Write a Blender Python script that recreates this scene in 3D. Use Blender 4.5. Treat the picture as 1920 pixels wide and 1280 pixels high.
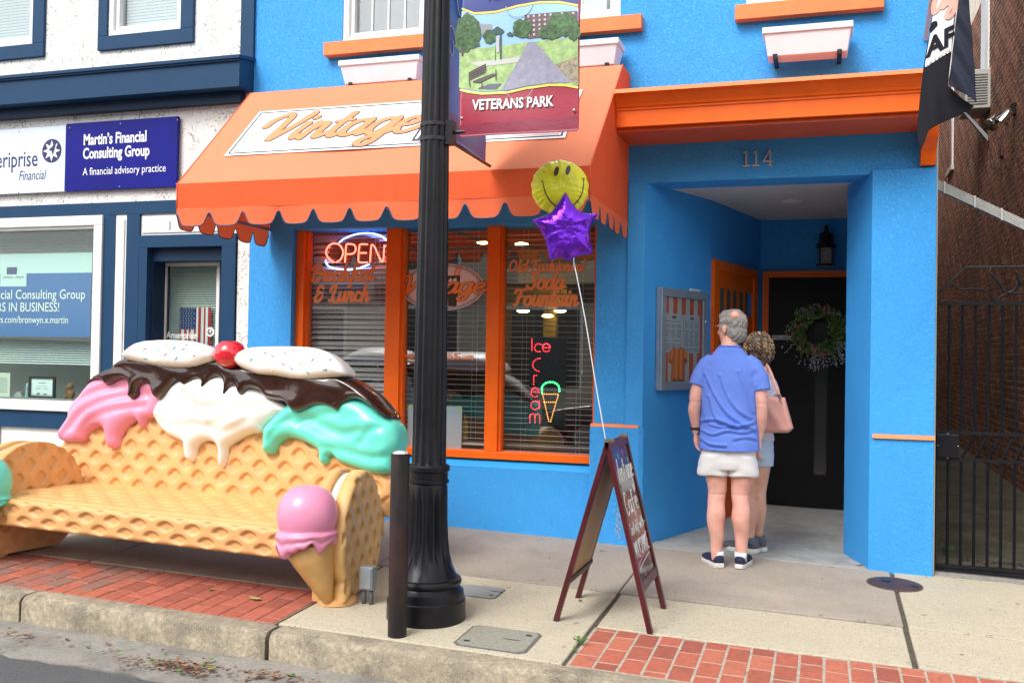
import bpy, math, random
import numpy as np
from mathutils import Vector, Matrix
random.seed(7); RNG = np.random.default_rng(7)
SC = bpy.context.scene
for o in list(bpy.data.objects): bpy.data.objects.remove(o)

# ------------------------------------------------------------------ camera
F_PX, YAW, PITCH, ROLL = 1832.93, -0.3107146, 0.0152712, -0.0171665
def cam_axes():
    f = Vector((math.sin(YAW)*math.cos(PITCH), math.cos(YAW)*math.cos(PITCH), math.sin(PITCH)))
    r = Vector((math.cos(YAW), -math.sin(YAW), 0)); d = f.cross(r)
    c, s = math.cos(ROLL), math.sin(ROLL)
    return c*r+s*d, -s*r+c*d, f
CR, CD, CF = cam_axes()
cam = bpy.data.cameras.new('camera'); co = bpy.data.objects.new('camera', cam)
SC.collection.objects.link(co)
co.matrix_world = Matrix((( CR.x, -CD.x, -CF.x, 0), (CR.y, -CD.y, -CF.y, 0), (CR.z, -CD.z, -CF.z, 0), (0, 0, 0, 1)))
cam.sensor_width = 36; cam.sensor_fit = 'HORIZONTAL'; cam.lens = F_PX/1920*36
cam.clip_start = 0.05; cam.clip_end = 1000
SC.camera = co
SC.render.resolution_x, SC.render.resolution_y = 1024, 682

# ------------------------------------------------------------------ light
SUN_EL, SUN_AZ = math.radians(46), math.radians(200)      # azimuth clockwise from +Y: behind the camera, a little left
w = bpy.data.worlds.new('World'); SC.world = w; w.use_nodes = True
nt = w.node_tree; nt.nodes.clear()
sky = nt.nodes.new('ShaderNodeTexSky'); sky.sky_type = 'NISHITA'; sky.sun_disc = False
sky.sun_elevation = SUN_EL; sky.sun_rotation = SUN_AZ
sky.air_density = 1.0; sky.dust_density = 2.0; sky.ozone_density = 1.0
hs = nt.nodes.new('ShaderNodeHueSaturation'); hs.inputs['Saturation'].default_value = 0.12
bg = nt.nodes.new('ShaderNodeBackground'); bg.inputs['Strength'].default_value = 0.15
ow = nt.nodes.new('ShaderNodeOutputWorld')
nt.links.new(sky.outputs[0], hs.inputs['Color']); nt.links.new(hs.outputs[0], bg.inputs[0]); nt.links.new(bg.outputs[0], ow.inputs[0])
sl = bpy.data.lights.new('sun', 'SUN'); sl.energy = 1.15; sl.angle = math.radians(26); sl.color = (1, .97, .93)
so = bpy.data.objects.new('sun', sl); SC.collection.objects.link(so)
sd = Vector((math.sin(SUN_AZ)*math.cos(SUN_EL), math.cos(SUN_AZ)*math.cos(SUN_EL), math.sin(SUN_EL)))
so.rotation_euler = sd.to_track_quat('Z', 'Y').to_euler(); so.location = (0, -5, 20)
vs = SC.view_settings; vs.view_transform = 'Standard'; vs.look = 'None'; vs.gamma = 1; vs.use_curve_mapping = False
vs.exposure = 1.05
SC.render.engine = 'CYCLES'; SC.cycles.max_bounces = 8; SC.cycles.transparent_max_bounces = 12

# ------------------------------------------------------------------ geometry helpers
def ray(px, py):
    v = CR*((px-960)/F_PX) + CD*((py-640)/F_PX) + CF
    return v
def at(px, py, Y):
    d = ray(px, py); return d*(Y/d.y)
def atx(px, py, X):
    d = ray(px, py); return d*(X/d.x)
def gz(x, y):                                   # pavement surface: falls to the right and towards the kerb
    return -1.405 - .0253*x + .035*(y-7.15)
def onground(px, py, dz=0):
    d = ray(px, py); n = Vector((.0253, -.035, 1)); return d*((-1.405-.035*7.15+dz)/n.dot(d))

COL = SC.collection
def mesh(name, verts, faces, mat=None, parent=None, smooth=False, loc=None, kind=None, auto=None):
    me = bpy.data.meshes.new(name)
    me.from_pydata([tuple(v) for v in verts], [], [tuple(f) for f in faces])
    me.update()
    if mat: me.materials.append(mat)
    if smooth:
        me.polygons.foreach_set('use_smooth', [True]*len(me.polygons))
        if auto: me.set_sharp_from_angle(angle=math.radians(auto))
    o = bpy.data.objects.new(name, me); COL.objects.link(o)
    if parent: attach(o, parent)
    if kind: o['kind'] = kind
    return o
def attach(o, parent):
    o.parent = parent
    o.matrix_parent_inverse = world_of(parent).inverted()
def world_of(o):
    m = Matrix.LocRotScale(o.location, o.rotation_euler, o.scale)
    return world_of(o.parent) @ o.matrix_parent_inverse @ m if o.parent else m
def thing(name, label, cat, loc=(0, 0, 0), group=None, kind=None):
    o = bpy.data.objects.new(name, None); COL.objects.link(o); o.location = loc; o.empty_display_size = .1
    if kind: o['kind'] = kind
    else: o['label'] = label; o['category'] = cat
    if group: o['group'] = group
    return o
def tag(o, label, cat, group=None):
    o['label'] = label; o['category'] = cat
    if group: o['group'] = group
    return o
def copy_tree(o, parent=None):
    c = o.copy(); COL.objects.link(c)
    if parent: c.parent = parent
    for ch in list(o.children): copy_tree(ch, c)
    return c

class MB:
    def __init__(s): s.v = []; s.f = []
    def add(s, v, f):
        n = len(s.v); s.v += [tuple(p) for p in v]; s.f += [tuple(i+n for i in q) for q in f]; return s
    def box(s, x0, x1, y0, y1, z0, z1):
        v = [(x, y, z) for z in (z0, z1) for y in (y0, y1) for x in (x0, x1)]
        return s.add(v, [(0, 2, 3, 1), (4, 5, 7, 6), (0, 1, 5, 4), (2, 6, 7, 3), (0, 4, 6, 2), (1, 3, 7, 5)])
    def hexa(s, b, t):                           # 4 bottom pts, 4 top pts, counter-clockwise from above
        return s.add(list(b)+list(t), [(3, 2, 1, 0), (4, 5, 6, 7), (0, 1, 5, 4), (1, 2, 6, 5), (2, 3, 7, 6), (3, 0, 4, 7)])
    def prism(s, poly, z0, z1):                  # plan polygon, z0/z1 number or function(x, y)
        g0 = z0 if callable(z0) else (lambda x, y: z0); g1 = z1 if callable(z1) else (lambda x, y: z1)
        n = len(poly)
        v = [(x, y, g0(x, y)) for x, y in poly]+[(x, y, g1(x, y)) for x, y in poly]
        f = [tuple(range(n))[::-1], tuple(range(n, 2*n))]+[(i, (i+1) % n, (i+1) % n+n, i+n) for i in range(n)]
        return s.add(v, f)
    def extr(s, prof, fr, a, b):                 # profile polygon (u, v) swept between w=a and w=b by fr(u, v, w)
        n = len(prof)
        v = [fr(u, q, a) for u, q in prof]+[fr(u, q, b) for u, q in prof]
        return s.add(v, [tuple(range(n))[::-1], tuple(range(n, 2*n))]+[(i, (i+1) % n, (i+1) % n+n, i+n) for i in range(n)])
    def tube(s, pts, r, n=8, cap=True, flat=1.0, up=None):
        pts = [Vector(p) for p in pts]; m = len(pts)
        rs = r if isinstance(r, (list, tuple)) else [r]*m
        base = len(s.v); prev = None
        for i, p in enumerate(pts):
            t = (pts[min(i+1, m-1)]-pts[max(i-1, 0)])
            t = t.normalized() if t.length > 1e-9 else Vector((0, 0, 1))
            if prev is None:
                u = Vector(up) if up else (Vector((0, 0, 1)) if abs(t.z) < .9 else Vector((1, 0, 0)))
                a = t.cross(u).normalized()
            else:
                a = (prev-t*prev.dot(t)).normalized()
            prev = a; b = t.cross(a)
            for k in range(n):
                an = 2*math.pi*k/n; q = p+a*(math.cos(an)*rs[i])+b*(math.sin(an)*rs[i]*flat); s.v.append(tuple(q))
        for i in range(m-1):
            for k in range(n):
                k2 = (k+1) % n; s.f.append((base+i*n+k, base+i*n+k2, base+(i+1)*n+k2, base+(i+1)*n+k))
        if cap:
            s.f.append(tuple(base+k for k in range(n))[::-1]); s.f.append(tuple(base+(m-1)*n+k for k in range(n)))
        return s
    def rings(s, rg, n=24):                      # list of (cx, cy, cz, rx, ry[, rot]) horizontal ellipses
        base = len(s.v)
        for q in rg:
            cx, cy, cz, rx, ry = q[:5]; ro = q[5] if len(q) > 5 else 0
            for k in range(n):
                a = 2*math.pi*k/n; x, y = rx*math.cos(a), ry*math.sin(a)
                s.v.append((cx+x*math.cos(ro)-y*math.sin(ro), cy+x*math.sin(ro)+y*math.cos(ro), cz))
        m = len(rg)
        for i in range(m-1):
            for k in range(n):
                k2 = (k+1) % n; s.f.append((base+i*n+k, base+i*n+k2, base+(i+1)*n+k2, base+(i+1)*n+k))
        s.f.append(tuple(base+k for k in range(n))[::-1]); s.f.append(tuple(base+(m-1)*n+k for k in range(n)))
        return s
    def lathe(s, prof, c, n=32, fl=None):        # (r, z) profile about vertical axis c; fl(r, z, ang)->r
        base = len(s.v)
        for r, z in prof:
            for k in range(n):
                a = 2*math.pi*k/n; q = fl(r, z, a) if fl else r
                s.v.append((c[0]+q*math.cos(a), c[1]+q*math.sin(a), c[2]+z))
        for i in range(len(prof)-1):
            for k in range(n):
                k2 = (k+1) % n; s.f.append((base+i*n+k, base+i*n+k2, base+(i+1)*n+k2, base+(i+1)*n+k))
        s.f.append(tuple(base+k for k in range(n))[::-1]); s.f.append(tuple(base+(len(prof)-1)*n+k for k in range(n)))
        return s
    def ell(s, c, r, n=16, m=10, rot=None):
        base = len(s.v); c = Vector(c)
        for i in range(m+1):
            th = math.pi*i/m
            for k in range(n):
                ph = 2*math.pi*k/n
                p = Vector((r[0]*math.sin(th)*math.cos(ph), r[1]*math.sin(th)*math.sin(ph), -r[2]*math.cos(th)))
                if rot: p = rot @ p
                s.v.append(tuple(c+p))
        for i in range(m):
            for k in range(n):
                k2 = (k+1) % n; s.f.append((base+i*n+k, base+i*n+k2, base+(i+1)*n+k2, base+(i+1)*n+k))
        return s
    def out(s, name, mat, parent=None, smooth=False, kind=None, bev=0, auto=None):
        o = mesh(name, s.v, s.f, mat, parent, smooth, kind=kind, auto=auto)
        if bev:
            m = o.modifiers.new('bevel', 'BEVEL'); m.width = bev; m.segments = 2; m.limit_method = 'ANGLE'
            m.harden_normals = False
        return o
def BOX(name, mat, parent, *b, bev=0, kind=None):
    return MB().box(*b).out(name, mat, parent, bev=bev, kind=kind)

# ---- signed-distance sheets: smooth outlines with real thickness
def seg_dist(U, V, a, b):
    ax, ay = a; bx, by = b; dx, dy = bx-ax, by-ay; L = dx*dx+dy*dy+1e-12
    t = np.clip(((U-ax)*dx+(V-ay)*dy)/L, 0, 1)
    return np.hypot(U-ax-t*dx, V-ay-t*dy), t
def poly_sd(U, V, P):
    d = np.full(U.shape, 1e9); ins = np.zeros(U.shape, bool); n = len(P)
    for i in range(n):
        a, b = P[i], P[(i+1) % n]
        d = np.minimum(d, seg_dist(U, V, a, b)[0])
        if a[1] != b[1]:
            c = (a[1] > V) != (b[1] > V)
            xi = (b[0]-a[0])*(V-a[1])/(b[1]-a[1])+a[0]
            ins ^= c & (U < xi)
    return np.where(ins, -d, d)
def catmull(P, k=6, closed=False):
    P = [tuple(p) for p in P]; n = len(P); out = []
    if n < 3: return P
    rng = range(n) if closed else range(n-1)
    for i in rng:
        p0 = P[(i-1) % n] if closed or i > 0 else P[0]; p1 = P[i]; p2 = P[(i+1) % n]; p3 = P[(i+2) % n] if closed or i+2 < n else P[-1]
        for j in range(k):
            t = j/k
            out.append(tuple(.5*(2*b+(c-a)*t+(2*a-5*b+4*c-d)*t*t+(3*b-a-3*c+d)*t**3) for a, b, c, d in zip(p0, p1, p2, p3)))
    if not closed: out.append(P[-1])
    return out
def sd_mesh(name, sd, us, vs_, front, back, fr, mat, parent, smooth=True, kind=None, auto=None):
    """sd[j, i] at us[i], vs_[j]; front/back(s, u, v) give w; fr(u, v, w) -> xyz arrays"""
    ny, nx = sd.shape; ins = sd < 0
    idx = -np.ones((ny, nx), int); vu = []; vv = []; vs = []
    jj, ii = np.nonzero(ins); idx[jj, ii] = np.arange(len(jj))
    vu = list(us[ii]); vv = list(vs_[jj]); vs = list(-sd[jj, ii])
    c4 = ins[:-1, :-1].astype(int)+ins[:-1, 1:]+ins[1:, :-1]+ins[1:, 1:]
    fj, fi = np.nonzero(c4 == 4)
    faces = np.stack([idx[fj, fi], idx[fj, fi+1], idx[fj+1, fi+1], idx[fj+1, fi]], 1).tolist() if len(fj) else []
    cross = {}; bedges = []
    def cr(a, b):
        k = (a, b) if a < b else (b, a)
        if k not in cross:
            s0, s1 = sd[a], sd[b]; t = s0/(s0-s1)
            cross[k] = len(vu); vu.append(us[a[1]]*(1-t)+us[b[1]]*t); vv.append(vs_[a[0]]*(1-t)+vs_[b[0]]*t); vs.append(0.0)
        return cross[k]
    mj, mi = np.nonzero((c4 > 0) & (c4 < 4))
    for j, i in zip(mj.tolist(), mi.tolist()):
        cs = [(j, i), (j, i+1), (j+1, i+1), (j+1, i)]; poly = []; isx = []
        for k in range(4):
            a, b = cs[k], cs[(k+1) % 4]
            if ins[a]: poly.append(int(idx[a])); isx.append(False)
            if ins[a] != ins[b]: poly.append(cr(a, b)); isx.append(True)
        if len(poly) >= 3:
            faces.append(poly)
            for k in range(len(poly)):
                k2 = (k+1) % len(poly)
                if isx[k] and isx[k2]: bedges.append((poly[k], poly[k2]))
    u = np.array(vu); v = np.array(vv); s = np.array(vs)
    fw = front(s, u, v)*np.ones_like(s)
    X = np.stack(fr(u, v, fw), 1)
    if back is None:
        return mesh(name, X.tolist(), faces, mat, parent, smooth, kind=kind, auto=auto)
    B = np.stack(fr(u, v, back(s, u, v)*np.ones_like(s)), 1); n = len(u)
    allf = faces+[[i+n for i in f][::-1] for f in faces]+[[b, a, a+n, b+n] for a, b in bedges]
    return mesh(name, X.tolist()+B.tolist(), allf, mat, parent, smooth, kind=kind, auto=auto)
def grid(P, cell, pad=2):
    x = [p[0] for p in P]; y = [p[1] for p in P]
    us = np.arange(min(x)-pad*cell, max(x)+(pad+1)*cell, cell); vs_ = np.arange(min(y)-pad*cell, max(y)+(pad+1)*cell, cell)
    return us, vs_, *np.meshgrid(us, vs_)
def dome(s, R, T): return T*np.sqrt(np.clip(1-(1-np.clip(s/R, 0, 1))**2, 0, 1))
def frame(O, U, V):                              # plane frame; w grows towards N = U x V ... flipped so it faces the viewer
    O, U, V = Vector(O), Vector(U).normalized(), Vector(V).normalized(); N = U.cross(V)
    def fr(u, v, w): return (O.x+U.x*u+V.x*v+N.x*w, O.y+U.y*u+V.y*v+N.y*w, O.z+U.z*u+V.z*v+N.z*w)
    return fr
# flat printed shapes ------------------------------------------------
def flat(name, P, fr, w, mat, parent, t=.0015, holes=()):
    n = len(P)
    if n < 3: return
    m = MB()
    v = [fr(u, q, w) for u, q in P]+[fr(u, q, w-t) for u, q in P]
    m.add(v, [tuple(range(n)), tuple(range(n, 2*n))[::-1]]+[((i+1) % n, i, i+n, (i+1) % n+n) for i in range(n)])
    return m.out(name, mat, parent)
def multi(name, polys, fr, w, mat, parent, t=.0015):
    m = MB()
    for P in polys:
        n = len(P); v = [fr(u, q, w) for u, q in P]
        m.add(v, [tuple(range(n))])
    return m.out(name, mat, parent)
def text(name, s, fr, size, mat, parent, w=.003, align='LEFT', sx=1.0, shear=0, off=0, bold=0, space=1, line=1.0, ext=.0006):
    cu = bpy.data.curves.new(name, 'FONT'); cu.body = s; cu.size = size; cu.align_x = align; cu.shear = shear; cu.offset = bold
    cu.space_character = space; cu.space_line = line; cu.resolution_u = 3; cu.fill_mode = 'FRONT'
    to = bpy.data.objects.new('tmp', cu); COL.objects.link(to)
    dg = bpy.context.evaluated_depsgraph_get(); me = to.evaluated_get(dg).to_mesh()
    V = [fr(p.co.x*sx, p.co.y, w) for p in me.vertices]; Fc = [tuple(p.vertices) for p in me.polygons]
    bpy.data.objects.remove(to); bpy.data.curves.remove(cu)
    return mesh(name, V, Fc, mat, parent)
# brush-script lettering -----------------------------------------------
EL = lambda cx, cy, rx, ry: [(cx+rx*math.cos(a), cy+ry*math.sin(a)) for a in [math.radians(60+t*30) for t in range(13)]]
BOWL = [(.78, .86), (.5, 1.0), (.2, .8), (.1, .4), (.24, .04), (.48, .08), (.7, .42), (.8, .9)]
GL = {
 'a': (1.0, [BOWL, [(.82, 1.0), (.74, .4), (.82, .05), (1.05, .28)]]),
 'e': (.85, [[(.12, .46), (.5, .55), (.7, .8), (.48, 1.0), (.2, .8), (.1, .4), (.3, .02), (.62, .06), (.92, .32)]]),
 'i': (.5, [[(.3, 1.0), (.2, .4), (.28, .04), (.58, .3)], [(.36, 1.38), (.38, 1.42)]]),
 'n': (.92, [[(.2, 1.0), (.16, .5), (.1, 0)], [(.14, .45), (.4, .95), (.62, .9), (.6, .5), (.62, .1), (.74, .03), (.98, .28)]]),
 'm': (1.3, [[(.2, 1.0), (.1, 0)], [(.14, .45), (.4, .95), (.55, .8), (.5, 0)], [(.54, .5), (.8, .95), (.98, .8), (.98, .1), (1.3, .25)]]),
 't': (.55, [[(.36, 1.55), (.24, .8), (.22, .2), (.38, .02), (.62, .28)], [(.0, 1.02), (.6, 1.08)]]),
 'g': (1.02, [BOWL, [(.84, 1.0), (.78, .3), (.66, -.42), (.4, -.72), (.14, -.55), (.3, -.25), (.75, .0), (1.08, .3)]]),
 'V': (1.1, [[(-.28, .95), (-.2, 1.4), (.15, 1.72), (.36, 1.6), (.42, 1.0), (.44, .04)], [(.5, .04), (.9, .9), (1.2, 1.75)]]),
 'B': (1.1, [[(.3, 1.7), (.24, .9), (.12, .05)], [(-.12, 1.25), (.1, 1.65), (.6, 1.76), (.88, 1.45), (.66, 1.05), (.3, .95)], [(.4, .95), (.92, .78), (.88, .2), (.45, -.02), (.05, .1)]]),
 'r': (.68, [[(.08, .7), (.22, 1.12), (.32, .92), (.56, .95)], [(.54, .95), (.42, .4), (.5, .04), (.76, .28)]]),
 'k': (.85, [[(.26, 1.75), (.16, .8), (.1, 0)], [(.14, .5), (.42, .95), (.64, .85), (.5, .58), (.2, .5)], [(.32, .55), (.52, .1), (.72, .03), (.94, .3)]]),
 'f': (.62, [[(.9, 1.55), (.66, 1.8), (.46, 1.4), (.36, .5), (.28, -.5), (.05, -.68)], [(.05, .95), (.75, 1.0)]]),
 's': (.7, [[(.62, .88), (.38, 1.0), (.22, .76), (.5, .42), (.46, .06), (.08, .12)], [(.4, .05), (.75, .28)]]),
 '&': (1.3, [[(.95, .55), (.65, .12), (.25, .0), (.08, .35), (.4, .8), (.8, .95), (.3, 1.05), (.3, 1.5), (.62, 1.65), (.85, 1.4)]]),
 'L': (1.0, [[(-.05, 1.15), (.15, 1.6), (.55, 1.7), (.42, 1.0), (.28, .2), (.02, .05)], [(.05, .1), (.4, .18), (.8, -.12), (1.05, .12)]]),
 'u': (.95, [[(.18, 1.0), (.12, .4), (.26, .03), (.5, .15), (.68, .6), (.72, 1.0)], [(.72, 1.0), (.66, .3), (.78, .03), (1.0, .28)]]),
 'c': (.78, [[(.66, .8), (.44, 1.0), (.18, .8), (.1, .4), (.3, .02), (.6, .08), (.84, .32)]]),
 'h': (.92, [[(.28, 1.75), (.16, .8), (.1, 0)], [(.14, .45), (.4, .95), (.62, .9), (.6, .5), (.62, .1), (.74, .03), (.98, .28)]]),
 'O': (1.25, [EL(.55, .85, .48, .84)]), 'o': (.88, [EL(.42, .5, .33, .48), [(.7, .8), (.98, .82)]]),
 'l': (.45, [[(.34, 1.75), (.22, .6), (.28, .04), (.55, .28)]]),
 'd': (1.02, [BOWL, [(.98, 1.75), (.8, .8), (.74, .3), (.84, .04), (1.08, .28)]]),
 '-': (.6, [[(.1, .55), (.5, .6)]]), ' ': (.5, []),
 'F': (1.05, [[(.62, 1.62), (.46, .8), (.3, .08), (.0, .12)], [(-.05, 1.35), (.15, 1.68), (.6, 1.62), (1.15, 1.78)], [(.3, .9), (.9, .95)]]),
 'S': (1.0, [[(.92, 1.48), (.62, 1.75), (.3, 1.45), (.62, .92), (.7, .35), (.35, 0), (-.02, .3)]]),
}
def script_sd(txt, r0=.14, slant=.3, cell=.035, grow=0, nib=.42):
    segs = []; x = 0
    for ch in txt:
        adv, st = GL[ch]
        for s in st:
            q = catmull([(px_+x+py_*slant, py_) for px_, py_ in s], 5)
            segs += list(zip(q[:-1], q[1:]))
        x += adv
    us = np.arange(-.8, x+1.0, cell); vs_ = np.arange(-1.1, 2.2, cell); U, V = np.meshgrid(us, vs_); D = np.full(U.shape, 9.0)
    for a, b in segs:
        an = math.atan2(b[1]-a[1], b[0]-a[0]); r = r0*((1-nib)+nib*abs(math.sin(an+.1)))
        i0, i1 = np.searchsorted(us, [min(a[0], b[0])-.5, max(a[0], b[0])+.5])
        D[:, i0:i1] = np.minimum(D[:, i0:i1], seg_dist(U[:, i0:i1], V[:, i0:i1], a, b)[0]-r)
    return us, vs_, D-grow, x
def script(name, txt, fr, xh, mat, parent, w=.003, t=.002, center=False, sx=1.0, **k):
    us, vs_, D, L = script_sd(txt, **k); o = -L*sx/2 if center else 0
    f2 = lambda u, v, ww: fr((u*sx+o)*xh, v*xh, ww)
    return sd_mesh(name, D, us, vs_, lambda s, u, v: w, lambda s, u, v: w-t, f2, mat, parent, smooth=False)

# ------------------------------------------------------------------ materials
MATS = {}
def M(name, col=(.5, .5, .5), rough=.6, metal=0, bump=None, var=None, spots=None, emit=None, coat=0, trans=0, spec=.5, dirt=None, sss=0, aniso=None, cracks=None, transl=0):
    """bump/var = (scale, amount[, detail]); spots = (scale, threshold, colour, mix); dirt = (scale, colour, low, high)"""
    if name in MATS: return MATS[name]
    m = bpy.data.materials.new(name); m.use_nodes = True; N = m.node_tree.nodes; L = m.node_tree.links
    p = N['Principled BSDF']; p.inputs['Base Color'].default_value = (*col, 1); p.inputs['Roughness'].default_value = rough
    p.inputs['Metallic'].default_value = metal; p.inputs['Specular IOR Level'].default_value = spec
    if coat: p.inputs['Coat Weight'].default_value = coat; p.inputs['Coat Roughness'].default_value = .05
    if trans: p.inputs['Transmission Weight'].default_value = trans
    if sss: p.inputs['Subsurface Weight'].default_value = sss; p.inputs['Subsurface Radius'].default_value = (.02, .01, .006)
    if emit: p.inputs['Emission Color'].default_value = (*emit[0], 1); p.inputs['Emission Strength'].default_value = emit[1]
    tc = N.new('ShaderNodeTexCoord'); geo = N.new('ShaderNodeNewGeometry'); pos = geo.outputs['Position']
    if aniso:
        mp = N.new('ShaderNodeMapping'); mp.inputs['Scale'].default_value = aniso; L.new(pos, mp.inputs[0]); pos = mp.outputs[0]
    cur = None
    def noise(sc, det=4, ro=.55):
        n = N.new('ShaderNodeTexNoise'); n.inputs['Scale'].default_value = sc; n.inputs['Detail'].default_value = det; n.inputs['Roughness'].default_value = ro
        L.new(pos, n.inputs['Vector']); return n.outputs[0]
    def ramp(src, a, b):
        r = N.new('ShaderNodeMapRange'); r.inputs[1].default_value = a; r.inputs[2].default_value = b; L.new(src, r.inputs[0]); return r.outputs[0]
    def mix(fac, a, b, amt=1):
        x = N.new('ShaderNodeMix'); x.data_type = 'RGBA'
        if amt != 1:
            q = N.new('ShaderNodeMath'); q.operation = 'MULTIPLY'; q.inputs[1].default_value = amt; L.new(fac, q.inputs[0]); fac = q.outputs[0]
        L.new(fac, x.inputs[0])
        for k, s in ((6, a), (7, b)):
            if isinstance(s, tuple): x.inputs[k].default_value = (*s, 1)
            else: L.new(s, x.inputs[k])
        return x.outputs[2]
    cur = col
    if var:
        d = var[1]; n = ramp(noise(var[0], var[2] if len(var) > 2 else 4), .3, .7)
        cur = mix(n, tuple(c*(1-d) for c in col), tuple(min(1, c*(1+d)) for c in col))
    if dirt:
        for dd in (dirt if isinstance(dirt[0], tuple) else (dirt,)):
            cur = mix(ramp(noise(dd[0], 6, .65), dd[2], dd[3]), cur, dd[1], dd[4] if len(dd) > 4 else 1)
    if spots:
        for sp in (spots if isinstance(spots[0], tuple) else (spots,)):
            v = N.new('ShaderNodeTexVoronoi'); v.inputs['Scale'].default_value = sp[0]; L.new(pos, v.inputs['Vector'])
            g = N.new('ShaderNodeMath'); g.operation = 'MULTIPLY'; L.new(ramp(v.outputs[0], sp[1]+.08, sp[1]), g.inputs[0])
            sep = N.new('ShaderNodeSeparateColor'); L.new(v.outputs['Color'], sep.inputs[0])
            L.new(ramp(sep.outputs[0], .55, .6), g.inputs[1])
            cur = mix(g.outputs[0], cur, sp[2], sp[3])
    if cracks:                                   # thin dark crevice lines: (scale, colour, width, mask threshold, mix)
        n0 = N.new('ShaderNodeTexNoise'); n0.inputs['Scale'].default_value = cracks[0]; n0.inputs['Detail'].default_value = 3; n0.inputs['Distortion'].default_value = 1.3; L.new(pos, n0.inputs['Vector'])
        q2 = N.new('ShaderNodeMath'); q2.operation = 'SUBTRACT'; q2.inputs[1].default_value = .5; q = N.new('ShaderNodeMath'); q.operation = 'ABSOLUTE'
        L.new(n0.outputs[0], q2.inputs[0]); L.new(q2.outputs[0], q.inputs[0]); g = N.new('ShaderNodeMath'); g.operation = 'MULTIPLY'
        L.new(ramp(q.outputs[0], cracks[2], 0), g.inputs[0]); L.new(ramp(noise(cracks[0]*.6, 3), cracks[3], cracks[3]+.12), g.inputs[1])
        cur = mix(g.outputs[0], cur, cracks[1], cracks[4])
    if not isinstance(cur, tuple): L.new(cur, p.inputs['Base Color'])
    hgt = None
    if bump:
        for b in (bump if isinstance(bump[0], tuple) else (bump,)):
            bn = N.new('ShaderNodeBump'); bn.inputs['Strength'].default_value = b[1]; bn.inputs['Distance'].default_value = b[2] if len(b) > 2 else .01
            if len(b) > 3 and b[3] == 'v':
                v = N.new('ShaderNodeTexVoronoi'); v.inputs['Scale'].default_value = b[0]; v.feature = 'SMOOTH_F1'; L.new(pos, v.inputs['Vector']); src = v.outputs[0]
            elif len(b) > 3 and b[3] == 's':       # scratchy swirls, as trowelled stucco
                n0 = N.new('ShaderNodeTexNoise'); n0.inputs['Scale'].default_value = b[0]; n0.inputs['Detail'].default_value = 3; n0.inputs['Distortion'].default_value = 1.6; L.new(pos, n0.inputs['Vector'])
                q = N.new('ShaderNodeMath'); q.operation = 'ABSOLUTE'; q2 = N.new('ShaderNodeMath'); q2.operation = 'SUBTRACT'; q2.inputs[1].default_value = .5
                L.new(n0.outputs[0], q2.inputs[0]); L.new(q2.outputs[0], q.inputs[0]); src = ramp(q.outputs[0], 0, .09)
            else: src = noise(b[0], 5)
            L.new(src, bn.inputs['Height'])
            if hgt: L.new(hgt, bn.inputs['Normal'])
            hgt = bn.outputs[0]
        L.new(hgt, p.inputs['Normal'])
    if transl:                                   # woven cloth lets some light through
        mo = next(n for n in N if n.bl_idname == 'ShaderNodeOutputMaterial'); ms = N.new('ShaderNodeMixShader'); tb = N.new('ShaderNodeBsdfTranslucent')
        tb.inputs[0].default_value = (*col, 1); ms.inputs[0].default_value = transl
        L.new(p.outputs[0], ms.inputs[1]); L.new(tb.outputs[0], ms.inputs[2]); L.new(ms.outputs[0], mo.inputs[0])
    MATS[name] = m; return m
def glass_mat(name, tint=(.9, .95, .95), refl=.12, rough=.0):
    if name in MATS: return MATS[name]
    m = bpy.data.materials.new(name); m.use_nodes = True; N = m.node_tree.nodes; L = m.node_tree.links; N.clear()
    o = N.new('ShaderNodeOutputMaterial'); mx = N.new('ShaderNodeMixShader'); t = N.new('ShaderNodeBsdfTransparent'); g = N.new('ShaderNodeBsdfGlossy')
    t.inputs[0].default_value = (*tint, 1); g.inputs['Roughness'].default_value = rough; g.inputs[0].default_value = (1, 1, 1, 1)
    ge = N.new('ShaderNodeNewGeometry'); dt = N.new('ShaderNodeVectorMath'); dt.operation = 'DOT_PRODUCT'
    L.new(ge.outputs['Normal'], dt.inputs[0]); L.new(ge.outputs['Incoming'], dt.inputs[1])
    def mth(op, a, b=None):
        q = N.new('ShaderNodeMath'); q.operation = op
        for k, v_ in ((0, a), (1, b)):
            if v_ is None: continue
            if isinstance(v_, (int, float)): q.inputs[k].default_value = v_
            else: L.new(v_, q.inputs[k])
        return q.outputs[0]
    c1 = mth('SUBTRACT', 1.0, mth('ABSOLUTE', dt.outputs['Value'])); fres = mth('MULTIPLY', mth('POWER', c1, 5.0), .9)
    ad = N.new('ShaderNodeMath'); ad.operation = 'ADD'; ad.inputs[1].default_value = refl; ad.use_clamp = True
    L.new(fres, ad.inputs[0]); L.new(ad.outputs[0], mx.inputs[0]); L.new(t.outputs[0], mx.inputs[1]); L.new(g.outputs[0], mx.inputs[2]); L.new(mx.outputs[0], o.inputs[0])
    MATS[name] = m; return m
def paint(name, col, rough=.45, **k): return M(name, col, rough, var=(6, .06), bump=(90, .08, .002), **k)
BLUE = M('blue_stucco', (.042, .365, .86), .62, bump=((44, .6, .005, 's'), (110, .4, .003)), var=(1.3, .06), dirt=((2.2, (.05, .3, .66), .60, .8, .4), (9, (.10, .40, .80), .62, .75, .3), (40, (.03, .2, .5), .70, .78, .4)))
BLUE2 = M('blue_smooth_edge', (.035, .39, .9), .6, bump=(60, .3, .004), var=(2, .05))
WSTUC = M('white_roughcast', (.80, .79, .76), .8, bump=((14, .3, .02, 's'), (40, .35, .012)), var=(2, .05), cracks=(13, (.20, .145, .09), .03, .42, .9), dirt=((2.5, (.6, .56, .48), .58, .8, .4),))
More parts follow.
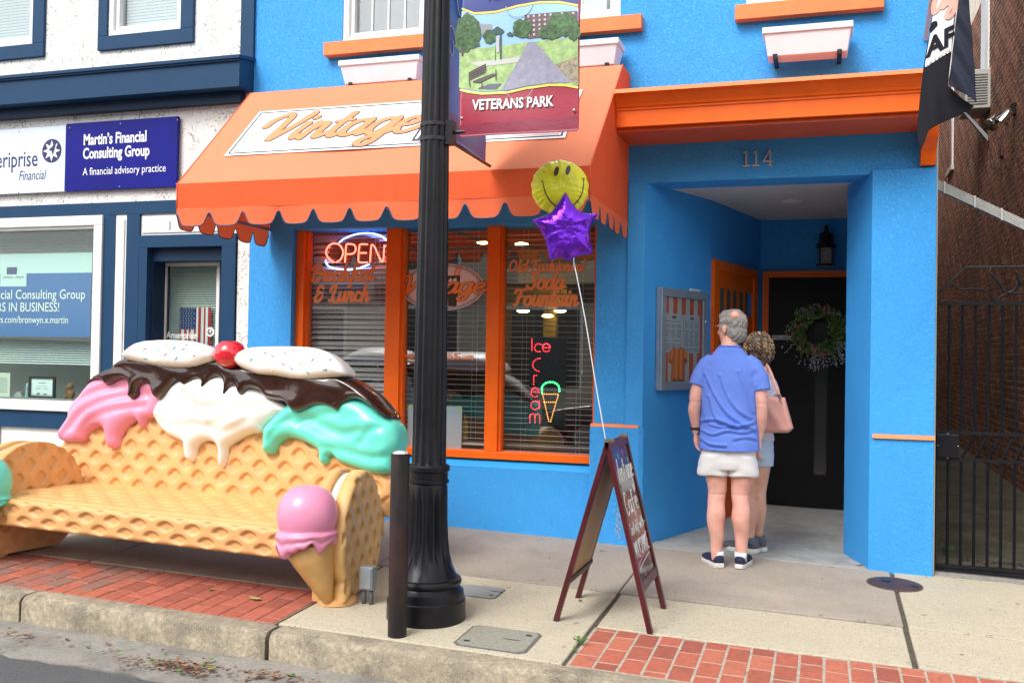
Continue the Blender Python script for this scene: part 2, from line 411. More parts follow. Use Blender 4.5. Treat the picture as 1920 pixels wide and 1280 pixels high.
NAVY = paint('navy_paint', (.010, .048, .115), .5, spec=.22)
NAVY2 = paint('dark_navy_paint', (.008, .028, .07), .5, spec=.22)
WHITE = paint('white_paint', (.76, .76, .74), .4)
ORANGE = paint('orange_paint', (.88, .135, .006), .42, spec=.3)
ORANGE_TR = M('orange_trim_paint', (.84, .2, .045), .5, var=(5, .1), bump=(60, .25, .003), dirt=((18, (.3, .13, .08), .72, .8, .5),))
BLACKM = M('black_metal', (.009, .009, .012), .34, metal=0, spec=.32, bump=(60, .15, .002), var=(9, .3), dirt=((14, (.12, .115, .11), .7, .82, .5),))
GREYM = M('grey_metal', (.32, .34, .37), .4, metal=.6, bump=(80, .1, .002), var=(12, .1))
# =================================================================== GROUND
ASPH = M('asphalt', (.085, .088, .092), .85, bump=((160, .7, .004), (40, .3, .004)), var=(120, .45), dirt=((3, (.14, .14, .135), .5, .75, .6),))
GUTT = M('gutter_concrete', (.27, .25, .22), .85, bump=((120, .5, .003), (25, .3, .004)), var=(60, .22), dirt=((4, (.13, .125, .115), .45, .7, .8),))
KERB = M('kerb_concrete', (.35, .295, .21), .85, bump=((90, .7, .006), (16, .5, .012)), var=(45, .3), spots=((160, .25, (.62, .56, .45), .7), (120, .22, (.14, .12, .1), .7)), dirt=((5, (.14, .12, .09), .44, .64, .8), (2.5, (.5, .43, .31), .55, .8, .5), (22, (.09, .08, .065), .58, .72, .6)))
SLAB1 = M('speckled_slab', (.50, .44, .325), .85, bump=((140, .4, .002), (30, .2, .003)), var=(50, .1), spots=((62, .2, (.12, .11, .1), .85), (105, .22, (.2, .18, .16), .7), (90, .2, (.7, .62, .5), .6), (5, .03, (.16, .14, .12), .7)), dirt=((3.2, (.38, .34, .27), .5, .8, .6),))
SLAB2 = M('brownish_slab', (.36, .31, .255), .85, bump=((150, .45, .002),), var=(60, .14), spots=((150, .25, (.58, .5, .42), .6), (110, .22, (.2, .17, .14), .5), (6, .035, (.10, .09, .08), .7)), dirt=((2.2, (.22, .19, .16), .48, .75, .7), (1.4, (.5, .42, .34), .55, .75, .5)))
SLAB3 = M('grey_entry_concrete', (.36, .36, .34), .8, bump=((110, .25, .002),), var=(18, .12), dirt=((3, (.2, .2, .19), .5, .7, .7),))
JOINT = M('joint_dirt', (.09, .075, .055), .95, bump=(80, .6, .004), var=(40, .4))
MORT = M('paver_joint_sand', (.40, .34, .27), .95, bump=(150, .5, .002), var=(40, .25))
def brick_mat(n, c): return M(n, c, .85, bump=((110, .5, .003), (22, .25, .003)), var=(35, .16), dirt=((9, (.16, .085, .065), .55, .75, .6),))
PAV = [brick_mat('paver_red_a', (.42, .115, .07)), brick_mat('paver_red_b', (.37, .10, .06)), brick_mat('paver_red_c', (.32, .085, .055)), brick_mat('paver_red_d', (.46, .14, .085))]
PAVOLD = [brick_mat('old_paver_a', (.33, .12, .085)), brick_mat('old_paver_b', (.27, .13, .10)), brick_mat('old_paver_c', (.42, .115, .065))]
def tilt(off): return lambda x, y: gz(x, y)+off
XL, XR = -14.0, 9.0
road_z = lambda x, y: gz(x, 4.41)-.165+.02*(y-4.41)
m = MB(); m.add([(-150, -120, road_z(-150, 0)-.02), (150, -120, road_z(150, 0)-.02), (150, 60, road_z(150, 4.4)-.03), (-150, 60, road_z(-150, 4.4)-.03)], [(0, 1, 2, 3)])
# the far ground continues level with the falling street
m.out('ground', ASPH, kind='structure')
m = MB().prism([(XL, -9), (XR, -9), (XR, 3.98), (XL, 3.98)], lambda x, y: road_z(x, y)-.2, lambda x, y: road_z(x, y)+.012)
m.out('road', ASPH, kind='structure')
gt = []
edge = [(-14, 3.98)]+[(x, 3.98+.018*math.sin(x*7)+.012*math.sin(x*23)) for x in np.arange(-13.5, 9, .08)]+[(9, 3.98)]
m = MB(); n = len(edge)
v = [(x, y, road_z(x, y)+.0165) for x, y in edge]+[(x, 4.42, road_z(x, 4.42)+.02) for x, y in edge]
v += [(x, y, road_z(x, y)-.05) for x, y in edge]; m.add(v, [(i, i+1, n+i+1, n+i) for i in range(n-1)]+[(2*n+i, 2*n+i+1, i+1, i) for i in range(n-1)])
m.out('gutter', GUTT, kind='structure')

kerb = thing('kerb', '', '', (0, 4.47, -1.5), kind='structure')
rk = random.Random(3)
for a, b in [(-9.2, -7.2), (-7.19, -5.75), (-5.74, -4.305), (-4.29, -2.725), (-2.70, -.55), (-.54, 1.2), (1.21, 3.0), (3.01, 5.0)]:
    prof = [(4.405, -.26), (4.41, -.03), (4.425, -.008), (4.45, 0), (4.54, .001), (4.545, -.26)]
    mb = MB(); nseg = max(2, int((b-a)/.04)); base = None; V = []; Fq = []
    for i in range(nseg+1):
        x = a+(b-a)*i/nseg; e = .012 if i in (0, nseg) else 0
        for j, (y, z) in enumerate(prof):
            jy = (rk.random()-.5)*.006 if 0 < j < 4 else 0
            V.append((x, y+jy+(e if j < 4 else 0), gz(x, 4.5)+z+(rk.random()-.5)*.005*(0 < j < 4)-(e*.6 if 0 < j < 5 else 0)))
    k = len(prof)
    for i in range(nseg):
        for j in range(k): Fq.append((i*k+j, i*k+(j+1) % k, (i+1)*k+(j+1) % k, (i+1)*k+j))
    Fq.append(tuple(range(k))[::-1]); Fq.append(tuple(range(nseg*k, nseg*k+k)))
    mb.add(V, Fq).out('kerb_stone', KERB, kerb, smooth=True, auto=50)

pv = thing('pavement', '', '', (0, 5.8, -1.45), kind='structure')
MB().prism([(XL, 4.54), (XR, 4.54), (XR, 7.6), (XL, 7.6)], tilt(-.30), tilt(-.010)).out('joint_bed', JOINT, pv)
MB().prism([(XL, 4.552), (-2.75, 4.552), (-2.75, 5.172), (XL, 5.172)], tilt(-.05), tilt(-.005)).out('paver_bed', M('old_joint_sand', (.24, .2, .165), .95, bump=(150, .5, .002), var=(40, .3)), pv)
MB().prism([(-1.165, 4.552), (XR, 4.552), (XR, 5.172), (-1.165, 5.172)], tilt(-.05), tilt(-.0022)).out('paver_bed', MORT, pv)
def slab(x0, x1, y0, y1, mat, dz=0, g=.007):
    g2 = g
    P = [(x0+g, y0+g2), (x1-g, y0+g2), (x1-g, y1-g2), (x0+g, y1-g2)]
    MB().prism(P, tilt(-.1), tilt(dz)).out('slab', mat, pv, bev=.006)
for x0, x1, dz in [(-8.4, -6.6, 0), (-6.6, -4.5, 0), (-4.5, -2.745, 0), (-2.735, -1.18, .002), (-1.165, .43, 0), (.445, 2.0, .002), (2.0, 3.6, 0), (3.6, 5.2, 0)]:
    slab(x0, x1, 5.18 if not (-2.8 < x0 < -1.3) else 4.55, 5.852, SLAB1 if x0 > -2.8 else SLAB2, dz)
for x0, x1, dz, mt in [(-8.4, -6.6, 0, SLAB2), (-6.6, -4.5, 0, SLAB2), (-4.5, -2.80, 0, SLAB2), (-2.80, -1.18, 0, SLAB2), (-1.18, .435, .003, SLAB2), (.45, 2.1, 0, SLAB1), (2.1, 3.6, 0, SLAB1), (3.6, 5.2, 0, SLAB1)]:
    slab(x0, x1, 5.87, 7.16 if x0 < -1.2 or x0 > .4 else 7.13, mt, dz, .006)
# red pavers, each its own piece, in two patches
def paver(x, y, wx, ly, mat, dz, rot):
    V = []
    for t in (0, 1):
        i = .004*t
        for dx, dy in ((-1, -1), (1, -1), (1, 1), (-1, 1)):
            px_, py_ = dx*(wx/2-i), dy*(ly/2-i)
            X = x+px_*math.cos(rot)-py_*math.sin(rot); Y = y+px_*math.sin(rot)+py_*math.cos(rot)
            V.append((X, Y, gz(X, Y)+(dz if t else -.05)))
    m_ = MB(); b = V[:4]; t_ = V[4:]; mid = [(q[0], q[1], q[2]) for q in t_]
    # slightly rounded arris: an extra ring
    r1 = [(b[k][0], b[k][1], gz(b[k][0], b[k][1])+dz-.004) for k in range(4)]
    vv_ = b+r1+mid
    m_.add(vv_, [(3, 2, 1, 0), (8, 9, 10, 11)]+[(k, (k+1) % 4, (k+1) % 4+4, k+4) for k in range(4)]+[(k+4, (k+1) % 4+4, (k+1) % 4+8, k+8) for k in range(4)])
    m_.out('brick', mat, pv)
rp = random.Random(11)
def patch(x0, x1, pitch, gap, mats, wob, y0=4.556, y1=5.168, L=.2):
    c = 0; x = x0
    while x+pitch <= x1+1e-6:
        y = y0-(L/2 if c % 2 else 0)*1.0-(.03 if c % 3 == 0 else 0)
        while y < y1-.015:
            a, b = max(y, y0), min(y+L, y1)
            if b-a > .025:
                paver(x+pitch/2, (a+b)/2, pitch-gap, b-a-gap, rp.choice(mats), rp.uniform(-wob, wob)*.8, rp.uniform(-wob, wob)*1.5)
            y += L
        x += pitch; c += 1
patch(-1.155, 3.0, .1165, .0095, PAV+[PAV[0]], .0012)
patch(-3.9-37*.1165, -3.895, .1165, .009, PAVOLD, .003, L=.205)
patch(-3.9, -2.755, .1144, .006, [PAV[0], PAV[1], PAV[1], PAV[2], PAV[0]], .0015, L=.205)

# entry floor inside the recess and alley floor
en = MB().prism([(-1.26, 7.14), (.30, 7.10), (.30, 7.14), (.5, 7.7), (.6, 9.5), (-.7, 9.5), (-.9, 8.05)], tilt(-.2), lambda x, y: gz(x, y)+.004).out('entry_floor', SLAB3, kind='structure')
MB().prism([(-1.255, 7.135), (-.2, 7.125), (.29, 7.12), (.29, 7.32), (-.2, 7.325), (-1.19, 7.335)], tilt(-.02), lambda x, y: gz(x, y)+.0085).out('entry_apron', SLAB3, en)
ALLEY = M('mossy_concrete', (.10, .088, .06), .8, bump=((60, .6, .01), (9, .4, .02)), var=(8, .3), dirt=((2.5, (.035, .038, .015), .45, .65, .8), (5, (.17, .155, .12), .62, .75, .6)))
az = lambda x, y: gz(x, 7.4)+.012*(y-7.4)
MB().prism([(.70, 7.28), (2.1, 7.28), (2.1, 26), (.70, 26)], lambda x, y: az(x, y)-.3, az).out('alley_floor', ALLEY, kind='structure')
MB().prism([(.70, 7.15), (3.9, 7.15), (3.9, 7.29), (.70, 7.29)], tilt(-.2), tilt(.002)).out('alley_threshold', M('dirty_concrete', (.3, .28, .25), .9, bump=(100, .6, .004), var=(30, .3)), kind='structure')

# =================================================================== CAFE BUILDING
cafe = thing('cafe_building', 'bright blue stucco cafe with orange trim, recessed entry and shop windows', 'building', (-2, 7.2, -1.4))
TOP = 5.2
def wall(name, *b, mat=BLUE, par=None, bev=0): return BOX(name, mat, par or cafe, *b, bev=bev)
# upper wall in blocks round three window openings
WO = [(-3.80, -3.05), (-2.35, -1.49), (-.575, .28)]
wall('wall', -4.63, .70, 7.15, 7.45, 1.296, 2.53)
xs = [-4.63]+[c for ab in WO for c in ab]+[.70]
for i in range(0, len(xs), 2): wall('wall', xs[i], xs[i+1], 7.15, 7.45, 2.53, TOP)
wall('wall', -4.63, -4.225, 7.15, 7.5, -1.55, 1.296)
wall('wall', -4.225, -1.645, 7.15, 7.45, 1.02, 1.296)
wall('wall', -1.645, -1.40, 7.15, 7.5, -.5, 1.296)
m = MB().prism([(-4.225, 7.15), (-1.645, 7.15), (-1.645, 7.5), (-4.225, 7.5)], -1.6, -.86).out('bulkhead', BLUE, cafe)
# sloping ledge under the shop window
MB().extr([(7.148, -.86), (7.27, -.80), (7.27, -.86)], lambda u, v, w: (w, u, v), -4.225, -1.645).out('ledge', BLUE2, cafe)
# left pilaster, prouder below the stripe
MB().prism([(-1.40, 7.15), (-1.40, 7.125), (-1.275, 7.125), (-.903, 8.039), (-.589, 9.28), (-.589, 9.6), (-1.60, 9.6), (-1.60, 7.46), (-1.40, 7.46)], -1.6, 1.2965).out('recess_wall', BLUE, cafe)
MB().prism([(-1.665, 7.11), (-1.30, 7.11), (-1.262, 7.135), (-1.27, 7.3), (-1.665, 7.3)], -1.6, -.51).out('plinth', BLUE, cafe, bev=.008)
MB().extr([(7.113, -.509), (7.126, -.487), (7.20, -.487), (7.20, -.509)], lambda u, v, w: (w, u, v), -1.663, -1.302).out('stripe', ORANGE_TR, cafe)
# right pillar
PIL = [(.292, 7.12), (.700, 7.12), (.700, 9.6), (.62, 9.6), (.5, 9.6), (.5, 7.72), (.137, 7.56)]
MB().prism(PIL, -1.44, 1.325).out('pillar', BLUE, cafe, bev=.006)
MB().extr([(7.10, -.512), (7.115, -.485), (7.16, -.485), (7.16, -.512)], lambda u, v, w: (w, u, v), .310, .702).out('stripe', ORANGE_TR, cafe)
# door wall of the recess
wall('wall', -.60, -.55, 9.3, 9.6, -1.5, 1.296); wall('wall', -.55, .62, 9.3, 9.6, .84, 1.296)
wall('wall', .45, .62, 9.3, 9.6, -1.5, .84)
CEIL = M('entry_ceiling', (.62, .60, .57), .8, var=(3, .05))
MB().prism([(-1.262, 7.152), (.272, 7.152), (.5, 7.7), (.62, 9.6), (-1.5, 9.6)], 1.298, 1.5).out('ceiling', CEIL, cafe)
t = thing('ceiling_light', 'round recessed ceiling light in the entry soffit', 'ceiling light', (-.271, 8.225, 1.29))
MB().lathe([(.093, 0), (.093, -.008), (.078, -.012)], (-.271, 8.225, 1.298), 28).out('rim', WHITE, t, smooth=True, auto=40)
MB().lathe([(.075, -.0125), (.05, -.016), (.01, -.018)], (-.271, 8.225, 1.298), 24).out('lens', M('lamp_lens', (.8, .78, .7), .3), t, smooth=True)
# rest of the building
SIDE = M('side_render', (.45, .4, .3), .85, bump=(40, .4, .01), var=(3, .12))
wall('side_wall', .48, .698, 9.61, 26, -1.6, TOP, mat=SIDE); wall('side_wall', .702, .712, 7.17, 7.24, -1.42, TOP, mat=M('beige_strip', (.6, .5, .34), .6))
wall('side_wall', .50, .70, 7.455, 9.6, 1.33, TOP, mat=SIDE)
wall('roof', -4.63, .70, 7.16, 26, TOP+.002, TOP+.3, mat=M('roof_felt', (.08, .08, .085), .9))
# orange cornice over the entry
prof = [(6.66, 1.603), (7.149, 1.603), (7.149, 1.84), (6.565, 1.836), (6.555, 1.806), (6.58, 1.800), (6.60, 1.778), (6.628, 1.752), (6.636, 1.735), (6.650, 1.730), (6.650, 1.716), (6.66, 1.712)]
cr_ = MB().extr(prof, lambda u, v, w: (w, u, v), -1.405, .59).out('cornice', ORANGE, cafe)
MB().extr([(6.552, 1.808), (6.565, 1.838), (7.0, 1.842), (7.0, 1.838)], lambda u, v, w: (w, u-.003, v+.002), -1.40, .592).out('cornice_cap', ORANGE_TR, cafe)
MB().extr([(6.70, 1.6), (6.70, 1.575), (7.149, 1.575), (7.149, 1.6)], lambda u, v, w: (w, u, v), -1.405, .585).out('cornice_bed', paint('orange_soffit_shade', (.62, .085, .006), .45), cafe)  # shade under the cornice put into a darker orange
MB().extr([(6.86, 1.84), (6.86, 1.60), (6.93, 1.50), (7.05, 1.42), (7.08, 1.335), (7.149, 1.335), (7.149, 1.84)], lambda u, v, w: (w, u, v), .593, .645).out('console', ORANGE, cafe)
MB().extr([(6.90, 1.84), (6.90, 1.60), (6.96, 1.50), (7.06, 1.43), (7.09, 1.335), (7.149, 1.335), (7.149, 1.84)], lambda u, v, w: (w, u, v), .645, .69).out('console', ORANGE, cafe)

GLASS = glass_mat('shop_glass', (.9, .93, .93), .13); GLASS2 = glass_mat('window_glass', (.88, .92, .92), .12)
BLIND_UP = M('upper_blind', (.55, .57, .58), .7)
DARKR = M('dark_room', (.03, .03, .033), .9)
# upper sash windows
for k, (a, b) in enumerate(WO):
    wn = thing('window', '', '', ((a+b)/2, 7.2, 2.55)); attach(wn, cafe); del wn['label'], wn['category']
    z0 = 2.535
    MB().box(a, a+.05, 7.16, 7.3, z0, 3.9).box(b-.05, b, 7.16, 7.3, z0, 3.9).box(a+.05, b-.05, 7.16, 7.3, z0, z0+.045).box(a+.05, a+.085, 7.19, 7.28, z0+.045, 3.9).box(b-.085, b-.05, 7.19, 7.28, z0+.045, 3.9).box(a+.085, b-.085, 7.19, 7.28, z0+.045, z0+.09).out('frame', WHITE, wn)
    MB().box(a+.085, b-.085, 7.235, 7.24, z0+.09, 3.9).out('pane', GLASS2, wn)
    g_ = MB(); nx = 4 if k == 0 else 3
    for q in range(1, nx): x = a+.085+(b-a-.17)*q/nx; g_.box(x-.007, x+.007, 7.225, 7.234, z0+.09, 3.9)
    g_.out('glazing_bar', WHITE, wn)
    MB().box(a+.02, b-.02, 7.34, 7.35, z0, 3.9).out('blind', BLIND_UP if k else M('dim_room', (.1, .11, .12), .8), wn)
    BOX('reveal', M('ivory_reveal', (.72, .7, .64), .6), wn, a-.03, b+.03, 7.152, 7.20, z0-.03, z0-.002)
for a, b, zt in [(-3.93, -3.0, 2.53), (-2.42, -1.316, 2.53), (-.645, .352, 2.53)]:
    BOX('sill', ORANGE_TR, cafe, a, b, 7.07, 7.149, zt-.108, zt, bev=.004)

# shop window: orange timber frame, three panes
sw = thing('shop_window', '', '', (-2.9, 7.25, -.8)); attach(sw, cafe); del sw['label'], sw['category']
ZB, ZT = -.80, 1.02
for a, b in [(-4.222, -4.148), (-3.40, -3.272), (-2.533, -2.428), (-1.672, -1.647)]:
    MB().box(a, b, 7.215, 7.33, ZB+.062, ZT).out('mullion', ORANGE, sw, bev=.003)
for a, b in [(-4.148, -4.132), (-3.272, -3.252), (-2.428, -2.408)]:
    MB().box(a, b, 7.245, 7.32, ZB+.062, ZT).out('stop_bead', ORANGE, sw)
MB().box(-4.222, -1.647, 7.205, 7.335, ZB, ZB+.06).out('bottom_rail', ORANGE, sw, bev=.004)
PANES = [(-4.148, -3.40), (-3.272, -2.533), (-2.428, -1.672)]
for a, b in PANES: BOX('pane', GLASS, sw, a, b, 7.29, 7.296, ZB+.06, ZT)
# interior behind
INT = M('cafe_interior', (.055, .05, .047), .8, var=(1.5, .3)); 
MB().box(-4.6, -1.62, 7.52, 10.4, -1.0, -.95).out('interior_floor', INT, cafe); BOX('interior_wall', INT, cafe, -4.6, -1.62, 10.4, 10.5, -1, 2.0)
BOX('interior_wall', INT, cafe, -4.62, -4.56, 7.52, 10.4, -1, 2.0); BOX('interior_wall', INT, cafe, -1.66, -1.61, 7.52, 10.4, -1, 2); BOX('interior_ceiling', M('interior_ceiling', (.25, .24, .23), .8), cafe, -4.6, -1.62, 7.46, 10.4, 1.6, 1.65)
YEL = M('yellow_reflection', (.30, .22, .01), .5); REDI = M('dull_red', (.25, .03, .03), .5)  # yellow solids below stand in for a reflection in the panes
t = thing('reflected_arch', 'yellow frame behind the middle pane, standing in for a window reflection', 'panel', (-3.0, 9.6, -.95))
MB().box(-3.25, -3.12, 9.6, 9.7, -.4, .55).box(-2.75, -2.62, 9.6, 9.7, -.4, .55).box(-3.35, -2.5, 9.58, 9.72, .55, .72).out('surround', YEL, t)
t = tag(MB().box(-2.9, -1.9, 9.2, 9.3, .72, 1.05).out('reflected_band', YEL), 'yellow band above the counter, standing in for a window reflection', 'panel')
t = thing('counter', 'dark red serving counter inside the cafe', 'counter', (-2.4, 9.0, -.95)); MB().box(-3.2, -1.8, 8.9, 9.3, -.95, -.32).out('front', REDI, t); MB().box(-3.25, -1.75, 8.85, 9.35, -.32, -.28).out('top', M('grey_top', (.3, .3, .3), .3), t)
WARM = M('warm_bulb', (1, .8, .4), .4, emit=((1, .62, .22), 14))
for i, (px_, py_) in enumerate([(978, 458), (981, 583), (1027, 592), (1050, 583), (905, 455)]):
    p_ = at(px_, py_, 8.6+.3*i)
    t = thing('pendant_lamp', ['oval white ceiling lamp glowing at top of right cafe pane', 'small warm pendant lamp left of the three seen behind the soda lettering', 'small warm pendant lamp, lowest and middle of the three behind the right pane', 'small warm pendant lamp right of the three behind the right pane', 'glittering warm lamp at the top right corner of the middle pane'][i], 'lamp', p_, 'lamps glowing inside the cafe')
    MB().ell(p_, (.062, .062, .016), 14, 8).out('lamp_shade', WARM, t, smooth=True); MB().tube([p_+Vector((0, 0, .015)), (p_.x, p_.y, 1.6)], .004, 5).out('cord', BLACKM, t)
# venetian blinds
SLATM = M('blind_slat', (.85, .85, .84), .4)
def blind(a, b, z0, z1, pitch, Y, ang, lab):
    t = thing('venetian_blind', lab, 'blind', ((a+b)/2, Y, z1), 'white venetian blinds in the cafe windows')
    wd = .025; c, s = math.cos(ang)*wd, math.sin(ang)*wd
    me = None; z = z0
    while z < z1:
        if me is None:
            V = []; n_ = 4
            for i in range(n_+1):
                q = -1+2*i/n_; V += [(a, q*c, q*s+.004*(1-q*q)), (b, q*c, q*s+.004*(1-q*q))]
            o = mesh('slat', V, [(2*i, 2*i+1, 2*i+3, 2*i+2) for i in range(n_)], SLATM, None, True); me = o.data
        else: o = bpy.data.objects.new('slat', me); COL.objects.link(o)
        o.location = (0, Y, z+rp.uniform(-.0015, .0015)); o.rotation_euler = (0, rp.uniform(-.002, .002), 0); attach(o, t)
        z += pitch
    cm = MB()
    for f in (.2, .8): x = a+(b-a)*f; cm.tube([(x, Y-.026, z0-.02), (x, Y-.026, z1)], .0012, 4); cm.tube([(x+.02, Y+.026, z0-.02), (x+.02, Y+.026, z1)], .0012, 4)
    x = b-(b-a)*.14; cm.tube([(x, Y-.03, -.1), (x, Y-.03, z1)], .0016, 4)
    cm.out('ladder_cord', WHITE, t)
    MB().ell((x, Y-.03, -.11), (.007, .007, .018), 8, 6).out('cord_pull', WHITE, t, True)
    MB().box(a, b, Y-.02, Y+.02, z0-.05, z0-.035).out('bottom_bar', WHITE, t)
blind(-4.14, -3.41, -.76, 1.0, .0425, 7.36, math.radians(42), 'closed venetian blind behind the left cafe pane under the neon sign')
blind(-3.262, -2.543, -.66, 1.0, .0425, 7.36, math.radians(-3), 'open venetian blind behind the middle cafe pane with the oval logo')
blind(-2.418, -1.68, -.74, 1.0, .0425, 7.36, math.radians(-4), 'open venetian blind behind the right cafe pane with the light sign')

# ---- doors in the recess
DKB = M('black_door_paint', (.007, .007, .008), .4, spec=.2, var=(5, .2))
d = thing('black_door', '', '', (-.15, 9.3, -1.3)); attach(d, cafe); del d['label'], d['category']
fz = gz(-.1, 9.25)
MB().box(-.56, -.505, 9.24, 9.38, fz, .815).box(.405, .46, 9.24, 9.38, fz, .815).box(-.505, .405, 9.24, 9.38, .765, .815).out('door_frame', ORANGE, d)
MB().box(-.503, -.09, 9.27, 9.32, fz+.01, .763).box(.012, .403, 9.27, 9.32, fz+.01, .763).box(-.09, .012, 9.27, 9.32, fz+.01, -1.02).box(-.09, .012, 9.27, 9.32, .35, .763).out('leaf', DKB, d)
BOX('pane', M('dim_glass', (.03, .033, .033), .12), d, -.09, .012, 9.285, 9.29, -1.02, .35)
BOX('glazing_bead', BLACKM, d, -.10, -.09, 9.262, 9.27, -1.03, .36); BOX('glazing_bead', BLACKM, d, .012, .022, 9.262, 9.27, -1.03, .36)
MB().box(-.468, -.275, 9.262, 9.268, .195, .235).out('plate', M('plate', (.5, .5, .5), .4), d)
text('plate_lettering', 'Private, Tenants', frame((-.46, 9.261, .205), (1, 0, 0), (0, 0, 1)), .034, BLACKM, d, w=.0005, sx=.7)
# side door in the splayed wall
A2 = Vector((-.903, 8.039, 0)); B2 = Vector((-.589, 9.28, 0)); u2 = (B2-A2).normalized(); n2 = Vector((u2.y, -u2.x, 0))  # n2 points into the recess
def sp(u, v, w): p = A2+u2*u+n2*w; return (p.x, p.y, v)
d = thing('orange_door', '', '', (-.8, 8.5, -1.37)); attach(d, cafe); del d['label'], d['category']
def spbox(mb, u0, u1, w0, w1, z0, z1): return mb.extr([(u0, z0), (u1, z0), (u1, z1), (u0, z1)], lambda a, b, c: sp(a, b, c), w0, w1)
mb = MB(); spbox(mb, .03, .12, 0, .03, -1.36, .82); spbox(mb, 1.05, 1.14, 0, .03, -1.36, .82); spbox(mb, .12, 1.05, 0, .03, .74, .82); mb.out('door_frame', ORANGE, d)
mb = MB(); spbox(mb, .12, 1.05, .002, .012, -1.35, .40); spbox(mb, .12, 1.05, .002, .012, .60, .74); mb.out('leaf', ORANGE, d)
mb = MB()
for k in range(5): spbox(mb, .14+.16*k, .20+.16*k, .004, .016, -.1, .62)
mb.out('glazing_bar', ORANGE, d)
mb = MB(); spbox(mb, .14, .9, .003, .0135, -.1, .6); mb.out('pane', M('greenish_glass', (.1, .13, .12), .15), d)
# house number
NUMM = M('brushed_number', (.42, .44, .46), .5, metal=0)
t = thing('house_number', '', '', (-.48, 7.14, 1.38)); attach(t, cafe); del t['label'], t['category']
for i, ch in enumerate('114'):
    mb = MB(); x = -.582+.068*i+(.006 if ch == '4' else 0)
    if ch == '1':
        mb.box(x+.02, x+.032, 7.128, 7.14, 1.385, 1.492).box(x, x+.052, 7.1285, 7.1395, 1.38, 1.392)
        mb.hexa([(x+.002, 7.129, 1.478), (x+.021, 7.129, 1.478), (x+.021, 7.139, 1.478), (x+.002, 7.139, 1.478)], [(x+.002, 7.129, 1.486), (x+.021, 7.129, 1.49), (x+.021, 7.139, 1.49), (x+.002, 7.139, 1.486)])
    else:
        mb.box(x+.044, x+.055, 7.128, 7.14, 1.38, 1.492).box(x-.002, x+.07, 7.1285, 7.1395, 1.408, 1.418).box(x+.034, x+.066, 7.1288, 7.1392, 1.379, 1.386)
        mb.hexa([(x-.002, 7.129, 1.417), (x+.01, 7.129, 1.417), (x+.01, 7.139, 1.417), (x-.002, 7.139, 1.417)], [(x+.04, 7.129, 1.492), (x+.052, 7.129, 1.492), (x+.052, 7.139, 1.492), (x+.04, 7.139, 1.492)])
    mb.out('digit', NUMM, t)

# =================================================================== AWNING
CLOTH_T = M('awning_canvas_skylit', (.94, .285, .14), .8, transl=.22, bump=((240, .15, .001),), var=(1.2, .04), dirt=((6, (.88, .22, .11), .58, .8, .45),))  # paler copy for the slope: sky light put into its colour
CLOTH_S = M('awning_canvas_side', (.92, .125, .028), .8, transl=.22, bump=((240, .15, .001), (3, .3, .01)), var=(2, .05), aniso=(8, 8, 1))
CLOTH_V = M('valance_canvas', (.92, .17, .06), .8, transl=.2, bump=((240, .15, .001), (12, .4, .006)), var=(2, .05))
NAVYTR = M('navy_binding', (.06, .09, .16), .7)
aw = thing('awning', 'long orange canvas awning with scalloped valance and white script sign panel', 'awning', (-2.9, 7.1, 2.1))
X0, X1, YE, YT, ZE, ZTp, ZS, ZV = -4.44, -1.41, 5.92, 6.87, 1.195, 2.10, 1.015, .895
def cloth(name, pts, mat, nx=40, ny=10, sag=.004, par=aw):
    a, b, c, d_ = [Vector(p) for p in pts]; V = []; N = (b-a).cross(d_-a).normalized()
    for j in range(ny+1):
        for i in range(nx+1):
            u, v = i/nx, j/ny; p = (a*(1-u)+b*u)*(1-v)+(d_*(1-u)+c*u)*v
            w = sag*(math.sin(u*9.3+v*3)+.6*math.sin(u*23+v*7))*math.sin(math.pi*u)*math.sin(math.pi*v)
            V.append(p+N*w)
    return mesh(name, V, [(j*(nx+1)+i, j*(nx+1)+i+1, (j+1)*(nx+1)+i+1, (j+1)*(nx+1)+i) for j in range(ny) for i in range(nx)], mat, par, True)
XT0 = -4.47
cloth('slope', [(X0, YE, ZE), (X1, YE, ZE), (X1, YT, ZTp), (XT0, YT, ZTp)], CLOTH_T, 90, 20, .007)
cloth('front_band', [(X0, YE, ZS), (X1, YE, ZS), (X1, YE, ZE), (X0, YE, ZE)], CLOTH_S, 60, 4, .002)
mesh('top_flap', [(XT0, YT, ZTp), (X1, YT, ZTp), (X1, 7.149, ZTp+.01), (XT0, 7.149, ZTp+.01)], [(0, 1, 2, 3)], CLOTH_T, aw)
for X, s in ((X1, 1), (X0, -1)):
    xt = X if s > 0 else XT0
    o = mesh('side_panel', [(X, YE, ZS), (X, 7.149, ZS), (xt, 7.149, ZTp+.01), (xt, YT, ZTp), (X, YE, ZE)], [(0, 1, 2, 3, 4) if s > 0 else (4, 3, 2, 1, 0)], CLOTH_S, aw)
def valance(pt, L, n, name, dz0=0):
    V = []; Fc = []; top = []; tr = []
    per = L/n; k = 24*n; base = ZV
    for i in range(k+1):
        u = i*L/k; ph = (u/per+.5) % 1.0; q = abs(ph-.5)*2        # q=0 at the middle of a cusp
        lift = .088*math.exp(-(q/.24)**2)
        sagz = .012*math.sin(math.pi*ph)
        zb = base-.006+lift-.004*math.cos(ph*6.28)+dz0
        wv = .006*math.sin(u*5.1)+.005*math.sin(u*13)
        V.append(pt(u, wv*.2, ZS)); V.append(pt(u, wv*.7, (ZS+zb)/2)); V.append(pt(u, wv, zb)); tr.append(pt(u, wv, zb))
    for i in range(k):
        for j in (0, 1): Fc.append((3*i+j, 3*i+j+1, 3*i+j+4, 3*i+j+3))
    mesh(name, V, Fc, CLOTH_V, aw, True)
    MB().tube(tr, .0045, 5).out('binding', NAVYTR, aw, True)
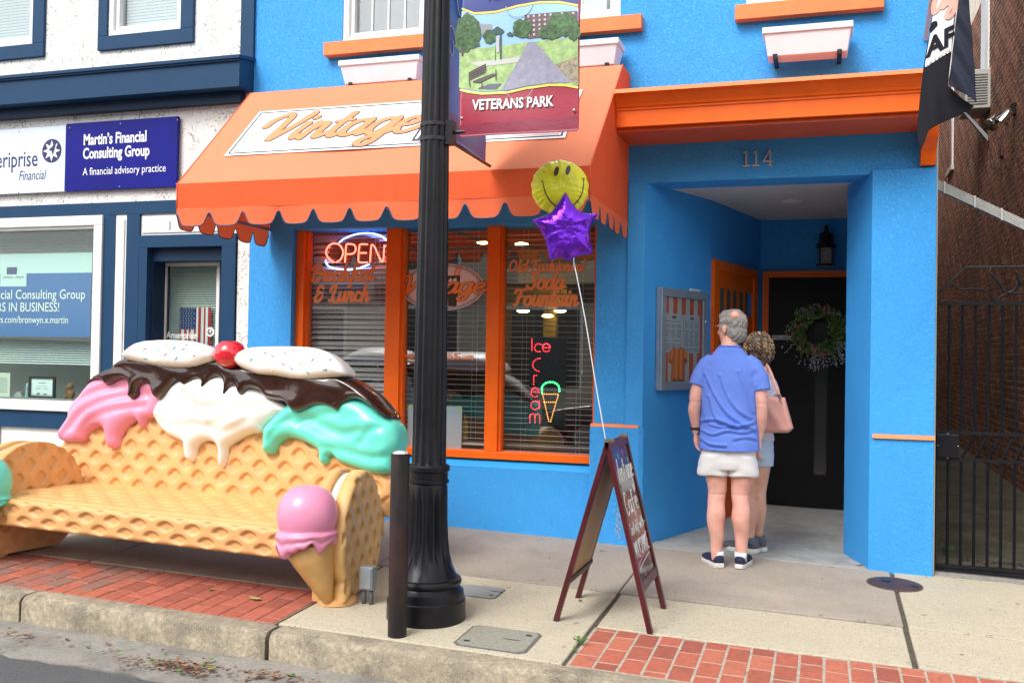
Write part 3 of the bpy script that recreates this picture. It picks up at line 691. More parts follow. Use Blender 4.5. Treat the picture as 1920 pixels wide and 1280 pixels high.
valance(lambda u, w, z: (X0+u, YE-.004-w, z), X1-X0, 11, 'valance')
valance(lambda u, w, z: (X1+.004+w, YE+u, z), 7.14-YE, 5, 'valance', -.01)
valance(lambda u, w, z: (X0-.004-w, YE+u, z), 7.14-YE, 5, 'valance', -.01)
mb = MB()
for z in (ZE-.012, ZS+.005): mb.tube([(X0+.01, YE+.015, z), (X1-.01, YE+.015, z)], .012, 6)
for x in (X0+.015, (X0+X1)/2, X1-.015): mb.tube([(x, YE+.015, ZE-.015), (x, YT, ZTp-.02)], .012, 6); mb.tube([(x, YE+.015, ZS+.005), (x, 7.14, ZS+.005)], .012, 6)
mb.out('frame', GREYM, aw)
mb = MB()
mb.tube([(X1+.002, YE-.002, ZS), (X1+.002, YE-.002, ZE), (X1+.002, YT, ZTp)], .005, 6)
mb.tube([(X0-.002, YE-.002, ZS), (X0-.002, YE-.002, ZE), (XT0, YT, ZTp)], .005, 6)
mb.tube([(X0, YE-.004, ZS), (X1, YE-.004, ZS)], .0022, 4)
mb.out('seam', CLOTH_V, aw, True)
# printed panel on the slope
sl_v = Vector((0, YT-YE, ZTp-ZE)).normalized(); sl_n = Vector((1, 0, 0)).cross(sl_v)
def onslope(px, py):
    d_ = ray(px, py); O = Vector((0, YE, ZE)); p = d_*(O.dot(sl_n)/d_.dot(sl_n)); return p.x, (p-O).dot(sl_v)
fs = frame((0, YE, ZE), (1, 0, 0), sl_v)
ul, ll, lr, ur = onslope(487, 207), onslope(427, 293), onslope(1062, 262), onslope(1088, 176)
pu0, pu1 = (ul[0]+ll[0])/2, (ur[0]+lr[0])/2; pv0, pv1 = (ll[1]+lr[1])/2, (ul[1]+ur[1])/2
sg = thing('sign_panel', '', '', fs((pu0+pu1)/2, pv0, 0)); attach(sg, aw); del sg['label'], sg['category']
SIGNW = M('print_white', (.86, .86, .86), .7); SIGNK = M('print_charcoal', (.05, .055, .07), .7); SIGNO = M('print_salmon', (.93, .28, .12), .7)
rect = lambda i: [(pu0+i, pv0+i), (pu1-i, pv0+i), (pu1-i, pv1-i), (pu0+i, pv1-i)]
flat('panel', rect(0), fs, .010, SIGNW, sg)
def ring(name, i, t, mat, w, fr=fs, R=rect, par=sg):
    a, b = R(i), R(i+t); V = [fr(u, v, w) for u, v in a+b]
    mesh(name, V, [(k, (k+1) % 4, (k+1) % 4+4, k+4) for k in range(4)], mat, par)
ring('border', .022, .012, SIGNK, .0125); ring('border', .05, .007, SIGNO, .0125)
a0 = onslope(474, 263); a1 = onslope(775, 247); cap = pv1-pv0
fsc = frame(fs(a0[0]+.055, pv0+cap*.30, .0135), (1, 0, 0), sl_v); XH = cap*.325
us_, vs_q, D_, Lw = script_sd('Vintage', r0=.145, slant=.3)
sxw = (a1[0]-a0[0])/(Lw+.25)/XH
script('lettering_outline', 'Vintage', fsc, XH, SIGNK, sg, w=0, sx=sxw, r0=.135, slant=.24, grow=.035, nib=.5, cell=.028)
script('lettering', 'Vintage', fsc, XH, SIGNO, sg, w=.002, sx=sxw, r0=.135, slant=.24, nib=.5, cell=.028)
g0 = onslope(792, 262)
fg = frame(fs(g0[0], pv0+.10*cap, .0135), (1, 0, 0), sl_v)
mesh('glass_print', [fg(*p, 0) for p in [(-.07, 0), (.07, 0), (.10, .45), (-.05, .45)]], [(0, 1, 2, 3)], SIGNK, sg)
mesh('glass_print', [fg(*p, .001) for p in [(-.05, .02), (-.03, .02), (.0, .42), (-.03, .42)]]+[fg(*p, .001) for p in [(.01, .05), (.04, .05), (.03, .2), (.0, .2)]], [(0, 1, 2, 3), (4, 5, 6, 7)], SIGNW, sg)
text('lettering', 'CAFE', frame(fs(onslope(880, 250)[0], pv0+.22*cap, .0135), (1, 0, 0), sl_v), .42*cap*1.1, SIGNK, sg, w=0, bold=.006, sx=.8)
# planters
PLAN = M('stained_white_plastic', (.76, .75, .78), .45, var=(4, .05), dirt=((60, (.33, .26, .25), .66, .78, .6), (7, (.55, .5, .5), .6, .8, .5)))
for k, (xa, xb, zt, zb, lab) in enumerate([(-3.68, -2.99, 2.30, 2.12, 'empty white window box with speckled front, left above the awning'), (-2.12, -1.44, 2.30, 2.12, 'empty white window box half behind the street banner above the awning'), (-.44, .15, 2.28, 2.09, 'empty white window box alone above the orange cornice')]):
    t = thing('window_box', lab, 'planter', ((xa+xb)/2, 7.0, zb), 'white window boxes on the blue wall')
    c = (xa+xb)/2; h = (xb-xa)/2; hb = h*.88
    y0, y1 = 6.86, 7.10
    mb = MB().hexa([(c-hb, y0+.045, zb), (c+hb, y0+.045, zb), (c+hb, y1-.03, zb), (c-hb, y1-.03, zb)], [(c-h+.012, y0+.012, zt-.04), (c+h-.012, y0+.012, zt-.04), (c+h-.012, y1-.01, zt-.04), (c-h+.012, y1-.01, zt-.04)])
    mb.out('trough', PLAN, t, bev=.005)
    MB().box(c-h, c+h, y0, y0+.02, zt-.042, zt).box(c-h, c+h, y1-.02, y1, zt-.042, zt).box(c-h, c-h+.02, y0+.02, y1-.02, zt-.042, zt).box(c+h-.02, c+h, y0+.02, y1-.02, zt-.042, zt).out('rim', PLAN, t, bev=.004)
    MB().box(c-h+.02, c+h-.02, y0+.02, y1-.02, zt-.05, zt-.03).out('soil', M('dry_soil', (.06, .045, .03), .95, bump=(60, .8, .01)), t)
    for s in (-1, 1):
        x = c+s*(hb-.05)
        MB().box(x-.015, x+.015, y0+.04, 7.148, zb-.016, zb-.003).box(x-.015, x+.015, y0+.032, y0+.042, zb-.016, zb+.012).out('bracket', BLACKM, t)
# =================================================================== WHITE OFFICE BUILDING
off = thing('office_building', 'white roughcast building with navy trim, big office window and recessed door', 'building', (-6.5, 7.2, -1.3))
def ob(name, *b, mat=WSTUC, bev=0): return BOX(name, mat, off, *b, bev=bev)
XE = -4.632
ob('wall', -10, XE, 7.15, 7.45, 1.30, 2.66)
for a, b in [(-10, -8.3), (-6.82, -6.22), (-5.22, XE)]: ob('wall', a, b, 7.15, 7.45, 2.66, 5.2)
ob('wall', -4.745, XE, 7.15, 7.5, -1.6, 1.30)
ob('wall', -10, XE, 7.5, 18, 5.2, 5.5, mat=M('roof_felt'))
ob('corner_board', -4.745, XE+.012, 7.12, 7.149, 2.47, 5.2, mat=NAVY)
# navy framework of the shopfront
ob('trim', -10, -4.86, 7.125, 7.18, 1.19, 1.30, mat=NAVY)
ob('trim', -6.11, -5.985, 7.127, 7.2, -.5, 1.19, mat=NAVY); ob('trim', -5.865, -5.73, 7.127, 7.2, -1.55, 1.19, mat=NAVY)
ob('trim', -5.73, -4.755, 7.127, 7.2, .895, 1.0, mat=NAVY); ob('trim', -5.73, -5.645, 7.129, 7.2, -1.55, .895, mat=NAVY); ob('trim', -4.89, -4.755, 7.129, 7.2, -1.55, .895, mat=NAVY)
ob('trim', -10, -5.985, 7.125, 7.2, -.72, -.56, mat=NAVY); ob('trim', -10, -5.985, 7.125, 7.2, -1.55, -1.15, mat=NAVY)
for a, b in [(-5.985-.13, -5.985), (-7.36, -7.24), (-8.8, -8.7)]: ob('trim', a, b, 7.125, 7.2, -1.15, -.72, mat=NAVY)
for a, b in [(-7.24, -6.115), (-8.7, -7.36)]:
    ob('panel', a, b, 7.16, 7.2, -1.15, -.72, mat=WHITE); ob('panel', a+.05, b-.05, 7.145, 7.16, -1.1, -.77, mat=WHITE, bev=.012)
ob('pilaster', -5.985, -5.865, 7.135, 7.2, -1.55, 1.19, mat=WHITE); ob('pilaster', -5.965, -5.885, 7.122, 7.135, -1.4, 1.15, mat=WHITE, bev=.008)
ob('transom_panel', -5.73, -4.755, 7.15, 7.2, 1.0, 1.19, mat=WHITE); ob('transom_panel', -5.71, -4.79, 7.138, 7.15, 1.02, 1.17, mat=WHITE, bev=.006)
for i, x in enumerate((-5.43, -5.30)): ob('number_digit', x, x+.012, 7.13, 7.138, 1.045, 1.12, mat=M('brushed_number'))
ob('backing_wall', -10, XE, 7.9, 8.0, -1.6, 5.2, mat=M('office_wall', (.5, .5, .47), .8))
ob('interior_floor', -10, -5.7, 7.5, 7.9, -.60, -.53, mat=DARKR)
# cornice
prof = [(6.935, 2.186), (7.149, 2.186), (7.149, 2.47), (6.915, 2.437), (6.915, 2.395), (6.935, 2.39)]
MB().extr(prof, lambda u, v, w: (w, u, v), -10, -4.625).out('cornice', NAVY, off)
MB().extr([(6.90, 2.41), (7.149, 2.45), (7.149, 2.478), (6.90, 2.437)], lambda u, v, w: (w, u, v), -10, -4.61).out('cornice_cap', NAVY, off)
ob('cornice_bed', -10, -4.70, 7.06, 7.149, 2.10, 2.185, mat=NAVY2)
# window upstairs
for a, b in [(-8.3, -6.82), (-6.22, -5.22)]:
    w_ = thing('window', '', '', ((a+b)/2, 7.15, 2.66)); attach(w_, off); del w_['label'], w_['category']
    MB().box(a, b, 7.12, 7.2, 2.66, 2.785).box(a, a+.10, 7.12, 7.2, 2.785, 4.2).box(b-.13, b, 7.12, 7.2, 2.785, 4.2).out('casing', NAVY, w_, bev=.004)
    a2, b2 = a+.10, b-.13
    MB().box(a2, b2, 7.14, 7.25, 2.785, 2.83).box(a2, a2+.05, 7.14, 7.25, 2.83, 4.2).box(b2-.05, b2, 7.14, 7.25, 2.83, 4.2).box(a2+.05, a2+.09, 7.17, 7.25, 2.83, 4.2).box(a2+.09, b2-.05, 7.175, 7.25, 2.83, 2.875).out('frame', WHITE, w_, bev=.003)
    BOX('pane', GLASS2, w_, a2+.09, b2-.05, 7.22, 7.225, 2.875, 4.2)
    o = None
    for q in range(16):
        z = 2.86+.028*q
        if o is None: o = BOX('slat', M('upper_slat', (.42, .5, .52), .6), None, a2+.05, b2-.03, 0, .004, 0, .022); me_ = o.data
        else: o = bpy.data.objects.new('slat', me_); COL.objects.link(o)
        o.location = (0, 7.28, z); o.rotation_euler = (0, 0, 0); attach(o, w_)
    BOX('room_backing', M('dim_room', (.1, .11, .12), .8), w_, a2, b2, 7.33, 7.34, 2.83, 4.2)
# big office window
w_ = thing('office_window', '', '', (-7, 7.2, -.5)); attach(w_, off); del w_['label'], w_['category']
mb = MB().box(-10, -6.11, 7.105, 7.22, 1.10, 1.188).box(-6.20, -6.11, 7.106, 7.22, -.47, 1.10).box(-10, -6.11, 7.09, 7.22, -.56, -.47)
mb.box(-10, -6.20, 7.13, 7.22, 1.075, 1.10).box(-6.222, -6.20, 7.13, 7.22, -.47, 1.075); mb.out('frame', WHITE, w_, bev=.006)
OGL = glass_mat('office_glass', (.90, .965, .95), .035)
BOX('pane', OGL, w_, -10, -6.222, 7.195, 7.20, -.47, 1.075)
bl = thing('venetian_blind', 'fine grey green venetian blind behind the office banner', 'blind', (-7.5, 7.44, 1.1), 'venetian blinds in the office front')
OSL = M('office_slat', (.78, .82, .80), .55)
def thinblind(t, x0, x1, z0, z1, Y, pitch=.0215):
    me2 = None; z = z0
    while z < z1:
        if me2 is None: o = mesh('slat', [(x0, -.009, -.006), (x1, -.009, -.006), (x1, .009, .006), (x0, .009, .006)], [(0, 1, 2, 3)], OSL); me2 = o.data
        else: o = bpy.data.objects.new('slat', me2); COL.objects.link(o)
        o.location = (0, Y, z); attach(o, t); z += pitch
thinblind(bl, -8.4, -6.24, -.14, 1.08, 7.44)
def onY(pts, Y): return [tuple(at(x, y, Y)) for x, y in pts]
# banner hung inside the window
YB = 7.30
BLU = M('banner_blue', (.001, .12, .36), .7, spec=.2); MINT = M('banner_mint', (.55, .70, .66), .6)
bn = thing('window_banner', 'blue and pale green banner hung inside the office window with white lettering', 'banner', (-7, YB, .6))
zt = at(170, 473, YB).z; zb = at(160, 632, YB).z; xr = at(172, 520, YB).x; zm = at(170, 511, YB).z
BOX('upper_field', MINT, bn, -8.5, xr, YB, YB+.003, zm, zt); BOX('lower_field', BLU, bn, -8.5, xr-.004, YB, YB+.003, zb, zm-.0002)
xa = at(50, 520, YB).x; BOX('logo_patch', MINT, bn, at(1, 520, YB).x, xa, YB-.003, YB-.0005, at(30, 537, YB).z, zm+.002)
ins = at(27, 507, YB); BOX('badge', M('badge_blue', (.012, .02, .12), .5), bn, ins.x-.085, ins.x+.03, YB-.006, YB-.004, ins.z-.035, ins.z+.03)
LETW = M('letter_white', (.82, .88, .86), .6); LETN = M('letter_navy', (.015, .02, .09), .5)
FY = lambda p, Y: frame((p.x, Y, p.z), (1, 0, 0), (0, 0, 1))
def rtext(par, s, px, py, Y, size, mat, sx=.82, **k):       # right end of the baseline at a measured spot
    p = at(px, py, Y); return text('lettering', s, FY(p, Y), size, mat, par, align='RIGHT', sx=sx, w=.0, **k)
rtext(bn, 'Martin’s Financial Consulting Group', 160, 560, YB-.006, .125, LETW, .88)
rtext(bn, 'YEARS IN BUSINESS!', 112, 584, YB-.006, .122, LETW, .85)
rtext(bn, 'ameripriseadvisors.com/bronwyn.x.martin', 128, 606, YB-.006, .095, LETW, .84)
rtext(bn, 'Ameriprise', 24, 521, YB-.006, .028, LETN, .9); rtext(bn, '| Financial', 44, 521, YB-.006, .028, LETN, .9)
# things on the window board
zsb = at(100, 746, 7.34).z
MB().box(-10, -6.21, 7.2, 7.5, zsb-.03, zsb).out('window_board', M('window_board', (.35, .33, .3), .7), w_)
p1, p2 = at(56, 705, 7.32), at(103, 747, 7.32)
t = thing('framed_certificate', 'black framed white certificate standing in the office window', 'certificate', (p1.x, 7.32, p2.z))
mb = MB()
x0, x1, z0, z1 = p1.x, p2.x, zsb, p1.z
for b in [(x0, x1, z0, z0+.018), (x0, x1, z1-.018, z1), (x0, x0+.02, z0+.018, z1-.018), (x1-.02, x1, z0+.018, z1-.018)]: mb.box(b[0], b[1], 7.31, 7.33, b[2], b[3])
mb.out('frame', BLACKM, t); BOX('paper', M('paper_white', (.72, .76, .74), .7), t, x0+.02, x1-.02, 7.317, 7.325, z0+.018, z1-.018)
fc = frame((x0, 7.3165, z0), (1, 0, 0), (0, 0, 1)); W_, H_ = x1-x0, z1-z0
multi('print_lines', [[(W_*a, H_*b), (W_*c, H_*b), (W_*c, H_*(b+h)), (W_*a, H_*(b+h))] for a, c, b, h in [(.35, .66, .68, .03), (.3, .7, .55, .012), (.25, .45, .45, .012), (.55, .75, .45, .012), (.25, .45, .4, .012), (.55, .75, .4, .012), (.3, .42, .14, .09), (.56, .7, .15, .06)]], fc, .001, M('print_grey', (.18, .2, .22), .7), t)
multi('inner_line', [[(.026, .024), (W_-.026, .024), (W_-.026, .028), (.026, .028)], [(.026, H_-.028), (W_-.026, H_-.028), (W_-.026, H_-.024), (.026, H_-.024)], [(.026, .024), (.03, .024), (.03, H_-.024), (.026, H_-.024)], [(W_-.03, .024), (W_-.026, .024), (W_-.026, H_-.024), (W_-.03, H_-.024)]], fc, .001, M('print_grey'), t)
p1 = at(-14, 698, 7.30); p2 = at(18, 744, 7.30)
t = thing('notice_card', 'cream notice card propped at the left end of the office window', 'card', (p1.x, 7.3, zsb)); BOX('card', M('cream_card', (.6, .62, .5), .7), t, p1.x, p2.x, 7.30, 7.305, zsb, p1.z)
multi('print_lines', [[(.03, .04+.016*k), (p2.x-p1.x-.03, .04+.016*k), (p2.x-p1.x-.03, .045+.016*k), (.03, .045+.016*k)] for k in range(9)], frame((p1.x, 7.2995, zsb), (1, 0, 0), (0, 0, 1)), 0, M('print_grey'), t)
# little figures
c = at(133, 748, 7.34); c.z = zsb; FUR = M('toy_fur', (.28, .13, .05), .95, bump=(180, .8, .006))
t = thing('plush_toy', 'small brown plush animal sitting on the office window board', 'toy', c)
mb = MB().ell(c+Vector((0, 0, .045)), (.036, .03, .045), 14, 10).ell(c+Vector((-.004, -.008, .112)), (.032, .03, .03), 14, 10).ell(c+Vector((-.028, 0, .136)), (.01, .008, .011), 8, 6).ell(c+Vector((.02, 0, .138)), (.01, .008, .011), 8, 6).ell(c+Vector((-.03, -.03, .108)), (.014, .016, .011), 8, 6)
mb.ell(c+Vector((-.03, -.03, .012)), (.016, .03, .013), 8, 6).ell(c+Vector((.03, -.03, .012)), (.016, .03, .013), 8, 6).ell(c+Vector((-.036, -.015, .06)), (.011, .014, .026), 8, 6).ell(c+Vector((.036, -.015, .06)), (.011, .014, .026), 8, 6); mb.out('body', FUR, t, True)
c = at(51, 746, 7.34); c.z = zsb
t = tag(MB().lathe([(.018, 0), (.02, .01), (.014, .05), (.012, .085), (.016, .09), (.013, .1), (.009, .125), (.001, .135)], c, 14).out('lighthouse_model', M('pale_teal', (.35, .5, .5), .5), smooth=True), 'tiny pale lighthouse model beside the framed certificate', 'ornament')
c = at(36, 746, 7.33); c.z = zsb
t = tag(MB().hexa([(c.x-.05, 7.31, zsb), (c.x+.05, 7.31, zsb), (c.x+.05, 7.35, zsb), (c.x-.05, 7.35, zsb)], [(c.x-.02, 7.31, zsb+.045), (c.x+.03, 7.31, zsb+.05), (c.x+.03, 7.35, zsb+.05), (c.x-.02, 7.35, zsb+.045)]).out('model_house', M('grey_model', (.35, .36, .34), .7)), 'tiny grey model house left of the lighthouse model', 'ornament')
# office door
dr = thing('office_door', '', '', (-5.3, 7.4, -1.3)); attach(dr, off); del dr['label'], dr['category']
MB().box(-5.645, -4.89, 7.2, 7.45, .78, .895).box(-5.645, -5.63, 7.2, 7.42, -1.5, .78).box(-4.905, -4.89, 7.2, 7.42, -1.5, .78).out('reveal', NAVY2, dr)
YD = 7.38
a_, b_ = at(307, 492, YD), at(415, 492, YD); zd = a_.z; x0, x1 = a_.x, b_.x; zdb = -.75
MB().box(-5.63, x0, YD, YD+.05, -1.5, .78).box(x1, -4.905, YD, YD+.05, -1.5, .78).box(x0, x1, YD, YD+.05, zd, .78).box(x0, x1, YD, YD+.05, -1.5, zdb).out('leaf', NAVY, dr)
MB().box(x0, x1, YD-.02, YD+.02, zd-.035, zd).box(x0, x1, YD-.02, YD+.02, zdb, zdb+.035).box(x0, x0+.035, YD-.02, YD+.02, zdb+.035, zd-.035).box(x1-.035, x1, YD-.02, YD+.02, zdb+.035, zd-.035).out('glazing_frame', WHITE, dr, bev=.006)
BOX('pane', OGL, dr, x0+.035, x1-.035, YD+.01, YD+.014, zdb+.035, zd-.035)
bl2 = thing('venetian_blind', 'fine pale venetian blind behind the small flag in the office door', 'blind', ((x0+x1)/2, YD+.09, zd), 'venetian blinds in the office front')
thinblind(bl2, x0+.02, x1-.02, zdb, zd, YD+.09)
ob('door_backing', -5.7, -4.8, 7.6, 7.62, -1.5, .9, mat=M('office_wall'))
# flag hung in the door
f0 = at(337, 576, YD+.05); f1 = at(394, 640, YD+.05); fw, fh = f1.x-f0.x, .45
fl = thing('hanging_flag', 'small stars and stripes flag hung vertically in the office door', 'flag', (f0.x, YD+.05, f0.z))
FRD = M('flag_red', (.5, .02, .03), .7); FWH = M('flag_white', (.72, .74, .72), .7); FBL = M('flag_blue', (.012, .03, .14), .7)
ff = frame((f0.x, YD+.05, f0.z-fh), (1, 0, 0), (0, 0, 1)); cw = fw*.53; cz = fh*.44
def fold(u, v): return .006*math.sin(u*70)
def fpoly(u0, u1, v0, v1, mat, name):
    n = 8; V = []
    for i in range(n+1):
        u = u0+(u1-u0)*i/n
        V += [ff(u, v0, fold(u, 0)), ff(u, v1, fold(u, 0))]
    mesh(name, V, [(2*i, 2*i+2, 2*i+3, 2*i+1) for i in range(n)], mat, fl, True)
fpoly(0, cw, fh-cz, fh, FBL, 'canton')
ns = 13
for k in range(ns):
    u0, u1 = fw*k/ns, fw*(k+1)/ns
    mt = FRD if k % 2 == 0 else FWH
    if u1 <= cw: fpoly(u0, u1, 0, fh-cz, mt, 'stripe')
    elif u0 < cw: fpoly(u0, u1, 0, fh-cz, mt, 'stripe'); fpoly(cw, u1, fh-cz, fh, mt, 'stripe')
    else: fpoly(u0, u1, 0, fh, mt, 'stripe')
def starp(cx, cy, r, n=5, q=.4, a0=90): return [(cx+(r if k % 2 == 0 else r*q)*math.cos(math.radians(a0+180*k/n)), cy+(r if k % 2 == 0 else r*q)*math.sin(math.radians(a0+180*k/n))) for k in range(2*n)]
multi('stars', [starp(cw*(i+.5+(.25 if j % 2 else 0))/6, fh-cz+cz*(j+.5)/9, .0065) for j in range(9) for i in range(6 if j % 2 == 0 else 5)], ff, .008, FWH, fl)
apex = at(366, 521, YD+.05)
MB().tube([(f0.x-.01, YD+.05, f0.z+.005), (f0.x+fw+.01, YD+.05, f0.z+.005)], .004, 6).tube([(f0.x, YD+.05, f0.z+.005), tuple(apex), (f0.x+fw, YD+.05, f0.z+.005)], .0018, 4).out('hanging_rod', M('light_wood', (.5, .4, .25), .6), fl)
# door lettering and star emblem
dl = thing('door_lettering', 'white Ameriprise lettering with round star emblem on the office door glass', 'lettering', at(360, 632, YD))
p = at(311, 634, YD); WL = M('vinyl_white', (.85, .85, .85), .5)
text('lettering', 'Ameriprise', FY(p, YD+.006), .088, WL, dl, w=0, sx=.80, bold=.001); text('lettering', 'Financial', FY(p+Vector((.17, 0, -.08)), YD+.006), .06, WL, dl, w=0, sx=.8, shear=.2)
def emblem(par, p, Y, r, disc, star, ry=1.0, needle=None):
    f = frame((p.x, Y, p.z), (1, 0, 0), (0, 0, 1))
    flat('disc', [(r*math.cos(math.radians(k*10)), r*ry*math.sin(math.radians(k*10))) for k in range(36)], f, 0, disc, par)
    flat('star', [(x, y*ry) for x, y in starp(0, 0, r*.88, 8, .5)], f, .002, star, par)
    flat('needle', [(r*.5, r*.72*ry), (-r*.32, r*.05*ry), (r*.02, -r*.02*ry), (r*.15, -r*.42*ry)], f, .004, needle or disc, par)
emblem(dl, at(393, 622, YD), YD+.006, .042, WL, M('emblem_dark', (.08, .06, .06), .6))
# sign board over the window
sb = thing('sign_board', 'wide office sign board, white left half and royal blue right half', 'sign', (-6.5, 7.12, 1.4))
SBW = M('sign_pale', (.62, .70, .80), .3, var=(1, .03)); SBB = M('sign_blue', (.003, .004, .19), .45, spec=.2, var=(1.5, .25))
BOX('white_panel', SBW, sb, -8.6, -6.525, 7.10, 7.13, 1.41, 2.005, bev=.002); BOX('blue_panel', SBB, sb, -6.522, -5.337, 7.10, 7.13, 1.41, 2.018, bev=.002)
YS = 7.0985
SNV = M('sign_navy', (.012, .012, .1), .4)
p = at(156, 272, YS)
text('lettering', 'Martin’s Financial', FY(p, YS), .135, WL, sb, w=0, sx=.72, bold=.0035); p = at(155, 298, YS); text('lettering', 'Consulting Group', FY(p, YS), .135, WL, sb, w=0, sx=.72, bold=.0035)
p = at(155, 329, YS); text('lettering', 'A financial advisory practice', FY(p, YS), .096, WL, sb, w=0, sx=.81)
rtext(sb, 'Ameriprise', 71, 311, YS, .21, SNV, .75, bold=.001); rtext(sb, 'Financial', 85, 336, YS, .128, SNV, .70, shear=.25)
emblem(sb, at(97, 283, YS), YS, .108, SNV, WL, 1.0)
text('lettering', 'R', FY(at(111, 311, YS), YS), .02, SNV, sb, w=0)
mb = MB()
for px_, py_ in [(36, 247), (226, 232), (333, 225), (224, 350), (35, 361), (131, 240), (331, 345)]:
    q = at(px_, py_, 7.1); mb.ell((q.x, 7.099, q.z), (.007, .004, .007), 8, 6)
mb.out('screw', GREYM, sb, True)
# neighbour on the far right, with the long brick flank of the alley
BRK = [M('alley_brick_'+k, tuple(q*1.25 for q in c), .9, bump=(60, .5, .004), var=(14, .25), dirt=((1.1, (.05, .035, .03), .5, .68, .75),)) for k, c in (('a', (.22, .08, .05)), ('b', (.16, .06, .042)), ('c', (.27, .11, .07)))]
nb = thing('brick_building', 'tall old red brick building flanking the gated alley', 'building', (3, 8, -1.45))
MO = M('alley_mortar', (.85, .74, .62), .95, bump=(60, .6, .006), var=(8, .25), dirt=((1.0, (.3, .24, .19), .5, .72, .5),))
XW = 2.085
BOX('wall_core', MO, nb, XW+.004, 8, 7.16, 27, -1.7, 7.5)
ch, bl_ = .0765, .21
def brick_set(y0, y1, z0, z1): 
    out = []; r = 0; z = z0
    while z < z1:
        y = y0+(bl_/2 if r % 2 else 0)
        while y < y1: out.append((y, z)); y += bl_
        z += ch; r += 1
    return out
bs = brick_set(7.3, 26, -1.55, 5.2)
near = [b for b in bs if 11.2 < b[0] < 13.1 and -1.3 < b[1] < 2.3]; near = near[:299]; ns_ = set(near)
me3 = None
for i, (y, z) in enumerate(near):
    if i < 3:
        o = BOX('brick', BRK[i], None, 0, .012, 0, bl_-.017, 0, ch-.019); me3 = (me3 or [])+[o.data]
    else: o = bpy.data.objects.new('brick', random.choice(me3)); COL.objects.link(o)
    o.location = (XW+random.uniform(-.0015, .0015), y, z); attach(o, nb)
for k in range(3):
    V = []; Fc = []
    for i, (y, z) in enumerate(bs):
        if (y, z) in ns_ or (i*7919) % 3 != k: continue
        x = XW+random.uniform(-.0015, .0015); n = len(V); y1 = y+bl_-.017; z1 = z+ch-.019
        V += [(x, y, z), (x, y1, z), (x, y1, z1), (x, y, z1), (XW+.01, y, z), (XW+.01, y1, z), (XW+.01, y1, z1), (XW+.01, y, z1)]
        Fc += [(n, n+3, n+2, n+1), (n, n+1, n+5, n+4), (n+3, n+7, n+6, n+2), (n, n+4, n+7, n+3)]
    mesh('brickwork', V, Fc, BRK[k], nb, kind='stuff')
for (ya, yb, za, zb) in [(19.4, 20.2, 1.9, 5), (15.0, 15.9, 3.0, 6)]: pass
def onwall(px, py): return atx(px, py, XW)
# window strips, sills
for pts, lab in (([(1781, 250), (1788, 250), (1786, 312), (1779, 318)], 0), ([(1841, 0), (1856, 0), (1856, 128), (1843, 130)], 1)):
    q = [onwall(*p_) for p_ in pts]; w_ = thing('window', '', '', q[2]); attach(w_, nb); del w_['label'], w_['category']
    ya, yb = q[1].y, q[0].y; za, zb = q[2].z, max(q[0].z, q[1].z)+1.2
    MB().box(XW-.02, XW+.02, ya, ya+(yb-ya)*.35, za, zb).out('frame', WHITE, w_); MB().box(XW-.008, XW+.01, ya+(yb-ya)*.35, yb, za, zb).out('pane', M('dark_pane', (.04, .05, .07), .1), w_)
    MB().box(XW-.05, XW+.02, ya-.1, yb+.15, za-.09, za-.002).out('sill', M('pale_sill', (.5, .48, .44), .7), w_)
q = onwall(1850, 180)
ac = thing('air_conditioner', 'boxy window air conditioner jutting from the brick alley wall', 'air conditioner', (q.x, q.y, q.z))
a = onwall(1857, 205); b = onwall(1857, 130); y_ = a.y
BOX('case', M('ac_case', (.45, .44, .41), .5), ac, XW-.32, XW, y_-.02, y_+.62, a.z+.02, b.z, bev=.01)
gr = MB()
for k in range(12): z = a.z+.07+k*(b.z-a.z-.12)/12; gr.box(XW-.29, XW-.04, y_-.028, y_-.021, z, z+.012)
gr.out('grille', M('grille_dark', (.06, .06, .06), .5), ac)
MB().hexa([(XW-.32, y_+.05, a.z-.02), (XW-.02, y_+.05, a.z-.42), (XW-.02, y_+.12, a.z-.42), (XW-.32, y_+.12, a.z-.02)], [(XW-.32, y_+.05, a.z+.02), (XW-.02, y_+.05, a.z-.34), (XW-.02, y_+.12, a.z-.34), (XW-.32, y_+.12, a.z+.02)]).out('bracket', GREYM, ac)
q = onwall(1904, 205)
fl_ = thing('floodlight', 'twin chrome floodlight heads on the brick alley wall', 'floodlight', q)
BOX('mount', BLACKM, fl_, XW-.05, XW, q.y-.06, q.y+.06, q.z-.07, q.z+.07, bev=.01)
for s in (-1, 1):
    c = Vector((XW-.16-.05*s, q.y-.05+.1*s, q.z-.10)); d_ = Vector((-.55, -.3*s-.1, -.75)).normalized()
    mb = MB().tube([Vector((XW-.04, q.y, q.z)), c-d_*.04], .015, 8); mb.out('arm', BLACKM, fl_, True)
    MB().tube([c-d_*.07, c-d_*.05, c+d_*.02, c+d_*.09, c+d_*.10], [.02, .04, .055, .085, .087], 20).out('lamp_head', M('chrome', (.6, .6, .6), .12, metal=1), fl_, True)
mb = MB()
pts = [onwall(1826, 388), onwall(1828, 405), onwall(1832, 425)]
q = onwall(1880, 285); t = thing('wall_anchor', '', '', q); attach(t, nb); del t['label'], t['category']
MB().box(XW-.02, XW+.004, q.y-.03, q.y+.03, q.z-.28, q.z+.22).box(XW-.03, XW, q.y-.07, q.y+.07, q.z-.06, q.z+.02).out('plate', M('rust', (.09, .04, .03), .9), t)
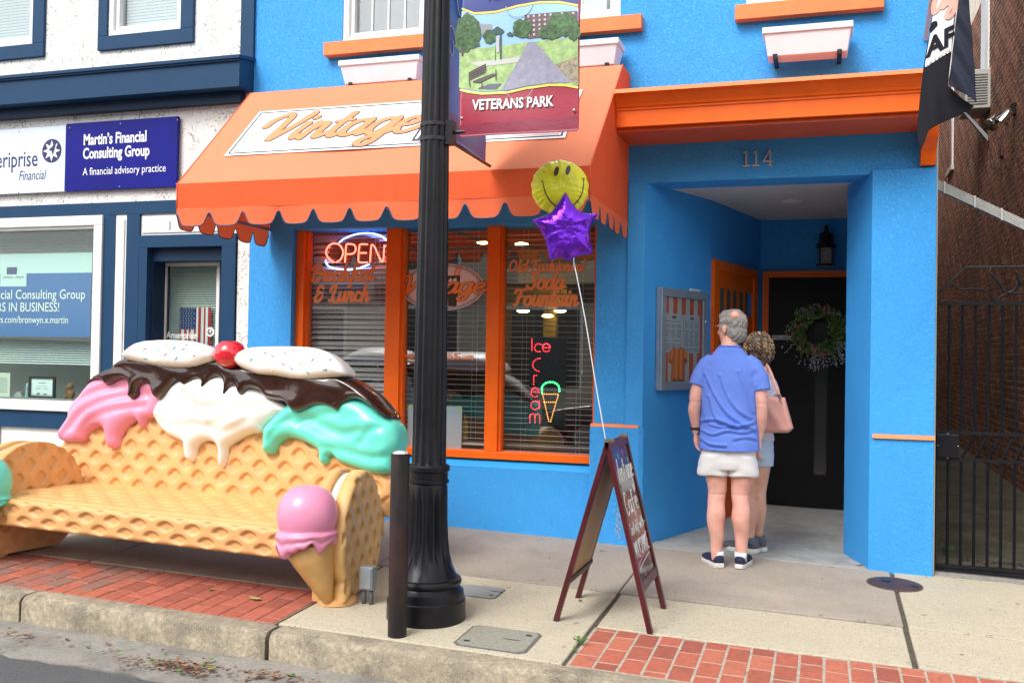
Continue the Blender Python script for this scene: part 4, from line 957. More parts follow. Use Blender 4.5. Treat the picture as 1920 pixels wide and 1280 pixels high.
# sloping ribbed trough between the buildings
g0_, g1_ = at(1750, 340, 8.05), at(2060, 484, 8.05)
gt = thing('ribbed_gutter', 'sloping ribbed white metal gutter crossing above the alley gate', 'gutter', g0_)
dv = (g1_-g0_); L_ = (XW-.003-g0_.x)/dv.x; g1_ = g0_+dv*L_
GUW = M('weathered_white_metal', (.58, .57, .53), .45, metal=.1, var=(14, .12), dirt=((8, (.3, .28, .24), .6, .8, .5),))
mb = MB(); n_ = 9
for k in range(n_):
    zt_ = .03-.075*k/n_; zb_ = zt_-.0062
    y_ = 8.05+(.006 if k % 2 else 0)
    mb.hexa([(g0_.x, y_, g0_.z+zb_), (g1_.x, y_, g1_.z+zb_), (g1_.x, 8.12, g1_.z+zb_), (g0_.x, 8.12, g0_.z+zb_)], [(g0_.x, y_, g0_.z+zt_), (g1_.x, y_, g1_.z+zt_), (g1_.x, 8.12, g1_.z+zt_), (g0_.x, 8.12, g0_.z+zt_)])
mb.out('trough', GUW, gt)
for f in (.06, .22, .36, .5, .68, .85):
    c = g0_.lerp(g1_, f); BOX('strap', GUW, gt, c.x-.006, c.x+.006, 8.04, 8.125, c.z-.052, c.z+.036)
# alley litter drain
BOX('added_end_wall', M('alley_brick_b'), nb, .7, XW, 26.01, 26.2, -1.6, 7)  # unseen wall added across the far end to darken the alley
AC_W = None
# gate
ga = thing('iron_gate', 'black iron gate closing the alley, with scrolls, lock box and vertical bars', 'gate', (1.35, 7.34, -1.4))
GX0, GX1, GY = .722, 2.06, 7.34
zb0 = -1.385
def gbar(x0, z0, x1, z1, r=.0075, name='bar', y=GY): MB().tube([(x0, y, z0), (x1, y, z1)], r*1.3, 4).out(name, BLACKM, ga)
for z, nm in ((zb0, 'bottom_rail'), (-.655, 'middle_rail'), (-.47, 'middle_rail'), (.415, 'top_rail')):
    BOX(nm, BLACKM, ga, GX0, GX1, GY-.014, GY+.014, z-.012, z+.012)
BOX('kick_rail', BLACKM, ga, GX0-.02, GX1+.01, GY-.03, GY+.03, zb0-.045, zb0-.015)
BOX('stile', BLACKM, ga, GX0-.012, GX0+.016, GY-.016, GY+.016, zb0-.02, .47); BOX('stile', BLACKM, ga, GX1-.02, GX1+.02, GY-.016, GY+.016, zb0-.02, .66)
k = 0; x = GX0+.088
while x < GX1-.03:
    gbar(x, zb0, x, -.655); gbar(x, -.47, x, .415)
    if x > 1.0-.13 and x+.083 < GX1: gbar(x, -.655, x+.083, -.47)
    x += .083
BOX('lock_box', BLACKM, ga, GX0+.01, GX0+.152, GY-.035, GY+.02, -.64, -.482, bev=.004)
mb = MB(); 
for a_, b_ in ((GX0+.08, -.478), (GX0+.08, -.645), (GX0+.02, -.56), (GX0+.146, -.56)): mb.ell((a_, GY-.037, b_), (.004, .003, .004), 8, 6)
mb.out('rivet', M('chrome'), ga, True)
MB().tube([(GX0, GY, .47), (.905, GY, .665), (GX1, GY, .665)], .010, 6).out('top_bar', BLACKM, ga)
def sc(pts, r=.008, nm='scroll'): MB().tube(catmull(pts, 6), r, 6).out(nm, BLACKM, ga, True)
P3 = lambda px, py: tuple(at(px, py, GY))
sc([P3(1785, 533), P3(1800, 542), P3(1825, 541), P3(1850, 546), P3(1869, 567)]); sc([P3(1869, 567), P3(1880, 553), P3(1905, 549), P3(1930, 552), P3(1950, 566)]); sc([P3(1858, 512), P3(1875, 532), P3(1885, 548), P3(1900, 545), P3(1908, 530)], .011); sc([P3(1906, 508), P3(1914, 530), P3(1930, 535), P3(1940, 520)], .011)
sc([P3(1975, 533), P3(1960, 545), P3(1990, 541), P3(2010, 546), P3(2030, 566)])
mb = MB(); mb.ell(P3(1857, 502), (.008, .008, .008), 8, 6); mb.out('finial', M('chrome'), ga, True)
# =================================================================== ICE CREAM BENCH
def WAF(n, c): return M(n, c, .5, bump=((220, .25, .0015), (30, .1, .003)), var=(9, .09), spots=((420, .2, (.62, .42, .2), .5),), dirt=((5, (.50, .25, .085), .5, .8, .45), (14, (.36, .2, .09), .68, .85, .35)))
WAFFLE = WAF('waffle_orange', (.74, .39, .15)); WAFFLE2 = WAF('waffle_pale', (.70, .42, .16)); CONE = WAF('cone_tan', (.64, .37, .13))
def GLOSS(n, c, r=.34): return M(n, c, r, coat=.2, var=(2.5, .05), bump=(7, .08, .01))
PINK = GLOSS('pink_cream', (.86, .30, .45)); VAN = GLOSS('vanilla_cream', (.86, .85, .80)); MNT = GLOSS('mint_cream', (.14, .74, .58)); CHOC = M('chocolate_gloss', (.034, .011, .007), .14, coat=.5, var=(4, .3), bump=(5, .25, .02))
CHER = M('cherry_red', (.72, .015, .03), .12, coat=1, var=(3, .15)); FILL = GLOSS('wafer_filling', (.82, .76, .62)); PINK2 = GLOSS('rose_cream', (.80, .28, .43))
be = thing('ice_cream_bench', 'giant moulded bench shaped like waffles with dripping pink, white and mint ice cream', 'bench', (-3.9, 5.3, -1.38))
# plane of the backrest
BY0, BT = 5.62, .12
bV = Vector((0, BT, 1)).normalized(); bO = Vector((0, BY0-.03*BT, -1.0)); bN = Vector((1, 0, 0)).cross(bV)
fb = frame(bO, (1, 0, 0), bV)
W0 = 0.0                                        # height above the backrest plane at which an outline was measured
def ob_(px, py):
    d_ = ray(px, py); p = d_*((bO.dot(bN)+W0)/d_.dot(bN)); return (p.x, (p-bO).dot(bV))
def Z1(pts): return [ob_(x/3.2, y/3.2+380) for x, y in pts]           # traced on an enlargement
def Z2(pts): return [ob_(x/2.286+420, y/2.286+620) for x, y in pts]
def Z3(pts): return [ob_(x/2.667, y/2.667+620) for x, y in pts]
def dimple(u, v, dx, dz, hw, hh, depth, u0=0, v0=0, sh=0):
    u = u-u0+sh*(v-v0); v = v-v0; out = np.zeros_like(u)
    for ou, ov in ((0, 0), (dx/2, dz/2)):
        a = ((u-ou+dx/2) % dx)-dx/2; b = ((v-ov+dz/2) % dz)-dz/2
        d = (np.abs(a/hw)**1.45+np.abs(b/hh)**1.45)**(1/1.45)
        t = np.clip((1.08-d)/.24, 0, 1); out = np.maximum(out, t*t*(3-2*t))
    return out*depth
CELL = .0085
def layer(name, P, mat, front, back, par=be, cell=CELL, fr=fb, sdmod=None, cat=True):
    if cat: P = catmull(P, 5, True)
    us, vs_, U, V = grid(P, cell); D = poly_sd(U, V, P)
    if sdmod: D = sdmod(D, U, V)
    return sd_mesh(name, D, us, vs_, front, back, fr, mat, par)
# backrest slab
bx0, bx1 = -5.20, -2.585
BP = [(bx0, -.02), (bx1-.03, -.02), (bx1, .12), (bx1, .30), (bx1-.10, .55), (bx1-.35, .75), (bx1-.8, .92), (-3.88, .97), (bx0+.8, .92), (bx0+.35, .75), (bx0+.10, .55), (bx0, .30)]
dx_, dz_ = .188, .180
a_u = ob_(525/2.667, 700/2.667+620)
layer('backrest', BP, WAFFLE, lambda s, u, v: .0+dome(s, .05, .05)-.05-dimple(u, v, dx_, dz_, .050, .047, .020, a_u[0], a_u[1], .0)*np.clip(s/.04, 0, 1), lambda s, u, v: -.09-dome(s, .05, .07), cat=False)
# scoops
def dpoly(u, v, pts):
    d = np.full(u.shape, 9.0)
    for a, b in zip(pts[:-1], pts[1:]): d = np.minimum(d, seg_dist(u, v, a, b)[0])
    return d
def crease(u, v, lines, amp=.012, sg_=.03):
    h = np.zeros_like(u)
    for L in lines:
        L = catmull(L, 4); d = dpoly(u, v, L); h = h-amp*np.exp(-(d/sg_)**2)
        L2 = [(x-.01, y+.045) for x, y in L]; d = dpoly(u, v, L2); h = h+amp*.8*np.exp(-(d/(sg_*1.3))**2)
    return h
W0 = .03
pinkP = Z3([(470, 235), (435, 275), (400, 320), (370, 350), (340, 400), (335, 430), (310, 470), (292, 500), (290, 530), (305, 548), (340, 555), (380, 556), (410, 545), (430, 515), (460, 488), (495, 478), (515, 490), (525, 520), (528, 560), (545, 588), (570, 588), (590, 570), (598, 530), (615, 500), (650, 462), (680, 448), (690, 460), (700, 480), (712, 484), (720, 460), (735, 440), (768, 430), (800, 400), (820, 340), (800, 270), (760, 215), (640, 195), (540, 205)])
vanP = Z3([(768, 420), (775, 385), (800, 340), (850, 270), (960, 215), (1100, 195), (1230, 200)])+Z2([(150, 230), (230, 290), (275, 340), (230, 370), (180, 410), (170, 432), (120, 440), (90, 450), (60, 465), (30, 485), (14, 500), (8, 530), (2, 560)])+Z3([(1108, 684), (1094, 670), (1090, 630), (1088, 585), (1070, 560), (1030, 550), (990, 565), (972, 590), (965, 640), (950, 652), (930, 640), (922, 600), (915, 560), (890, 545), (840, 520), (800, 480), (778, 445)])
mintP = Z2([(168, 430), (165, 500), (172, 522), (190, 528), (210, 520), (225, 495), (245, 470), (280, 458), (330, 470), (370, 490), (400, 510), (405, 540), (412, 567), (430, 573), (445, 560), (450, 535), (465, 535), (490, 560), (540, 580), (600, 600), (650, 612), (690, 612), (715, 600), (724, 565), (730, 540), (745, 490), (748, 440), (735, 400), (700, 365), (650, 320), (580, 280), (480, 262), (380, 265), (290, 300), (240, 340), (205, 375), (180, 400)])
T_ = .11
pl = [Z3([(310, 540), (400, 440), (520, 370), (640, 330), (760, 320)]), Z3([(345, 430), (430, 350), (540, 300), (640, 285)]), Z3([(400, 545), (470, 450), (600, 400), (740, 380)])]
vl = [Z3([(960, 320), (1010, 370), (1080, 390), (1173, 370)]), Z3([(1080, 470), (1140, 460)])+Z2([(30, 380), (110, 330), (200, 320)]), Z3([(800, 440), (900, 480), (1000, 470)])+Z2([(0, 430), (60, 420), (120, 390)])]
ml = [Z2([(200, 470), (260, 400), (350, 370), (430, 400), (520, 440), (600, 430)]), Z2([(440, 500), (540, 520), (640, 545), (715, 540)]), Z2([(600, 480), (640, 430), (700, 420), (735, 450)]), Z2([(330, 400), (400, 370), (500, 350)])]
def sf(T, R, lines, bul=.02): return lambda s, u, v: dome(s, R, T)+crease(u, v, lines)*np.clip(s/.05, 0, 1)+bul*np.sin(u*6.0+v*9)*np.clip(s/.1, 0, 1)
layer('pink_scoop', pinkP, PINK, sf(.085, .085, pl), lambda s, u, v: -.10-dome(s, .12, .10))
layer('vanilla_scoop', vanP, VAN, sf(.105, .10, vl), lambda s, u, v: -.10-dome(s, .12, .10))
layer('mint_scoop', mintP, MNT, sf(.09, .09, ml), lambda s, u, v: -.10-dome(s, .12, .10))
cm_d = 1
W0 = .075
chP = Z1([(515, 1085), (560, 1045), (620, 1010), (680, 985), (700, 960), (745, 935), (850, 930), (1000, 930), (1150, 925), (1290, 930), (1360, 940)])+Z2([(30, 140), (100, 150), (250, 170), (400, 175), (490, 185), (530, 200), (575, 228), (620, 262), (660, 305), (692, 348), (704, 374), (680, 367), (650, 347), (620, 322), (590, 304), (560, 300), (530, 318), (510, 340), (490, 350), (465, 340), (430, 329), (395, 329), (360, 345), (320, 356), (290, 345), (275, 322), (255, 307), (210, 300), (180, 290), (160, 265), (140, 256), (115, 256), (105, 270), (88, 284), (70, 280), (62, 262), (58, 246), (45, 246), (38, 262), (28, 282), (12, 289), (0, 283)])+Z1([(1345, 1150), (1350, 1110), (1345, 1078), (1322, 1057), (1295, 1070), (1270, 1105), (1245, 1132), (1220, 1125), (1208, 1100), (1213, 1078), (1190, 1075), (1160, 1100), (1130, 1120), (1100, 1100), (1080, 1082), (1060, 1092), (1030, 1130), (1000, 1165), (960, 1187), (932, 1170), (920, 1130), (912, 1098), (888, 1087), (852, 1100), (838, 1130), (827, 1165), (800, 1183), (775, 1165), (778, 1120), (776, 1082), (750, 1064), (720, 1072), (680, 1095), (645, 1100), (625, 1077), (600, 1064), (560, 1070), (528, 1090)])
def chf(s, u, v): return .088+dome(s, .045, .05)-.088*np.clip(1-s/.03, 0, 1)*.45+.009*np.sin(u*11+2*np.sin(v*14))*np.clip(s/.06, 0, 1)+.004*np.sin(v*30+u*9)*np.clip(s/.06, 0, 1)
layer('chocolate_sauce', chP, CHOC, chf, lambda s, u, v: -.10-dome(s, .08, .14))
W0 = .13
wlP = Z1([(742, 918), (760, 890), (800, 858), (850, 834), (920, 825), (1000, 822), (1080, 824), (1140, 828), (1190, 838), (1240, 855), (1280, 880), (1296, 912), (1285, 947), (1230, 968), (1150, 985), (1050, 990), (980, 985), (900, 970), (820, 955), (762, 940)])
wrP = Z2([(52, 125), (65, 98), (95, 78), (130, 70), (200, 67), (280, 66), (340, 68), (390, 73), (440, 89), (480, 118), (510, 152), (524, 180), (518, 192), (480, 197), (420, 205), (350, 210), (290, 205), (210, 191), (150, 186), (90, 165), (62, 146)])
WHIP = GLOSS('whipped_cream', (.88, .87, .84), .25)
for P in (wlP, wrP): layer('whipped_cream', P, WHIP, lambda s, u, v: .125+dome(s, .06, .075)+.006*np.sin(u*22)*np.clip(s/.05, 0, 1), lambda s, u, v: .115-dome(s, .075, .27))
def bsurf(p, w): return Vector(fb(p[0], p[1], w))
SPR = [M('sprinkle_'+n, c, .4) for n, c in (('blue', (.1, .35, .6)), ('pink', (.8, .2, .25)), ('yellow', (.85, .7, .1)), ('teal', (.05, .45, .4)))]
rs = random.Random(5)
for P, pts in ((wlP, [(860, 845), (905, 885), (1040, 862), (1085, 880), (1135, 885), (1035, 920), (975, 955), (905, 940), (1095, 940), (1205, 925), (1255, 900), (990, 890), (1150, 860), (820, 880)]), (wrP, None)):
    src = Z1(pts) if pts else Z2([(105, 105), (200, 100), (285, 100), (235, 115), (350, 145), (405, 130), (470, 130), (278, 148), (230, 175), (380, 183), (455, 172), (320, 90), (430, 110), (140, 130), (310, 165)])
    Pc = catmull(P, 5, True)
    for i, q in enumerate(src):
        s = -poly_sd(np.array([[q[0]]]), np.array([[q[1]]]), Pc)[0, 0]
        w = .125+float(dome(np.array(max(s, 0)), .06, .075))+.006*math.sin(q[0]*22)*min(1, s/.05)
        an = rs.uniform(-1.0, 1.0); d_ = Vector((math.cos(an), 0, math.sin(an)))*.013; c = bsurf(q, w+.0005)
        MB().tube([c-d_, c+d_], .0038, 6).out('sprinkle', SPR[(i+(0 if pts else 2)) % 4], be, True)
cc = bsurf(ob_(430.6, 663), .13)
V = MB().ell(cc, (.103, .103, .097), 40, 24)
V.v = [(x, y, z-.022*math.exp(-((x-cc.x)**2+(y-cc.y)**2)/.0012)*(1 if z > cc.z else 0)) for x, y, z in V.v]
V.out('cherry', CHER, be, True)
# seat : waffle slab with front apron, falls with the street
stz = lambda x: -.93-.026*(x+4.93)
fs_ = lambda u, v, w: (u, v, -.955-.026*(u+4.0)+w-.0*(v))
layer('seat', [(-5.04, 4.90), (-2.73, 4.90), (-2.66, 5.70), (-5.12, 5.70)], WAFFLE2, lambda s, u, v: dome(s, .035, .03)-.03-dimple(u, v, .188, .19, .048, .040, .010, -4.9, 5.02)*np.clip(s/.10-.3, 0, 1), lambda s, u, v: -.16+0*s, fr=fs_, cat=False)
ap = lambda u, v, w: (u, 4.895-w, v-.026*(u+4.0))
layer('seat_apron', [(-5.06, -1.135), (-2.72, -1.135), (-2.72, -.962), (-5.06, -.962)], WAFFLE, lambda s, u, v: .012+dome(s, .028, .028)-dimple(u, v, .188, .130, .056, .031, .019, -4.9, -1.09, .0)*np.clip(s/.02, 0, 1), lambda s, u, v: -.07+0*s, fr=ap, cat=False)
# arms : round waffle sandwiches, cream between
def arm(sgn):
    cx = -3.89; 
    def mp(off):
        def f(u, v, w):                          # u along depth, v height, w outward
            xo = 1.33-.155*(u-4.95)+off
            return (cx+sgn*(xo+w), u, v)
        return f
    zc = -1.03-.0253*(sgn*1.3); C = (5.245, zc); R = .375; zf = gz(cx+sgn*1.3, 5.2)+.012
    circ = [(C[0]+R*math.cos(math.radians(a)), C[1]+R*math.sin(math.radians(a))) for a in range(0, 360, 6)]
    circ = [(u*1.0, max(v, zf)) for u, v in circ]
    circ = [(u, v) for u, v in circ]
    bot = [p for p in circ if p[1] <= zf+1e-6]
    P = [(4.93 if (p[1] <= zf+.10 and p[0] < C[0]) else p[0], p[1]) for p in circ]
    wobble = lambda D, U, V: D+.005*np.cos(np.arctan2(V-C[1], U-C[0])*22)*(V > zf+.12)*(U > C[0]+.12)
    f = lambda s, u, v: dome(s, .03, .03)-dimple(u, v, .165, .185, .040, .047, .024, 5.2, zc+.04)*np.clip(s/.03, 0, 1)
    fl_ = (lambda fn: fn)
    layer('wafer', P, WAFFLE2, f, lambda s, u, v: -.055+0*s, fr=mp(0), cat=False, cell=.0065, sdmod=wobble)
    layer('wafer_filling', P, FILL, lambda s, u, v: -.045+0*s, lambda s, u, v: -.125+0*s, fr=mp(0), cat=False, sdmod=lambda D, U, V: D+.02)
    layer('wafer', P, WAFFLE, lambda s, u, v: -.11+0*s, lambda s, u, v: -.185+dimple(u, v, .165, .185, .040, .047, .018, 5.2, zc+.04)*np.clip(s/.03, 0, 1), fr=mp(0), cat=False, cell=.0065, sdmod=wobble)
    # foot
    x_ = cx+sgn*1.24; g_ = gz(x_, 4.98)
    MB().rings([(x_+sgn*.02, 5.02, g_+.002, .115, .115), (x_+sgn*.02, 5.02, g_+.022, .115, .115), (x_+sgn*.02, 5.03, g_+.04, .10, .10)], 28).out('foot', WAFFLE, be, True, auto=50)
    # cone and scoop at the front
    xc = cx+1.165 if sgn > 0 else cx-1.12; yc = 4.83
    tip = Vector((xc+sgn*.09, 4.92, gz(xc, 4.9)+.03)); top = Vector((xc+sgn*.005, yc+.01, -1.02-.0253*sgn))
    MB().tube([tip, tip.lerp(top, .3), tip.lerp(top, .7), top], [.028, .068, .116, .143], 36).out('cone', CONE, be, True)
    sc_c = Vector((xc, yc, -.865-.0253*sgn)); mt = PINK2 if sgn > 0 else MNT
    R0 = .163; rg = []
    prof = [(.0, .150), (.055, .147), (.095, .130), (.128, .098), (.148, .060), (.158, .015), (.158, -.03), (.150, -.062), (.143, -.078), (.152, -.09), (.163, -.10), (.163, -.116), (.152, -.132), (.150, -.142), (.158, -.154), (.157, -.172), (.142, -.192), (.11, -.188)]
    n = 72; Vv = []; 
    for i, (r, z) in enumerate(prof):
        for k in range(n):
            a = 2*math.pi*k/n; low = max(0, (-z-.06)/.13)
            til = .034*math.cos(a+.25)*low
            drip = -.014*low+low*low*(.016*math.sin(a*5+1)+.013*math.sin(a*8+2.2)+.008*math.sin(a*13))+.018*low
            rr_ = 1.06*r*(1+.012*math.sin(3*a+1))+low*.006*math.sin(a*5+1)
            Vv.append((sc_c.x+rr_*math.cos(a), sc_c.y+rr_*math.sin(a), sc_c.z+z*1.06+til+drip*1.3))
    Fc = [(i*n+k, i*n+(k+1) % n, (i+1)*n+(k+1) % n, (i+1)*n+k) for i in range(len(prof)-1) for k in range(n)]
    Fc = [f[::-1] for f in Fc]
    o = mesh('scoop', Vv, Fc, mt, be, True); md = o.modifiers.new('sub', 'SUBSURF'); md.levels = 1; md.render_levels = 1
arm(1); arm(-1)
# =================================================================== LAMP POST
lp = thing('street_lamp_post', 'black fluted cast iron lamp post with flared base beside the bench', 'lamp post', (-2.062, 4.97, gz(-2.06, 4.97)))
LC = (-2.062, 4.97, 0); gz0 = gz(-2.06, 4.97)
def flute(n, d, za, zb_): 
    return lambda r, z, a: r-(d*r*max(0, 1-abs(((a*n/(2*math.pi)) % 1)-.5)*2.6) if za < z < zb_ else 0)
sp_ = [(.0945, -.60)]+[(.0945-.0345*(z+.6)/4.0, z) for z in np.arange(-.58, 4.4, .25)]
MB().lathe(sp_, LC, 120, flute(12, .10, -.59, 9)).out('shaft', BLACKM, lp, True, auto=35)
MB().lathe([(.09, -.70), (.113, -.695), (.113, -.68), (.106, -.675), (.106, -.635), (.116, -.628), (.116, -.606), (.108, -.598), (.09, -.597)], LC, 64).out('collar', BLACKM, lp, True, auto=35)
bz = [(.100, -.70), (.104, -.705)]+[(.104+.004*k, -.71-.05*k) for k in range(6)]
flare = [(.106, -.72), (.106, -.80), (.108, -.90), (.113, -1.0), (.122, -1.08), (.138, -1.14), (.158, -1.185), (.172, -1.205)]
MB().lathe([(.100, -.70)]+flare, LC, 160, flute(14, .13, -1.13, -.745)).out('base', BLACKM, lp, True, auto=35)
MB().lathe([(.172, -1.205), (.186, -1.21), (.192, -1.225), (.188, -1.24), (.178, -1.25), (.186, -1.262), (.202, -1.275), (.206, -1.30), (.206, -1.318), (.214, -1.325), (.216, gz0+.006), (.214, gz0-.02)], LC, 72).out('base_ring', BLACKM, lp, True, auto=35)
for z in (1.255, 1.175, 1.265, 1.185): MB().lathe([(.079, z-.004), (.083, z-.004), (.083, z+.004), (.079, z+.004)], LC, 32).out('band', M('steel_band', (.05, .05, .055), .35, metal=.5), lp, True, auto=35)
mb = MB().box(LC[0]+.06, LC[0]+.115, LC[1]-.03, LC[1]+.03, 1.15, 1.28).tube([(LC[0]+.1, LC[1], 1.218), (LC[0]+.18, LC[1], 1.218)], .011, 8); mb.out('banner_bracket', BLACKM, lp)
mb = MB().box(LC[0]-.03, LC[0]+.03, LC[1]+.06, LC[1]+.11, 1.15, 1.28).tube([(LC[0], LC[1]+.1, 1.225), (LC[0], LC[1]+.93, 1.215)], .010, 8); mb.out('banner_bracket', M('rusty_rod', (.16, .07, .04), .6), lp)
# bollard
bo = thing('steel_bollard', 'dark rusty steel pipe bollard filled with concrete beside the lamp post', 'bollard', (-2.075, 4.62, gz(-2.07, 4.62)))
RUST = M('rusty_black_pipe', (.017, .0145, .015), .5, metal=0, spec=.3, bump=((70, .3, .003), (12, .2, .004)), var=(9, .5), dirt=((3.5, (.055, .022, .018), .5, .68, .7), (30, (.01, .01, .01), .6, .7, .8)), aniso=(1, 1, .5))
MB().lathe([(.0485, gz(-2.07, 4.62)-.03), (.0485, -.512), (.0465, -.507), (.043, -.507)], (-2.075, 4.62, 0), 40).out('pipe', RUST, bo, True, auto=40)
MB().lathe([(.0435, -.52), (.042, -.507), (.03, -.498), (.012, -.494), (.001, -.493)], (-2.075, 4.62, 0), 24).out('cap', M('rough_cap', (.62, .6, .55), .9, bump=(90, 1, .01), var=(50, .3)), bo, True)
# small electrical box
c = onground(689, 1132); eb = thing('electrical_box', 'small grey electrical box on two conduits by the bench foot', 'electrical box', c)
BOX('box', M('weathered_aluminium', (.30, .33, .36), .5, metal=.3, bump=(60, .2, .002), var=(10, .15)), eb, c.x-.042, c.x+.042, c.y-.03, c.y+.03, c.z+.085, c.z+.215, bev=.006)
BOX('cover', M('weathered_aluminium'), eb, c.x-.034, c.x+.034, c.y-.036, c.y-.031, c.z+.095, c.z+.205, bev=.002)
for s in (-1, 1): MB().tube([(c.x+s*.022, c.y, c.z-.01), (c.x+s*.022, c.y, c.z+.09)], .0125, 12).out('conduit', M('grey_plastic', (.12, .125, .13), .6), eb, True)
# covers let into the pavement
def cover(P, name, lab, mat, cat, holes, dz=.005):
    t = thing(name, lab, cat, P[0]); c = sum(P, Vector())/len(P)
    rim = [(p.x, p.y) for p in P]; inn = [(c.x+(p.x-c.x)*.93, c.y+(p.y-c.y)*.92) for p in P]
    MB().prism(rim, tilt(-.03), tilt(dz)).out('rim', M('cover_rim', (.13, .13, .125), .8, bump=(90, .4, .003)), t)
    MB().prism(inn, tilt(-.03), tilt(dz+.004)).out('lid', mat, t, bev=.002)
    mb = MB()
    for hx, hy, r in holes:
        x = P[0].x*(1-hx)+P[1].x*hx; y = P[0].y*(1-hy)+P[3].y*hy
        mb.prism([(x+r*math.cos(a*.524), y+r*.8*math.sin(a*.524)) for a in range(12)], tilt(dz), tilt(dz+.006))
    mb.out('bolt_hole', M('dark_hole', (.03, .03, .03), .7), t); return t
CVM = M('cover_concrete', (.27, .26, .21), .85, bump=(140, .5, .002), var=(50, .2), spots=((150, .25, (.42, .4, .34), .6),))
def rr_poly(x0, x1, y0, y1, r): return [Vector((x, y, gz(x, y))) for x, y in [(x0+r, y0), (x1-r, y0), (x1, y0+r), (x1, y1-r), (x1-r, y1), (x0+r, y1), (x0, y1-r), (x0, y0+r)]]
def cov(x0, x1, y0, y1, *a, holes=()):
    P = rr_poly(x0, x1, y0, y1, .03); t = cover(P, *a, [], ); mb = MB()
    for hx, hy, rx, ry in holes:
        x = x0+(x1-x0)*hx; y = y0+(y1-y0)*hy
        mb.prism([(x+rx*math.cos(k*.524), y+ry*math.sin(k*.524)) for k in range(12)], tilt(.0), tilt(.0105))
    mb.out('bolt_hole', M('dark_hole'), t)
cov(-1.77, -1.385, 4.60, 4.94, 'utility_cover', 'large square concrete utility cover near the kerb right of the lamp post', CVM, 'cover', holes=((.15, .2, .018, .012), (.85, .78, .018, .012), (.68, .5, .05, .004)))
cov(-2.10, -1.82, 5.42, 5.66, 'utility_cover', 'smaller grey utility cover behind the lamp post base', M('cover_metal', (.36, .37, .36), .6, metal=.3, bump=(120, .4, .002), var=(30, .15)), 'cover', holes=((.85, .6, .04, .005), (.85, .25, .014, .01)))
cx_, cy_ = .44, 6.79
t = thing('manhole_cover', 'oval looking rusty iron manhole cover in front of the blue pillar', 'manhole cover', (cx_, cy_, gz(cx_, cy_)))
IRON = M('rusty_iron_lid', (.085, .045, .04), .55, metal=.4, bump=(60, .5, .004), var=(9, .4), dirt=((7, (.16, .05, .03), .5, .7, .7),))
disc = lambda r: [(cx_+r*math.cos(a*math.pi/18), cy_+r*math.sin(a*math.pi/18)) for a in range(36)]
MB().prism(disc(.172), tilt(-.02), tilt(.006)).out('rim', JOINT, t); MB().prism(disc(.16), tilt(-.02), tilt(.0105)).out('lid', IRON, t, bev=.003)
mb = MB(); mb.prism([(cx_-.05+.028*math.cos(a*.524), cy_+.04+.03*math.sin(a*.524)) for a in range(12)], tilt(0), tilt(.015)); mb.prism([(cx_+.12+.02*math.cos(a*.524), cy_-.03+.02*math.sin(a*.524)) for a in range(12)], tilt(0), tilt(.015))
mb.out('lug', BLACKM, t)
# =================================================================== STREET BANNERS
BNB = M('banner_royal', (.015, .03, .22), .45); BRD = M('banner_crimson', (.33, .012, .04), .42, bump=(7, .25, .01)); BSK = M('banner_skyblue', (.32, .55, .78), .5)
BYL = M('banner_yellow', (.85, .62, .1), .5); BMAR = M('banner_hem', (.24, .015, .045), .42, bump=(9, .4, .01))
def wavy(u, v): return .006*math.sin(u*9+v*5)+.004*math.sin(v*11)
def sheet(name, P, fr, w, mat, par, t=.001, cell=.012, smooth=True):
    us, vs_, U, V = grid(P, cell); D = poly_sd(U, V, P)
    wf = lambda u, v: .008*np.sin(u*9+v*5)+.005*np.sin(v*11+u*3)
    return sd_mesh(name, D, us, vs_, lambda s, u, v: w+wf(u, v), None if t is None else (lambda s, u, v: w-t+wf(u, v)), fr, mat, par, smooth)
YBn = 4.97; bs_ = thing('street_banner', 'street banner printed VETERANS PARK with a park photograph, hung right of the lamp post', 'banner', (-1.9, YBn, 1.2))
o_ = at(862, 258, YBn); bw = at(1085, 248, YBn).x-o_.x; fbn = frame((o_.x, YBn, o_.z), (1, 0, 0), (0, 0, 1))
def nb_(px, py): p = at(px, py, YBn); return (p.x-o_.x, p.z-o_.z)
sheet('cloth', [(0, 0), (bw, 0), (bw, 1.25), (0, 1.25)], fbn, 0, BRD, bs_, t=.003)
pic0 = [nb_(862, 168), nb_(880, 172), nb_(905, 175), nb_(950, 172), nb_(985, 163), nb_(1030, 157), nb_(1060, 158), nb_(1085, 163)]
pictop = [nb_(1085, 14), nb_(1050, 8), nb_(1010, 9), nb_(970, 15), nb_(930, 25), nb_(890, 28), nb_(862, 20)]
pic0 = [(min(max(u, 0), bw), v) for u, v in pic0]; pictop = [(min(max(u, 0), bw), v) for u, v in pictop]
sheet('picture_sky', pic0+pictop, fbn, .002, BSK, bs_, t=None)
sheet('top_band', [(u, v) for u, v in pictop[::-1]]+[(bw, 1.25), (0, 1.25)], fbn, .002, BNB, bs_, t=None)
def curve_strip(L, th): return [(u, v) for u, v in L]+[(u, v+th) for u, v in L[::-1]]
sheet('yellow_line', curve_strip(pic0, -.012)[::-1], fbn, .004, BYL, bs_, t=None, cell=.006); sheet('yellow_line', curve_strip(pictop, .012), fbn, .004, BYL, bs_, t=None, cell=.006)
sheet('hem', [(0, 0), (bw, 0), nb_(1085, 218), nb_(862, 236)], fbn, .003, BMAR, bs_, t=None)
